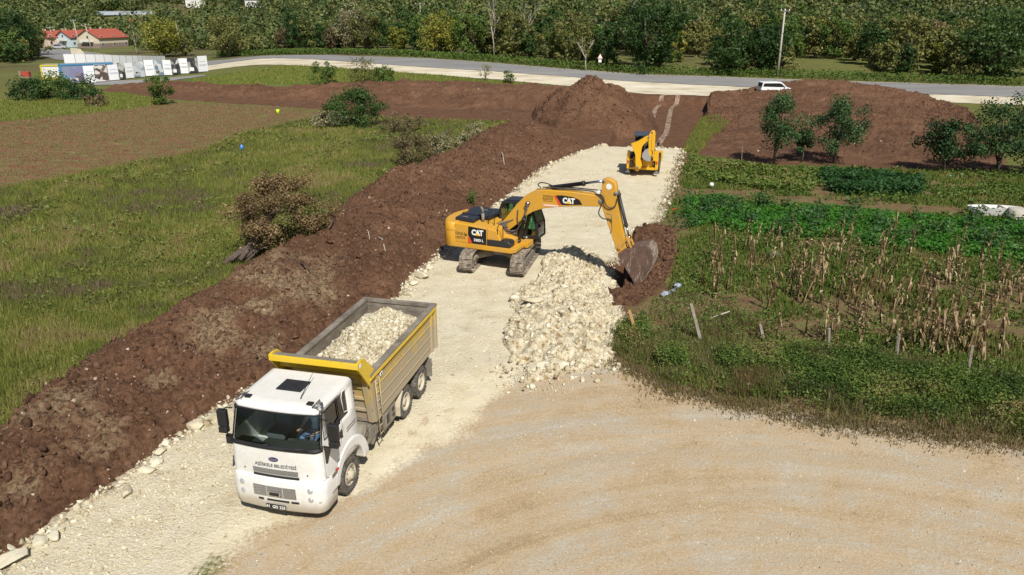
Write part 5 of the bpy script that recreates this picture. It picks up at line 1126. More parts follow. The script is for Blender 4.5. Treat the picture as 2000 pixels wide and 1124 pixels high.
def bwheel(x, y, r, w, sg):
    g = empty('wheel', (x, y, r), 0, parent=bl); s = MB(); s.lathe([(r*.58, -w*.4), (r*.75, -w*.5), (r*.96, -w*.46), (r, -w*.3), (r, w*.3), (r*.96, w*.46), (r*.75, w*.5), (r*.58, w*.4)], (0, 0, 0), 'x', 32)
    for k in range(20):
        a = 2*math.pi*k/20
        for q in (-1, 1): s.box((q*w*.24, r*1.005*math.cos(a+q*.08), r*1.005*math.sin(a+q*.08)), (w*.48, .05, .06), rot=Matrix.Rotation(a, 3, 'X'))
    s.build('tyre', M['tyre'], g); s = MB(); s.lathe([(r*.6, w*.40*sg), (r*.55, w*.42*sg), (r*.5, w*.2*sg), (r*.25, w*.1*sg), (r*.2, w*.25*sg), (0, w*.25*sg)], (0, 0, 0), 'x', 24); s.build('rim', M['jcb'], g)
for sg in (-1, 1): bwheel(sg*.98, 1.25, .70, .44, sg); bwheel(sg*.95, 3.5, .5, .34, sg)
for sg in (-1, 1):
    s = MB(); s.prism(arc(1.25, .72, .80, 15, 165, 12)+arc(1.25, .72, .76, 15, 165, 12)[::-1], lambda u, v, d: (d, u, v), sg*.72, sg*1.2); s.build('mudguard', M['dark'], bl)
# cab
s = MB()
for x in (-.68, .68):
    for y in (.75, 2.1): s.bar((x, y, 1.25), (x*.94, y+(.1 if y < 1 else -.1), 2.78), .08)
s.bx(-.72, .72, .7, 2.15, 1.2, 1.35); s.build('cab_pillars', M['black'], bl)
s = MB(); s.bx(-.78, .78, .55, 2.2, 2.76, 2.88); s.build('cab_roof', plain('grey_blue_roof', (.06, .065, .085), .4), bl, .04, 3)
s = MB()
for x in (-.66, .66): s.prism([(.8, 1.35), (2.05, 1.35), (1.98, 2.76), (.86, 2.76)], lambda u, v, d: (d, u, v), x-.004, x+.004)
s.prism([(-.64, 1.35), (.64, 1.35), (.6, 2.76), (-.6, 2.76)], lambda u, v, d: (u, d, v), .80, .808); s.prism([(-.64, 1.35), (.64, 1.35), (.6, 2.76), (-.6, 2.76)], lambda u, v, d: (u, d, v), 2.0, 2.008); s.build('cab_glass', glassmat('loader_glass', (.3, .42, .38), .12), bl)
s = MB(); s.box((0, 1.4, 1.55), (.5, .5, .2)); s.box((0, 1.2, 1.95), (.5, .14, .7)); s.build('seat', M['dark'], bl, .04)
s = MB(); s.bx(-.42, .42, 2.15, 4.3, 1.0, 1.75); s.build('bonnet', M['jcb'], bl, .06, 3)
s = MB(); s.prism([(4.7, .25), (5.6, .2), (5.35, .95), (4.75, 1.0)], lambda u, v, d: (d, u, v), -1.15, 1.15); s.build('front_shovel', M['jcb'], bl, .02)
for sg in (-1, 1): s = MB(); s.bar((sg*.6, 2.4, 1.6), (sg*.62, 4.2, 1.1), .1, .2); s.bar((sg*.62, 4.2, 1.1), (sg*.62, 4.8, .55), .1, .18); s.build('loader_arm', M['jcb'], bl)
s = MB(); s.tube([(.35, 2.8, 1.7), (.35, 2.8, 2.6)], .045, 10); s.build('exhaust', M['steel'], bl)
s = MB(); s.tube([(.7, .8, 2.5), (1.0, .75, 2.45), (1.0, .75, 2.3)], .015, 5); s.box((1.0, .75, 2.22), (.18, .05, .26)); s.build('cab_mirror', M['black'], bl, .008)
# kingpost and folded arm in the plane facing the camera
s = MB(); s.bx(-.62, -.1, -.22, .0, .5, 1.15); s.lathe([(0, .4), (.14, .4), (.14, 1.25), (0, 1.25)], (-.33, -.3, 0), 'z', 16); s.build('kingpost', M['jcb'], bl, .02)
BB = [(-.42, .66), (-.12, .60), (.02, .84), (-.02, 1.0), (-.10, 1.35), (-.09, 1.9), (-.05, 2.18), (.06, 2.36), (.32, 2.62), (.42, 2.92), (.28, 2.98), (.0, 2.82), (-.36, 2.58), (-.82, 2.40), (-.88, 2.33), (-.80, 2.2), (-.62, 1.9), (-.5, 1.6), (-.46, 1.1)]
arm = plate('boom', BB, [], .26, lambda u, v, w: (u, -.45+w, v), M['jcb'], bl, .02)
DP = [(.36, 3.02), (.48, 3.28), (.58, 3.38), (.74, 3.36), (.82, 3.22), (.84, 2.4), (.82, 1.62), (.70, 1.5), (.56, 1.56), (.42, 1.66), (.40, 2.3)]
plate('dipper', DP, [], .24, lambda u, v, w: (u, -.50+w, v), M['jcb'], bl, .02)
for p, r in (((.38, 2.9), .07), ((.60, 3.24), .07), ((.68, 1.58), .07), ((-.8, 2.32), .06), ((-.3, .72), .1)): s = MB(); s.lathe([(0, -.66), (r, -.66), (r, -.26), (0, -.26)], (p[0], 0, p[1]), 'y', 14); s.build('arm_pin', M['steel'], bl)
s = MB(); s.tube([(.62, -.64, 3.1), (.58, -.64, 2.5), (.62, -.64, 1.9)], .012, 5); s.tube([(.70, -.64, 2.0), (.70, -.64, 1.7)], .03, 8); s.build('dipper_pipe', M['hose'], bl)
cyl((.44, -.32, 2.95), (.78, -.32, 1.75), 'dipper_cylinder', .05, .03, .6, bl); cyl((-.76, -.2, 2.30), (.44, -.2, 3.12), 'boom_cylinder', .08, .04, .7, bl)
s = MB(); s.bx(.76, .98, -.35, -.05, 1.2, 1.85); s.build('stabilizer_ram', M['jcb'], bl, .02)
s = MB(); BQ = [(.40, 2.12), (.16, 1.98), (.0, 1.74), (-.02, 1.5), (.14, 1.32), (.40, 1.22), (.62, 1.2), (.62, 1.5), (.45, 1.8)]
s.prism(BQ, lambda u, v, d: (u, d, v), -.78, -.12); s.build('bucket', plain('worn_bucket_grey', (.34, .33, .32), .5, .2), bl, .03)
for h in ([(-.6, -.25, 1.0), (-.75, -.35, .8), (-.55, -.35, .7), (-.4, -.3, 1.1)], [(-.7, -.2, 1.15), (-.82, -.3, .9), (-.6, -.3, .75), (-.5, -.3, .95)], [(.5, -.64, 1.5), (.62, -.66, 1.35), (.72, -.64, 1.2)]): s = MB(); s.tube(h, .025, 6); s.build('hydraulic_hose', M['hose'], bl)
s = MB(); s.bx(-.92, -.62, -.1, .05, .62, 1.1); s.build('valve_block', M['dark'], bl, .02)
# ================================================================ white van on the far verge
vb = at(1512, 187); van = empty('white_van', (vb.x, vb.y, vb.z+.05), R(2), 'white panel-sided estate van parked on the far verge behind the spoil mound', 'van')
VO = [(-2.15, .35), (-2.2, .9), (-2.12, 1.15), (-2.0, 1.72), (-1.8, 1.84), (-.4, 1.86), (.35, 1.80), (.62, 1.68), (1.25, 1.12), (2.0, .95), (2.2, .7), (2.2, .35)]
s = MB(); s.prism(VO, XZ, -.88, .88); b_ = s.build('body', plain('van_white', (.80, .82, .84), .25), van, .07, 3)
for sg in (-1, 1):
    s = MB(); s.prism([(-1.95, 1.2), (-1.88, 1.58), (-1.7, 1.64), (.2, 1.64), (.55, 1.56), (1.0, 1.16), (.9, 1.12)], XZ, sg*.86, sg*.888); s.build('side_window', M['blackdecal'], van)
    s = MB(); s.box((1.0, sg*1.0, 1.2), (.14, .18, .16)); s.build('mirror', b_.data.materials[0], van, .02)
    for x in (-1.35, 1.35):
        s = MB(); s.lathe([(0, .02*sg), (.17, .03*sg), (.19, .08*sg), (.31, .09*sg), (.32, -.1*sg), (0, -.1*sg)], (x, sg*.80, .32), 'y', 22); wv = s.build('wheel', M['tyre'], van)
        s = MB(); s.lathe([(0, .085*sg), (.17, .095*sg), (.19, .05*sg)], (x, sg*.80, .32), 'y', 16); s.build('hubcap', M['chrome'], wv)
    s = MB(); s.bar((-1.8, sg*.72, 1.88), (.3, sg*.70, 1.86), .04); s.build('roof_rail', M['black'], van)
s = MB(); s.prism([(.64, 1.70), (1.27, 1.13), (1.24, 1.10), (.60, 1.67)], lambda u, v, d: (u+.012, d, v+.012), -.74, .74); s.build('windscreen', M['sideglass'] if 0 else plain('sky_glass', (.12, .2, .28), .08), van)
s = MB(); s.prism([(-2.13, 1.18), (-2.03, 1.66), (-2.0, 1.66), (-2.10, 1.18)], lambda u, v, d: (u-.02, d, v), -.7, .7); s.build('rear_window', M['blackdecal'], van)
s = MB(); s.box((2.2, 0, .5), (.1, 1.6, .25)); s.box((-2.2, 0, .5), (.1, 1.6, .25)); s.build('bumper', M['dark'], van, .03)
# ================================================================ trees and bushes
PAL = {'dark': [(0.015, 0.036, 0.010), (0.028, 0.064, 0.015), (0.053, 0.104, 0.025), (0.091, 0.152, 0.038)],
       'mid': [(0.033, 0.061, 0.015), (0.061, 0.109, 0.021), (0.106, 0.167, 0.033), (0.167, 0.228, 0.053)],
       'olive': [(0.061, 0.071, 0.022), (0.116, 0.129, 0.036), (0.190, 0.190, 0.054), (0.272, 0.258, 0.095)],
       'yellow': [(0.068, 0.082, 0.016), (0.136, 0.163, 0.025), (0.231, 0.231, 0.034), (0.326, 0.286, 0.068)],
       'brown': [(0.064, 0.054, 0.028), (0.128, 0.100, 0.049), (0.205, 0.154, 0.077), (0.282, 0.218, 0.115)],
       'pale': [(0.115, 0.109, 0.058), (0.207, 0.190, 0.098), (0.311, 0.276, 0.150), (0.360, 0.360, 0.219)],
       'fig': [(0.013, 0.035, 0.013), (0.031, 0.071, 0.024), (0.060, 0.120, 0.038), (0.109, 0.174, 0.065)]}
LM = {k: leafmat('leaves_'+k, v, .2, .5, .3) for k, v in PAL.items()}
LM['twig'] = leafmat('leaves_twig', [(.07, .05, .028), (.15, .10, .05), (.25, .17, .08), (.33, .24, .12)], .2, .5, .3)
def crown_mesh(name, rx, rz, n, leaf, mat, seed, clumps=34, parent=None, zc=0, shape=1.0, gap=.0, csz=.2, ry=None):
    r = np.random.RandomState(seed); ry = ry or rx
    d = r.randn(clumps, 3); d /= np.linalg.norm(d, axis=1)[:, None]
    rad = (.35+.65*r.rand(clumps)**.45)*(1+.18*r.randn(clumps)*.7)
    C = d*rad[:, None]; C[:, 2] = C[:, 2]*.96
    if shape != 1: k = 1-(shape-1)*(C[:, 2]*.5+.5)*.8; C[:, 0] *= k; C[:, 1] *= k
    C = C*[rx, ry, rz]; cb = r.rand(clumps); sz = r.uniform(.6, 1.25, clumps)*csz*(rx+rz)
    i = r.randint(0, clumps, n); q = r.randn(n, 3); q /= np.linalg.norm(q, axis=1)[:, None]
    P = C[i]+q*(r.rand(n)**.5*sz[i])[:, None]*[1, 1, .8]
    s = leaf*r.uniform(.6, 1.35, n)[:, None]
    a = q+r.randn(n, 3)*.7; a /= np.linalg.norm(a, axis=1)[:, None]; t_ = np.cross(a, r.randn(n, 3)); t_ /= np.linalg.norm(t_, axis=1)[:, None]; b = np.cross(a, t_)
    V = np.stack([P-t_*s, P-b*s*.6, P+t_*s, P+b*s*.6], 1).reshape(-1, 3); V[:, 2] += zc
    v = np.clip(.45*cb[i]+.55*r.rand(n), 0, 1)
    return npmesh(name, V, np.arange(n*4).reshape(-1, 4), mat, {'v': ('FACE', v)}, parent=parent), C
def make_tree(name, kind, rx, h, n, leaf, seed, trunk=.12, base=.28, label=None, cat='tree', group=None, shape=1.15, bark='bark', clumps=34, csz=.2, trunkless=False, ry=None):
    """h total height; crown from base*h up"""
    root = empty(name, label=label, cat=cat, group=group)
    rz = h*(1-base)/2; zc = h*base+rz
    c, C = crown_mesh('crown', rx, rz, n, leaf, LM[kind], seed, clumps, root, zc, shape, csz=csz, ry=ry)
    r = random.Random(seed); s = MB()
    s.tube([(0, 0, -.3), (r.uniform(-.05, .05)*h*.3, r.uniform(-.05, .05)*h*.3, h*base), (r.uniform(-.08, .08)*h, r.uniform(-.08, .08)*h, zc+rz*.3)], [trunk*1.25, trunk, trunk*.3], 8)
    for k in range(min(9, len(C))):
        t_ = C[k*3 % len(C)]; z0 = h*base*r.uniform(.5, 1.15); e = Vector((t_[0]*.8, t_[1]*.8, t_[2]*.8+zc)); m_ = Vector((e.x*.4, e.y*.4, z0+(e.z-z0)*.55))
        s.tube([(0, 0, z0), m_, e], [trunk*.55, trunk*.35, trunk*.1], 5)
    s.build('trunk', M[bark], root); return root
def put(o, px, py, rz=0, s=1, z=None):
    p = at(px, py); o.location = (p.x, p.y, float(ground_h(np.array([p.x]), np.array([p.y]))[0])); o.rotation_euler = (0, 0, rz); o.scale = (s, s, s); return o
T_ = [ # single trees and bushes one can pick out: name kind rx h n leaf px py opts label
 ('fruit_tree', 'fig', 1.6, 5.6, 5200, .085, 1512, 322, dict(base=.2, trunk=.10, csz=.24, clumps=26, shape=1.3), 'tall slender fruit tree at the left end of the row before the spoil mound'),
 ('fruit_tree', 'fig', .85, 2.7, 1500, .10, 1566, 318, dict(base=.3, trunk=.06, csz=.26, clumps=12), 'smallest fruit tree standing between the two tall ones in the row'),
 ('fruit_tree', 'fig', 2.2, 5.4, 6000, .085, 1628, 320, dict(base=.22, trunk=.11, csz=.2, clumps=30, shape=1.4), 'wide fruit tree in the middle of the row before the broad spoil mound'),
 ('fruit_tree', 'fig', 1.9, 3.8, 4800, .10, 1843, 338, dict(base=.2, trunk=.10, csz=.22), 'round low fruit tree standing left of the largest one near the right edge'),
 ('fruit_tree', 'fig', 2.4, 5.4, 6000, .09, 1945, 340, dict(base=.2, trunk=.14, csz=.2, clumps=44, shape=1.3), 'largest fruit tree near the right edge of the garden'),
 ('fruit_tree', 'fig', 2.0, 4.6, 4200, .10, 2030, 345, dict(base=.2, trunk=.12), 'fruit tree cut by the right edge beside the largest one'),
 ('bush', 'dark', 3.4, 3.9, 9500, .10, 697, 246, dict(base=-.12, trunk=.08, shape=1, csz=.16, clumps=60), 'wide dark green bush standing alone in front of the rear spoil ridge'),
 ('dry_bush', 'pale', 1.7, 1.6, 2600, .10, 640, 248, dict(base=-.15, trunk=.04, shape=1), 'low pale dry bush at the left foot of the wide dark green bush'),
 ('dry_bush', 'brown', 1.9, 1.9, 2400, .08, 790, 262, dict(base=-.15, trunk=.04, shape=1), 'thin grey-brown bush right of the wide dark green bush'),
 ('dry_bush', 'brown', 1.6, 2.7, 5200, .065, 806, 328, dict(base=-.12, trunk=.05, shape=1, csz=.17, clumps=50), 'round brown bush at the left end of the cut brush by the bank'),
 ('dry_bush', 'pale', 1.6, 2.0, 4600, .075, 868, 316, dict(base=-.15, trunk=.05, shape=1, csz=.18, clumps=44), 'pale dry cut brush in the middle of the brush row by the bank'),
 ('dry_bush', 'pale', 1.5, 2.0, 4000, .075, 922, 288, dict(base=-.15, trunk=.05, shape=1, csz=.18, clumps=40), 'pale dry cut brush at the right end of the brush row by the bank'),
 ('small_tree', 'mid', 1.25, 3.7, 3000, .10, 317, 205, dict(base=.12, trunk=.09, shape=.8), 'small dense tree alone in the field in front of the poster hoarding'),
 ('bush', 'mid', 1.9, 3.6, 3000, .11, 635, 168, dict(base=-.05, trunk=.05), 'left one of three bright bushes between the rear ridge and the road'),
 ('bush', 'olive', 2.0, 4.2, 2400, .10, 712, 166, dict(base=-.05, trunk=.05), 'tallest middle one of three bushes between the rear ridge and the road'),
 ('bush', 'mid', 1.5, 3.0, 2600, .11, 750, 168, dict(base=-.05, trunk=.05), 'right one of three bright bushes between the rear ridge and the road'),
 ('thin_shrub', 'pale', 1.0, 2.6, 500, .08, 948, 158, dict(base=.1, trunk=.04), 'thin grey leafless shrub on the road verge behind the ridge'),
 ('bush', 'mid', 1.0, 1.8, 700, .10, 992, 164, dict(base=0, trunk=.03), 'small green bush on the verge right of the thin grey shrub'),
 ('bush', 'dark', 3.4, 2.8, 4200, .13, 60, 196, dict(base=-.2, trunk=.05, shape=1, ry=2), 'long low dark hedge bush at the far left of the field'),
 ('bush', 'mid', 3.2, 3.3, 3800, .13, 118, 192, dict(base=-.2, trunk=.05, shape=1), 'green bush beside the pale container left of the hoarding'),
 ('bush', 'dark', 2.6, 2.7, 3400, .12, 158, 196, dict(base=-.2, trunk=.05, shape=1), 'dark bush right below the left end of the poster hoarding'),
 ('bush', 'brown', 1.3, 1.4, 1200, .11, 190, 208, dict(base=-.2, trunk=.04, shape=1), 'low dark brush tuft at the right end of the field hedge'),
 ('sapling', 'mid', .32, 1.3, 260, .06, 922, 412, dict(base=.2, trunk=.02, shape=1), 'small leafy sapling growing on the spoil bank behind the excavator'),
 ('big_tree', 'dark', 6.0, 12.5, 7000, .24, 1262, 140, dict(base=.04, trunk=.35, shape=1.25, clumps=70, csz=.13), 'biggest dark green tree standing right behind the road in the middle'),
 ('big_tree', 'dark', 3.0, 8.6, 4500, .22, 1492, 145, dict(base=.02, trunk=.25, clumps=44), 'dark green tree directly left of the tall roadside pole'),
 ('big_tree', 'dark', 3.2, 8.0, 4200, .22, 1424, 146, dict(base=.02, trunk=.25, clumps=44), 'dark tree left of the one beside the tall roadside pole'),
 ('big_tree', 'olive', 4.6, 9.0, 5200, .22, 448, 112, dict(base=.1, trunk=.25, clumps=50), 'round olive tree left of the road bend with a visible trunk'),
 ('big_tree', 'yellow', 5.0, 9.5, 5200, .24, 322, 112, dict(base=.05, trunk=.25, clumps=50), 'round yellow-green tree between the red-roofed house and the road bend'),
 ('big_tree', 'pale', 4.2, 9.5, 5200, .2, 693, 96, dict(base=.06, trunk=.25, clumps=50), 'pale olive round tree above the bend among darker trees'),
 ('big_tree', 'dark', 4.2, 9.5, 4600, .22, 580, 96, dict(base=.04, trunk=.25, clumps=50), 'dark green tree left of the pale olive round tree'),
 ('big_tree', 'yellow', 5.0, 8.0, 5200, .2, 858, 108, dict(base=0, trunk=.2, clumps=60), 'rusty yellow-green tree behind the road left of the centre'),
 ('big_tree', 'dark', 5.5, 10, 6000, .24, 1925, 158, dict(base=0, trunk=.3, clumps=60), 'large dark tree behind the road near the right edge'),
 ('big_tree', 'dark', 6.0, 11, 6000, .26, 28, 118, dict(base=0, trunk=.3, clumps=60), 'large dark tree at the left edge beside the village lane'),
]
for i, (nm, k, rx, h, n, lf, px, py, op, lb) in enumerate(T_):
    tall_n = {'fruit_tree': 'fruit trees in a row', 'big_tree': 'large trees behind the road', 'bush': 'bushes on the site', 'dry_bush': 'dry bushes'}.get(nm)
    if nm in ('bush', 'dry_bush', 'big_tree', 'fruit_tree'): nm2 = nm
    else: nm2 = nm
    put(make_tree(nm2, k, rx, h, n, lf, 100+i, label=lb, cat='bush' if 'bush' in nm or 'shrub' in nm else 'tree', group=tall_n, **op), px, py, i)
# uprooted brown tree lying at the edge of the bank: crown up, stems pointing to the lower left
up = empty('uprooted_tree', label='uprooted brown-leaved tree leaning at the meadow edge of the spoil bank, bare stems showing', cat='tree')
up_c, C = crown_mesh('crown', 2.4, 2.0, 20000, .055, LM['twig'], 5, 70, up, 2.1, 1, csz=.13)
crown_mesh('green_foliage', 1.3, 1.1, 2600, .062, LM['olive'], 6, 24, up, 1.7, 1, csz=.17)[0].location = (1.3, -.2, 0)
for (a, b, c_, r_) in (((-2.1, -2.0, .12), (-1.2, -1.0, .7), (.0, .1, 2.3), .14), ((-1.35, -1.9, .3), (-.8, -1.0, .9), (.3, .0, 2.5), .12), ((-1.5, -1.75, .2), (-.5, -.9, .7), (1.1, .2, 2.0), .15), ((-1.2, -1.6, .1), (-.2, -.8, .9), (.8, .6, 2.6), .08), ((-1.7, -2.1, .35), (-1.0, -1.2, .7), (-.8, .4, 2.2), .07)):
    s = MB(); s.tube([a, Vector(a).lerp(Vector(b), .5)+Vector((0, 0, .05)), b, c_], [r_, r_*.95, r_*.8, r_*.3], 8); s.build('stem', M['bark'], up)
put(up, 548, 498, 0)
# bare pale trees: forked branches
def bare(px, py, h, seed, label):
    o = empty('bare_tree', label=label, cat='tree', group='bare pale trees'); r = random.Random(seed); s = MB()
    def br(p, d, L, rad, lv):
        q = p+d*L; m_ = p.lerp(q, .5)+Vector((r.uniform(-.1, .1), r.uniform(-.1, .1), 0))*L*.4; s.tube([p, m_, q], [rad, rad*.8, rad*.55], 5)
        if lv: 
            for _ in range(3): br(p.lerp(q, r.uniform(.55, 1)), (d+Vector((r.uniform(-.6, .6), r.uniform(-.6, .6), r.uniform(.1, .5)))).normalized(), L*r.uniform(.5, .75), rad*.55, lv-1)
    br(Vector((0, 0, -.2)), Vector((r.uniform(-.1, .1), 0, 1)).normalized(), h*.45, .10, 3); s.build('trunk', M['palebark'], o)
    crown_mesh('sparse_leaves', h*.16, h*.3, 260, .16, LM['olive'], seed, 20, o, h*.7); put(o, px, py)
for a in ((965, 116, 13, 1, 'tallest bare pale tree left of the centre behind the road'), (1022, 108, 12, 2, 'bare pale tree with a wide fork right of the tallest one'), (1228, 70, 11, 3, 'bare pale tree above the biggest dark tree'), (1145, 140, 6.5, 4, 'low bare bent tree leaning over by the road sign'), (1352, 100, 9, 5, 'bare pale tree in the wood left of the tall roadside pole'), (268, 106, 7, 7, 'bare thin pale tree right of the red-roofed house'), (1860, 60, 9, 6, 'bare pale tree high in the wood on the right')): bare(*a)
# the wood behind the road: individual trees sharing a few crowns
protos = []
for i, (k, rx, h) in enumerate([('dark', 3.4, 7.5), ('dark', 2.8, 6.2), ('mid', 3.2, 7.2), ('mid', 2.7, 6), ('olive', 3.3, 7.4), ('olive', 2.7, 6), ('yellow', 2.9, 6.6), ('brown', 2.6, 6.2), ('mid', 3.6, 8.6), ('pale', 2.6, 6.4), ('olive', 3.0, 8.2), ('dark', 2.4, 8.0)]):
    protos.append((k, make_tree('tree', k, rx, h, 2600, .23, 300+i, trunk=.15, base=.02, clumps=40, csz=.14, shape=1.2), [0]))
KN = {'dark': 'dark green', 'mid': 'mid green', 'olive': 'olive green', 'yellow': 'yellow-green', 'brown': 'brownish', 'pale': 'pale olive'}
Wd = np.array([(395, 104), (470, 104), (600, 97), (760, 99), (900, 110), (1100, 127), (1250, 136), (1400, 141), (1560, 148), (1700, 153), (2120, 166), (2120, -60), (760, -60), (760, 40), (560, 62), (395, 70)], float)
Wl = np.array([(-80, 135), (40, 125), (92, 108), (88, 60), (150, 52), (230, 52), (262, 80), (262, 106), (330, 112), (400, 108), (400, 60), (300, 46), (200, 44), (-80, 30)], float)
CLEAR = [np.array(p, float) for p in ([(1560, 112), (1645, 118), (1650, 150), (1550, 150)], [(1340, 115), (1395, 112), (1400, 140), (1345, 140)], [(455, 95), (540, 92), (540, 106), (455, 108)], [(262, 66), (300, 66), (300, 100), (262, 100)], [(88, 52), (262, 52), (262, 125), (100, 125), (88, 100)])]
rt = random.Random(4); used = 0
for gy in np.arange(118, 215, 6.2):
    for gx in np.arange(-200, 170, 6.4):
        x, y = gx+rt.uniform(-2.4, 2.4), gy+rt.uniform(-2.4, 2.4); z = float(base_h(x, y)); px, py = pix((x, y, z))
        if not (-60 < px < 2070): continue
        A1, A2 = np.array([px]), np.array([py])
        if not (inside(Wd, A1, A2)[0] or inside(Wl, A1, A2)[0]) or any(inside(c_, A1, A2)[0] for c_ in CLEAR): continue
        if used >= 285: continue
        w = fbm(np.array([x*.03]), np.array([y*.05]), 3, 8)[0]
        c_ = rt.choices(range(12), [3, 2, 3, 2, 3+7*(px > 1300), 3+5*(px > 1300), 2+3*(px > 1300), 1+w*2, 2, .7, 3, 2])[0]
        k, pr, cnt = protos[c_]; o = pr if cnt[0] == 0 else copy_tree(pr); cnt[0] += 1; used += 1
        sc = rt.uniform(.75, 1.2); o.location = (x, y, z-.1); o.rotation_euler = (0, 0, rt.uniform(0, 6.28)); o.scale = (sc*rt.uniform(.9, 1.1), sc*rt.uniform(.9, 1.1), sc)
        reg = 'left of the road bend' if px < 420 else 'above the road bend' if px < 800 else 'behind the road in the middle' if px < 1300 else 'behind the road on the right' if px < 1700 else 'behind the road at the far right'
        row = 'front row' if y < 140 else 'middle rows' if y < 175 else 'back rows'
        tag(o, f'{KN[k]} tree, {row} of the wood {reg}', 'tree', f'{KN[k]} trees, {row}, {reg}')
print('wood trees', used)
# far wood on the hillside: one mass
rr = np.random.RandomState(9); Vs, vs = [], []; cnt = 0
fx, fy = rr.uniform(-420, 420, 14000), rr.uniform(205, 480, 14000)
fz = base_h(fx, fy)
for x, y, z in zip(fx, fy, fz):
    px, py = pix((x, y, z))
    if not (-80 < px < 2080) or py < -75 or py > 100: continue
    if (300 < px < 372 and 8 < py < 40) or (365 < px < 400 and 4 < py < 32) or (485 < px < 515 and 6 < py < 30): continue
    if 180 < px < 310 and 22 < py < 58 : continue
    if px < 275 and y < 258: continue
    if px > 275 and rr.rand() < .25: continue
    n = 120; R_ = rr.uniform(2.4, 4.2); q = rr.randn(n, 3); q /= np.linalg.norm(q, axis=1)[:, None]; P = q*(R_*(.75+.3*rr.rand(n)))[:, None]*[1, 1, 1.05]+[x, y, z+R_*.8]
    s_ = .55*rr.uniform(.6, 1.3, n)[:, None]; a = q+rr.randn(n, 3)*.6; t_ = np.cross(a, rr.randn(n, 3)); t_ /= np.linalg.norm(t_, axis=1)[:, None]; b = np.cross(q, t_)
    Vs.append(np.stack([P-t_*s_, P-b*s_*.7, P+t_*s_, P+b*s_*.7], 1).reshape(-1, 3)); vs.append(np.clip(.65*rr.rand()+.35*rr.rand(n), 0, 1)); cnt += 1
    if cnt >= 3400: break
V = np.concatenate(Vs); fw = npmesh('far_wood', V, np.arange(len(V)).reshape(-1, 4), leafmat('far_wood_leaves', [(.030, .055, .018), (.06, .095, .026), (.115, .14, .04), (.18, .18, .06), (.21, .16, .09)], .15), {'v': ('FACE', np.concatenate(vs))})
tag(fw, 'mixed autumn wood covering the far hillside', 'wood', kind='stuff')
# scrub along the far side of the road
q = resample([at(*p) for p in [(430, 110), (500, 108), (600, 106), (760, 108), (969, 121), (1137, 135), (1250, 143), (1400, 147), (1560, 152), (1750, 159), (2100, 170)]], 500)
q = np.repeat(q, 16, 0)+rs.normal(0, 1, (8000, 2))*[.8, 1.3]
veg('roadside_scrub', q, 1.1, .09, M['weed'], 'low scrub and weeds along the far edge of the asphalt road', 'scrub', blades=3, broad=1, far0=60, vfn=lambda Q: .0+.7*(.6*fbm(Q[:, 0]*.3, Q[:, 1]*.3, 3, 15)+.4*rs.rand(len(Q))))
# dry maize stalks in the garden
M['maize'] = leafmat('dry_maize', [(.11, .065, .032), (.21, .135, .065), (.35, .25, .13), (.50, .40, .25)], .2)
mz = []
for k in range(8):
    r = random.Random(60+k); o = empty('maize_stalk'); h = r.uniform(1.5, 2.3); lx, ly = r.uniform(-.25, .25), r.uniform(-.1, .1); s = MB(); s.tube([(0, 0, -.1), (lx*.4, ly*.4, h*.5), (lx, ly, h)], [.022, .018, .008], 6); s.build('stem', M['maize'], o)
    V, Fc = [], []
    for j in range(11):
        z = h*(.12+.085*j); a = r.uniform(0, 6.28); L = r.uniform(.3, .55); w = r.uniform(.03, .06); d = Vector((math.cos(a), math.sin(a), 0)); sd_ = Vector((-d.y, d.x, 0)); b0 = Vector((lx*z/h, ly*z/h, z)); dr = r.uniform(.4, 1.8)
        for i in range(5):
            t_ = i/4; p = b0+d*L*t_*(.6 if dr < 1.1 else .25)+Vector((0, 0, L*(.5*t_-dr*1.3*t_*t_))); ww = w*(1-.75*t_)*(1+.2*r.random()); tw2 = Vector((0, 0, r.uniform(-.02, .02)))
            V += [p-sd_*ww+tw2, p+sd_*ww-tw2]
        o_ = len(V)-10; Fc += [(o_+2*i, o_+2*i+1, o_+2*i+3, o_+2*i+2) for i in range(4)]
    npmesh('leaves', np.array([tuple(v) for v in V]), np.array(Fc), M['maize'], {'v': ('FACE', [r.random() for _ in Fc])}, parent=o); mz.append([o, False])
MZ = np.array([(1345, 545), (1400, 505), (1500, 478), (1620, 470), (1700, 480), (1800, 500), (1990, 520), (2060, 690), (1900, 712), (1760, 700), (1600, 688), (1480, 655), (1390, 600)], float)
r = random.Random(3); cnt = 0
while cnt < 175:
    px, py = r.uniform(1340, 2050), r.uniform(470, 712)
    if not inside(MZ, np.array([px]), np.array([py]))[0] or fbm(np.array([px*.012]), np.array([py*.03]), 3, 4)[0] < .38: continue
    e = mz[cnt % 8]; o = e[0] if not e[1] else copy_tree(e[0]); e[1] = True; cnt += 1
    put(o, px, py, r.uniform(0, 6.28), r.uniform(.65, 1.15)); o.rotation_euler = (r.gauss(0, .12), r.gauss(0, .12), o.rotation_euler.z); reg = 'left' if px < 1550 else 'middle' if px < 1800 else 'right'; row = 'back' if py < 570 else 'front'
    tag(o, f'dry tan maize stalk in the {row} {reg} part of the garden', 'maize', f'dry maize stalks, {row} {reg} of the garden')
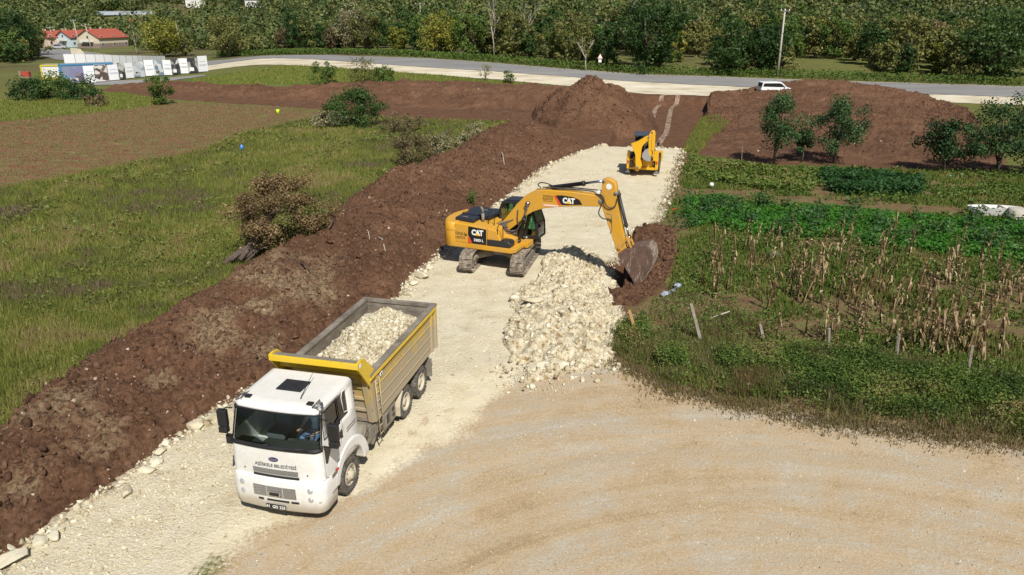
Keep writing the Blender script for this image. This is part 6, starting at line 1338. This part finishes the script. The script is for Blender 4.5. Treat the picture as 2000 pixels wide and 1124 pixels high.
# ================================================================ village, hoarding, poles
M['tile'] = None
t = NT('roof_tiles'); w = t.n('TexWave'); w.inputs['Scale'].default_value = 3.2; w.inputs['Distortion'].default_value = .6; t.l(t.co(), w.inputs['Vector'])
t.set('Base Color', t.mix(w.outputs['Fac'], (.26, .055, .035), t.ramp(t.noise(2, 4), [(.35, (.36, .08, .05)), (.65, (.47, .13, .08))]))); t.set('Roughness', .8); M['tile'] = t.m
wallm = {k: painted('render_'+k, c, (.4, .36, .3), .25, .8, .8) for k, c in dict(cream=(.62, .55, .42), pink=(.66, .50, .42), blue=(.52, .64, .69), white=(.7, .69, .66), brown=(.26, .20, .17)).items()}
def house(px, py, yaw, L, W, hw, hr, wall, label, wall2=None, floors=2, chimneys=2, balcony=True, group='village houses', hip=False):
    o = empty('house', label=label, cat='house', group=group); p = at(px, py); o.location = (p.x, p.y, p.z-.2); o.rotation_euler = (0, 0, yaw); o.scale = (.76,)*3
    s = MB(); s.prism([(-W/2, 0), (W/2, 0), (W/2, hw), (0, hw+hr) if not hip else (0, hw), (-W/2, hw)], lambda u, v, d: (d, u, v), -L/2, L/2); s.build('wall', wallm[wall], o)
    if wall2: s = MB(); s.bx(-L/2-.02, L/2+.02, -W/2-.03, W/2+.03, 0, hw*.48); s.build('lower_wall', wallm[wall2], o)
    e = .6; k = hr/(W/2)
    s = MB()
    if hip:
        a = [(-L/2-e, -W/2-e, hw-.1), (L/2+e, -W/2-e, hw-.1), (L/2+e, W/2+e, hw-.1), (-L/2-e, W/2+e, hw-.1), (-L/2+W/2, 0, hw+hr), (L/2-W/2, 0, hw+hr)]
        s.add(a, [(0, 1, 5, 4), (1, 2, 5), (2, 3, 4, 5), (3, 0, 4), (3, 2, 1, 0)])
    else:
        s.prism([(-W/2-e, hw-k*e), (0, hw+hr), (W/2+e, hw-k*e), (W/2+e, hw-k*e+.16), (0, hw+hr+.18), (-W/2-e, hw-k*e+.16)], lambda u, v, d: (d, u, v), -L/2-e, L/2+e)
    rf = s.build('roof', M['tile'], o)
    for c in range(chimneys): x = -L/4+c*L/3; s = MB(); s.bx(x-.25, x+.25, W*.12-.25, W*.12+.25, hw+hr*.4, hw+hr+.7); s.bx(x-.32, x+.32, W*.12-.32, W*.12+.32, hw+hr+.7, hw+hr+.8); s.build('chimney', wallm['pink'], rf)
    for f in range(floors):
        z = 1.1+f*2.8
        for x in np.linspace(-L/2+1.4, L/2-1.4, 3):
            s = MB(); s.bx(x-.55, x+.55, -W/2-.06, -W/2+.02, z, z+1.2); wd = s.build('window', wallm['white'], o); s = MB(); s.bx(x-.45, x-.04, -W/2-.08, -W/2-.05, z+.1, z+1.1); s.bx(x+.04, x+.45, -W/2-.08, -W/2-.05, z+.1, z+1.1); s.build('pane', M['blackdecal'], wd)
        s = MB(); s.bx(-L/2-.06, -L/2+.02, -.5, .5, z, z+1.2); wd = s.build('window', wallm['white'], o); s = MB(); s.bx(-L/2-.08, -L/2-.05, -.4, .4, z+.1, z+1.1); s.build('pane', M['blackdecal'], wd)
    if balcony: s = MB(); s.bx(-L/2-1.3, -L/2, -W/4, W/4, 2.7, 2.85); s.bx(-L/2-1.3, -L/2-1.2, -W/4, W/4, 2.85, 3.6); s.build('balcony', wallm['white'], o)
    return o
house(203, 93, R(72), 15, 11.5, 4.4, 3.0, 'cream', 'cream house with bright red gable roof nearest the poles by the lane', wall2='brown')
house(150, 91, R(64), 11, 9.5, 4.2, 2.4, 'blue', 'pale blue house with darker red roof between the two other village houses')
house(110, 91, R(58), 11, 9, 4.2, 2.2, 'pink', 'leftmost red-roofed village house, partly behind the dark tree', chimneys=3)
house(383, 15, R(20), 10, 8, 5, 2, 'white', 'distant pale house at the top edge left of the centre')
house(500, 14, R(-10), 9, 7, 4.5, 2, 'white', 'distant white house at the top edge beside the first bare tree top')
house(275, 54, R(5), 9, 6, 2.6, 1.0, 'white', 'low grey-roofed shed among trees behind the village', balcony=False, floors=1, chimneys=0).children[-1]
house(722, 30, R(15), 5, 4, 2.5, 1, 'white', 'tiny shed on the hillside above the wood', balcony=False, floors=1, chimneys=0)
for i, (px, py, L, lb) in enumerate(((245, 30, 20, 'long silver plastic greenhouse on the far slope behind the village'), (285, 55, 9, 'short silver greenhouse below the long one'))):
    o = empty('greenhouse', label=lb, cat='greenhouse', group='greenhouses'); p = at(px, py); o.location = p; o.rotation_euler = (0, 0, R(22)); s = MB()
    s.prism([(1.9*math.cos(a), 1.5*math.sin(a)) for a in np.linspace(0, math.pi, 9)], lambda u, v, d: (d, u, v), -L/2, L/2); s.build('plastic_cover', plain('greenhouse_film', (.26, .29, .33), .5), o)
    s = MB(); s.bx(-L/2-.03, -L/2+.0, -.6, .6, 0, 2); s.build('door', M['steel'], o)
c = empty('parked_car', label='small silver car parked on the lane in front of the leftmost house', cat='car'); p = at(116, 97); c.location = (p.x, p.y, p.z+.1); c.rotation_euler = (0, 0, R(15))
s = MB(); s.prism([(-2, .3), (-2.05, .8), (-1.5, .95), (-1.0, 1.42), (.5, 1.45), (1.1, .95), (2, .8), (2.05, .35)], XZ, -.82, .82); s.build('body', plain('silver', (.5, .52, .55), .3, .4), c, .06)
for sg in (-1, 1):
    s = MB(); s.prism([(-1.3, .95), (-.95, 1.35), (.45, 1.37), (.95, .95)], XZ, sg*.82, sg*.835); s.build('window', M['blackdecal'], c)
    for x in (-1.25, 1.25): s = MB(); s.lathe([(0, .1), (.3, .1), (.3, -.1), (0, -.1)], (x, sg*.76, .3), 'y', 16); s.build('wheel', M['tyre'], c)
# poster hoarding
M['photo'] = None
def poster(name, c1, c2, c3):
    t = NT(name); v = t.vor(1.4, out='Color'); sp = t.n('SeparateColor'); t.l(v, sp.inputs[0]); t.set('Base Color', t.ramp(sp.outputs[0], [(.25, c1), (.5, c2), (.8, c3)])); t.set('Roughness', .5); return t.m
PM = {'w': plain('hoarding_white', (.76, .77, .80), .4), 'p': poster('interior_print_purple', (.2, .2, .35), (.6, .6, .66), (.10, .08, .12)), 'b': poster('interior_print_brown', (.09, .06, .05), (.25, .19, .16), (.6, .58, .55)), 'g': poster('interior_print_grey', (.35, .36, .38), (.65, .66, .68), (.15, .22, .28)), 'k': poster('interior_print_dark', (.03, .03, .035), (.12, .11, .11), (.5, .5, .48))}
hd = empty('poster_hoarding', label='zigzag hoarding of white text panels and interior photo posters', cat='hoarding')
HX = [(140, 165.5, 'p'), (166, 164.5, 'w'), (188, 163, 'b'), (213, 160, 'w'), (234, 157.5, 'k'), (246, 156, 'w'), (263, 154, 'g'), (284, 151.5, 'w'), (303, 150, 'g'), (320, 149.5, 'w'), (337, 148.5, 'k'), (353, 147, 'w'), (369, 145.5, 'k'), (388, 143.5, 'w'), (406, 141, None)]
for i in range(len(HX)-1):
    a, b = at(HX[i][0], HX[i][1]), at(HX[i+1][0], HX[i+1][1]); hgt = 2.35+.15*(i % 3 == 1); y_ = .25*(i % 2)
    a.z = b.z = (a.z+b.z)/2
    n = (b-a).normalized().cross(Vector((0, 0, 1))); k = HX[i][2]
    s = MB(); s.bar(a+Vector((0, y_, hgt/2+.15)), b+Vector((0, y_, hgt/2+.15)), .05, hgt); pn = s.build('panel', PM[k], hd)
    s = MB(); d = (b-a).normalized(); m_ = (a+b)/2+Vector((0, y_, 0))
    if k == 'w':
        for z, w_ in ((1.75, .30), (1.25, .36), (1.10, .34)): s.bar(m_-d*(b-a).length*w_+Vector((0, -.04, z)), m_+d*(b-a).length*w_+Vector((0, -.04, z)), .02, .07)
        s.build('printed_lines', plain('print_grey', (.36, .38, .45), .5), pn)
    else:
        s.bar(m_-d*(b-a).length*.3+Vector((0, -.04, .7)), m_+d*(b-a).length*.1+Vector((0, -.04, .7)), .02, .5); s.build('printed_shape', PM['w'] if k == 'k' else PM['k'], pn)
    s = MB(); s.bar(a+Vector((0, y_+.1, 0)), a+Vector((0, y_+.1, hgt)), .08); s.build('post', M['steel'], hd)
def panel_fence(pts, h, label, n):
    o = empty('sheet_fence', label=label, cat='fence', group='white sheet fences'); P = resample([at(*p) for p in pts], n)
    for i in range(n-1):
        a = Vector((*P[i], float(base_h(*P[i])))); b = Vector((*P[i+1], float(base_h(*P[i+1]))))
        s = MB(); s.bar(a+Vector((0, 0, h/2+.1)), b+Vector((0, 0, h/2+.1)), .04, h); s.build('panel', PM['w'], o)
        s = MB(); s.bar(a+Vector((0, -.05, 0)), a+Vector((0, -.05, h+.15)), .07); s.build('post', M['chrome'] if 0 else M['steel'], o)
    return o
panel_fence([(127, 128), (160, 128), (220, 130), (275, 132), (325, 135)], 2.2, 'long white sheet metal fence between the village lane and the hoarding', 17)
panel_fence([(326, 135), (345, 129), (378, 128)], 1.3, 'short low white fence continuing behind the right part of the hoarding', 6)
# containers
def container(px, py, yaw, L, W, h, wm, fm, label):
    o = empty('site_container', label=label, cat='container', group='site containers'); p = at(px, py); o.location = p; o.rotation_euler = (0, 0, yaw)
    s = MB(); s.bx(-L/2, L/2, -W/2, W/2, .15, h)
    for k in range(int(L/.4)): s.bx(-L/2+.2+k*.4, -L/2+.3+k*.4, -W/2-.03, W/2+.03, .3, h-.2)
    s.build('wall', wm, o); s = MB()
    for y in (-W/2, W/2):
        for z in (.1, h): s.bx(-L/2-.06, L/2+.06, y-.09, y+.09, z-.12, z+.12)
    for x in (-L/2, L/2):
        for y in (-W/2, W/2): s.bx(x-.1, x+.1, y-.1, y+.1, 0, h)
        s.bx(x-.08, x+.08, -W/2, W/2, h-.12, h+.12)
    s.build('frame', fm, o); s = MB(); s.bx(-L/2+.1, L/2-.1, -W/2+.1, W/2-.1, h, h+.1); s.build('roof', plain('container_roof', (.30, .29, .27), .8), o)
    for x in (L*.18, L*.30): s = MB(); s.bx(x-.4, x+.4, -W/2-.07, -W/2-.02, 1.1, 2.1); wd = s.build('window', wallm['white'], o); s = MB(); s.bx(x-.3, x+.3, -W/2-.09, -W/2-.06, 1.2, 2.0); s.build('pane', M['blackdecal'], wd)
    return o
container(172, 151, R(34), 8, 2.4, 2.2, plain('blue_grey_wall', (.20, .24, .33), .6), plain('blue_frame', (.05, .22, .42), .5), 'blue-grey site cabin with bright blue frame behind the hoarding')
container(117, 153, R(20), 4.6, 3.2, 2.2, wallm['white'], plain('yellow_frame', (.55, .45, .05), .5), 'white site cabin with grey roof and yellow trim left of the blue one')
o = empty('red_crate', label='small red-brown box on pale pallet in the far left field', cat='crate'); p = at(52, 152); o.location = p
s = MB(); s.bx(-.7, .7, -.4, .4, .15, 1.0); s.build('box', plain('red_brown', (.36, .06, .04), .7), o, .03); s = MB(); s.bx(-.95, -.7, -.45, .45, 0, 1.15); s.bx(-.95, .8, -.5, .5, 0, .14); s.build('pallet', M['wood'], o)
# poles
def pole(px, py, h, label, arm=1.8, lean=0, mat='concrete', r=.14):
    o = empty('utility_pole', label=label, cat='utility pole', group='utility poles'); p = at(px, py); o.location = (p.x, p.y, p.z-.2); o.rotation_euler = (R(-3), lean, 0)
    s = MB(); s.tube([(0, 0, 0), (0, 0, h)], [r, r*.6], 8); s.build('shaft', M[mat], o)
    if arm:
        s = MB(); s.box((0, -.12, h-.3), (arm, .1, .12)); ar = s.build('crossarm', M['steel'], o)
        for x in (-arm*.42, 0, arm*.42): s = MB(); s.lathe([(.05, 0), (.07, .08), (.05, .2), (0, .24)], (x, -.12, h-.24), 'z', 8); s.build('insulator', M['whitedecal'], ar)
pole(1518, 151, 10.2, 'tall pale concrete pole standing right behind the road on the right', 1.5, R(1), r=.2)
pole(356, 102, 8.5, 'leaning pole with crossarm left of the road bend', 1.8, R(-6)); pole(157, 97, 8.6, 'tallest village pole in front of the pale blue house', 1.6, R(-5)); pole(179, 100, 7.6, 'village pole with long crossarm in front of the cream house gable', 2.4, R(-5)); pole(107, 92, 6.2, 'village pole beside the leftmost house', 2, R(-5), r=.1)
pole(822, 62, 8, 'distant pole with T crossarm in the wood above the bend', 3, 0); pole(268, 105, 7, 'thin bare pole right of the cream house', 0, R(-3), r=.07)
sg_ = empty('road_sign', label='white triangular warning sign on a thin post by the road', cat='road sign'); p = at(1171, 139); sg_.location = p
s = MB(); s.tube([(0, 0, 0), (0, 0, 2.6)], .05, 8); s.build('post', M['chrome'], sg_); s = MB(); s.prism([(-.45, 1.9), (.45, 1.9), (0, 2.7)], lambda u, v, d: (u, d, v), -.09, -.05); pt = s.build('sign_plate', M['reddecal'], sg_)
s = MB(); s.prism([(-.38, 1.94), (.38, 1.94), (0, 2.62)], lambda u, v, d: (u, d, v), -.10, -.092); s.build('sign_face', M['whitedecal'], pt); s = MB(); s.box((0, -.07, 1.55), (.5, .03, .45)); s.build('lower_plate', M['whitedecal'], sg_)
# ================================================================ small things
POSTS = [(1245, 662, 1.05, -.35, 'leaning orange-brown plank at the left corner of the garden fence'), (1368, 672, 1.45, -.35, 'tall grey fence post leaning right, second from the left'), (1491, 664, .6, -.35, 'short weathered stump post, third from the left'), (1617, 686, .75, -.12, 'short fence post, fourth from the left'),
         (1749, 706, .9, 0, 'upright pale fence post, fifth from the left'), (1889, 742, 1.15, .08, 'tall grey fence post nearest the right edge'), (1448, 322, 1.3, .1, 'thin pale stake behind the vegetable rows by the mound')]
for i, (px, py, h, ln, lb) in enumerate(POSTS):
    s = MB(); w_ = .065 if i < 6 else .03; s.box((0, 0, h/2), (w_*2, w_*1.4, h+.2), taper=.8); o = s.build('fence_post', plain('orange_plank', (.42, .24, .11), .8) if i == 0 else M['wood'], None, .01); tag(o, lb, 'fence post', 'wooden posts of the garden fence'); put(o, px, py, i*.4); o.rotation_euler = (-.05, -ln*-.9, i*.2)
s = MB(); s.tube([(-.6, 0, .15), (.7, .2, .55)], .035, 7); o = s.build('fallen_branch', M['palebark']); tag(o, 'pale broken branch leaning low right of the second garden post', 'branch'); put(o, 1400, 634); o.scale = (.7, .7, .7)
s = MB(); s.tube([(-.5, 0, .05), (-.1, .02, .09), (.6, 0, .05)], .04, 7); o = s.build('fallen_branch', M['wood']); tag(o, 'grey stick lying at the foot of the second garden post', 'branch'); put(o, 1360, 675)
# fallen sticks on the bank
def hz_at(px, py, hs=(1.3, 1.2, 1.1, 1.0, .9, .8, .7, .6, .5, .4, .3)): return at(px, py, z=.8)
HB = HEAPS[0]
def bank_z(x, y): d = (HB[0]-x)**2+(HB[1]-y)**2; i = np.unravel_index(np.argmin(d), d.shape); return float(HB[2][i])
for i, (a, b, r_, mt, lb) in enumerate([((735, 458), (752, 478), .035, 'palebark', 'pale straight root lying on the bank left of the excavator'), ((712, 452), (722, 470), .03, 'palebark', 'short pale root left of the straight one on the bank'), ((643, 470), (655, 450), .04, 'bark', 'brown stick standing out of the bank by the uprooted tree'), ((588, 520), (612, 535), .04, 'bark', 'dark stick lying on the bank below the uprooted tree'), ((975, 293), (985, 318), .05, 'palebark', 'pale root on the bank behind the excavator cab'), ((440, 930), (462, 940), .02, 'bark', '')][:5]):
    p, q = at(*a, z=1.0), at(*b, z=1.0); p.z = bank_z(p.x, p.y)+.06; q.z = bank_z(q.x, q.y)+.05; m_ = p.lerp(q, .5)+Vector((.08, 0, .10)); m_.z = max(m_.z, bank_z(m_.x, m_.y)+.05)
    s = MB(); s.tube([(0, 0, 0), m_-p, q-p], [r_, r_*.8, r_*.4], 6); o = s.build('stick', M[mt]); o.location = p; tag(o, lb, 'stick', 'loose sticks on the bank')
# plastic bundle, trough, buckets, balls, rags
def blob(name, sx, sy, sz, px, py, mat, label, cat, rz=0, seed=1, rough=.2):
    v, f = icos(3, seed, rough, 1, 3); v = v*[sx, sy, sz]; v[:, 2] = np.maximum(v[:, 2], -sz*.5); o = npmesh(name, v, f, mat, {'v': ('FACE', np.full(len(f), .6))}, smooth=True); put(o, px, py, rz); o.location.z += sz*.5; return tag(o, label, cat)
film = plain('blue_grey_film', (.34, .38, .48), .25)
b1 = empty('plastic_bundle', label='rolled grey-blue plastic sheeting tied at its far end, left edge of garden', cat='plastic sheet'); put(b1, 1310, 578, R(52))
for nm, x, sx, sy in (('rolled_sheet', 0, .5, .13), ('flared_end', -.52, .2, .17), ('knotted_end', .55, .22, .2)):
    v, f = icos(3, 7+int(x*4), .35, .8, 6); v = v*[sx, sy, sy]+[x, 0, sy*.8]; npmesh(nm, v, f, film, parent=b1)
tr_ = empty('old_trough', label='old white boat-shaped trough lying beside a pale concrete block', cat='trough'); put(tr_, 1938, 424, R(-8))
s = MB(); n = 20; ro = [(1.5*math.cos(a), .45*math.sin(a)) for a in np.linspace(0, 6.283, n+1)[:-1]]
vs_ = [(x, y, .55) for x, y in ro]+[(x*.9, y*.85, .55) for x, y in ro]+[(x*.75, y*.6, .15) for x, y in ro]+[(x*.8, y*.7, .05) for x, y in ro]
fs_ = [(i, (i+1) % n, n+(i+1) % n, n+i) for i in range(n)]+[(n+i, n+(i+1) % n, 2*n+(i+1) % n, 2*n+i) for i in range(n)]+[(3*n+i, 3*n+(i+1) % n, (i+1) % n, i) for i in range(n)]+[list(range(2*n, 3*n))]
s.add(vs_, fs_); s.build('hull', wallm['white'], tr_); s = MB()
for x in (-.5, .4): s.bx(x-.06, x+.06, -.42, .42, .5, .56)
s.build('thwart', M['wood'], tr_)
s = MB(); s.lathe([(0, .62), (.42, .62), (.5, .60), (.52, .1), (.54, 0)], (0, 0, 0), 'z', 24); o = s.build('concrete_ring', M['concrete']); tag(o, 'round pale concrete well ring at the right end of the white trough', 'concrete ring'); put(o, 1984, 430)
s = MB(); s.lathe([(0, .4), (.13, .4), (.16, .38), (.13, 0), (0, 0)], (0, 0, 0), 'z', 16); k_ = empty('lime_bucket', label='lime-green bucket standing in the meadow before the low rear bank', cat='bucket'); put(k_, 543, 223); s.build('pail', plain('lime_plastic', (.55, .80, .04), .4), k_).scale = (1.3, 1.3, 1.3)
s = MB(); s.tube([(-.24, 0, .62), (-.14, 0, .86), (.14, 0, .86), (.24, 0, .62)], .02, 5); s.build('bucket_handle', M['steel'], k_)
s = MB(); s.lathe([(0, .42), (.05, .42), (.05, .36), (.14, .3), (.15, .02), (.12, 0), (0, 0)], (0, 0, 0), 'z', 14); o = s.build('blue_bottle', plain('blue_plastic', (.06, .22, .65), .35)); tag(o, 'small blue plastic can standing in the tall meadow grass', 'can'); put(o, 473, 296); o.location.z += .2
s = MB(); s.lathe([(.15*math.sin(a), .15-.15*math.cos(a)) for a in np.linspace(0, math.pi, 11)], (0, 0, 0), 'z', 16); o = s.build('white_ball', M['whitedecal']); tag(o, 'small white ball lying between the vegetable rows', 'ball'); put(o, 1389, 370); o.location.z += .15
for a in [('red_sheet', .38, .14, .07, 1320, 411, plain('red_plastic', (.75, .03, .03), .35), 'red plastic scrap at the left end of the vivid crop band', 'plastic scrap', .5, 3), ('red_rag', .22, .16, .1, 1845, 346, bpy.data.materials['red_plastic'], 'red rag lying under the round low fruit tree', 'rag', .2, 4), ('green_rag', .2, .12, .08, 1853, 348, plain('teal_plastic', (.02, .35, .25), .4), 'teal rag lying right beside the red rag', 'rag', 0, 5),
          ('white_scrap', .13, .1, .07, 1393, 684, wallm['white'], 'pale concrete lump in the weeds below the second garden post', 'concrete lump', .3, 6), ('white_scrap', .12, .09, .06, 1476, 704, wallm['white'], 'pale lump in the weeds below the stump post', 'concrete lump', .9, 7), ('white_scrap', .12, .1, .07, 1334, 720, wallm['white'], 'pale lump at the weed edge nearest the gravel yard', 'concrete lump', .9, 8),
          ('yellow_scrap', .08, .05, .03, 1626, 801, plain('yellow_plastic', (.75, .6, .03), .4), 'tiny yellow scrap on the gravel below the weeds', 'plastic scrap', 0, 9), ('blue_scrap', .07, .05, .03, 1297, 756, plain('blue_scrap', (.05, .08, .6), .4), 'tiny blue scrap on the gravel near the weed corner', 'plastic scrap', 0, 10),
          ('grey_sack', .3, .2, .16, 1512, 503, M['tyre'], 'crumpled grey sack among the back maize stalks', 'sack', .4, 11)]: blob(*a)
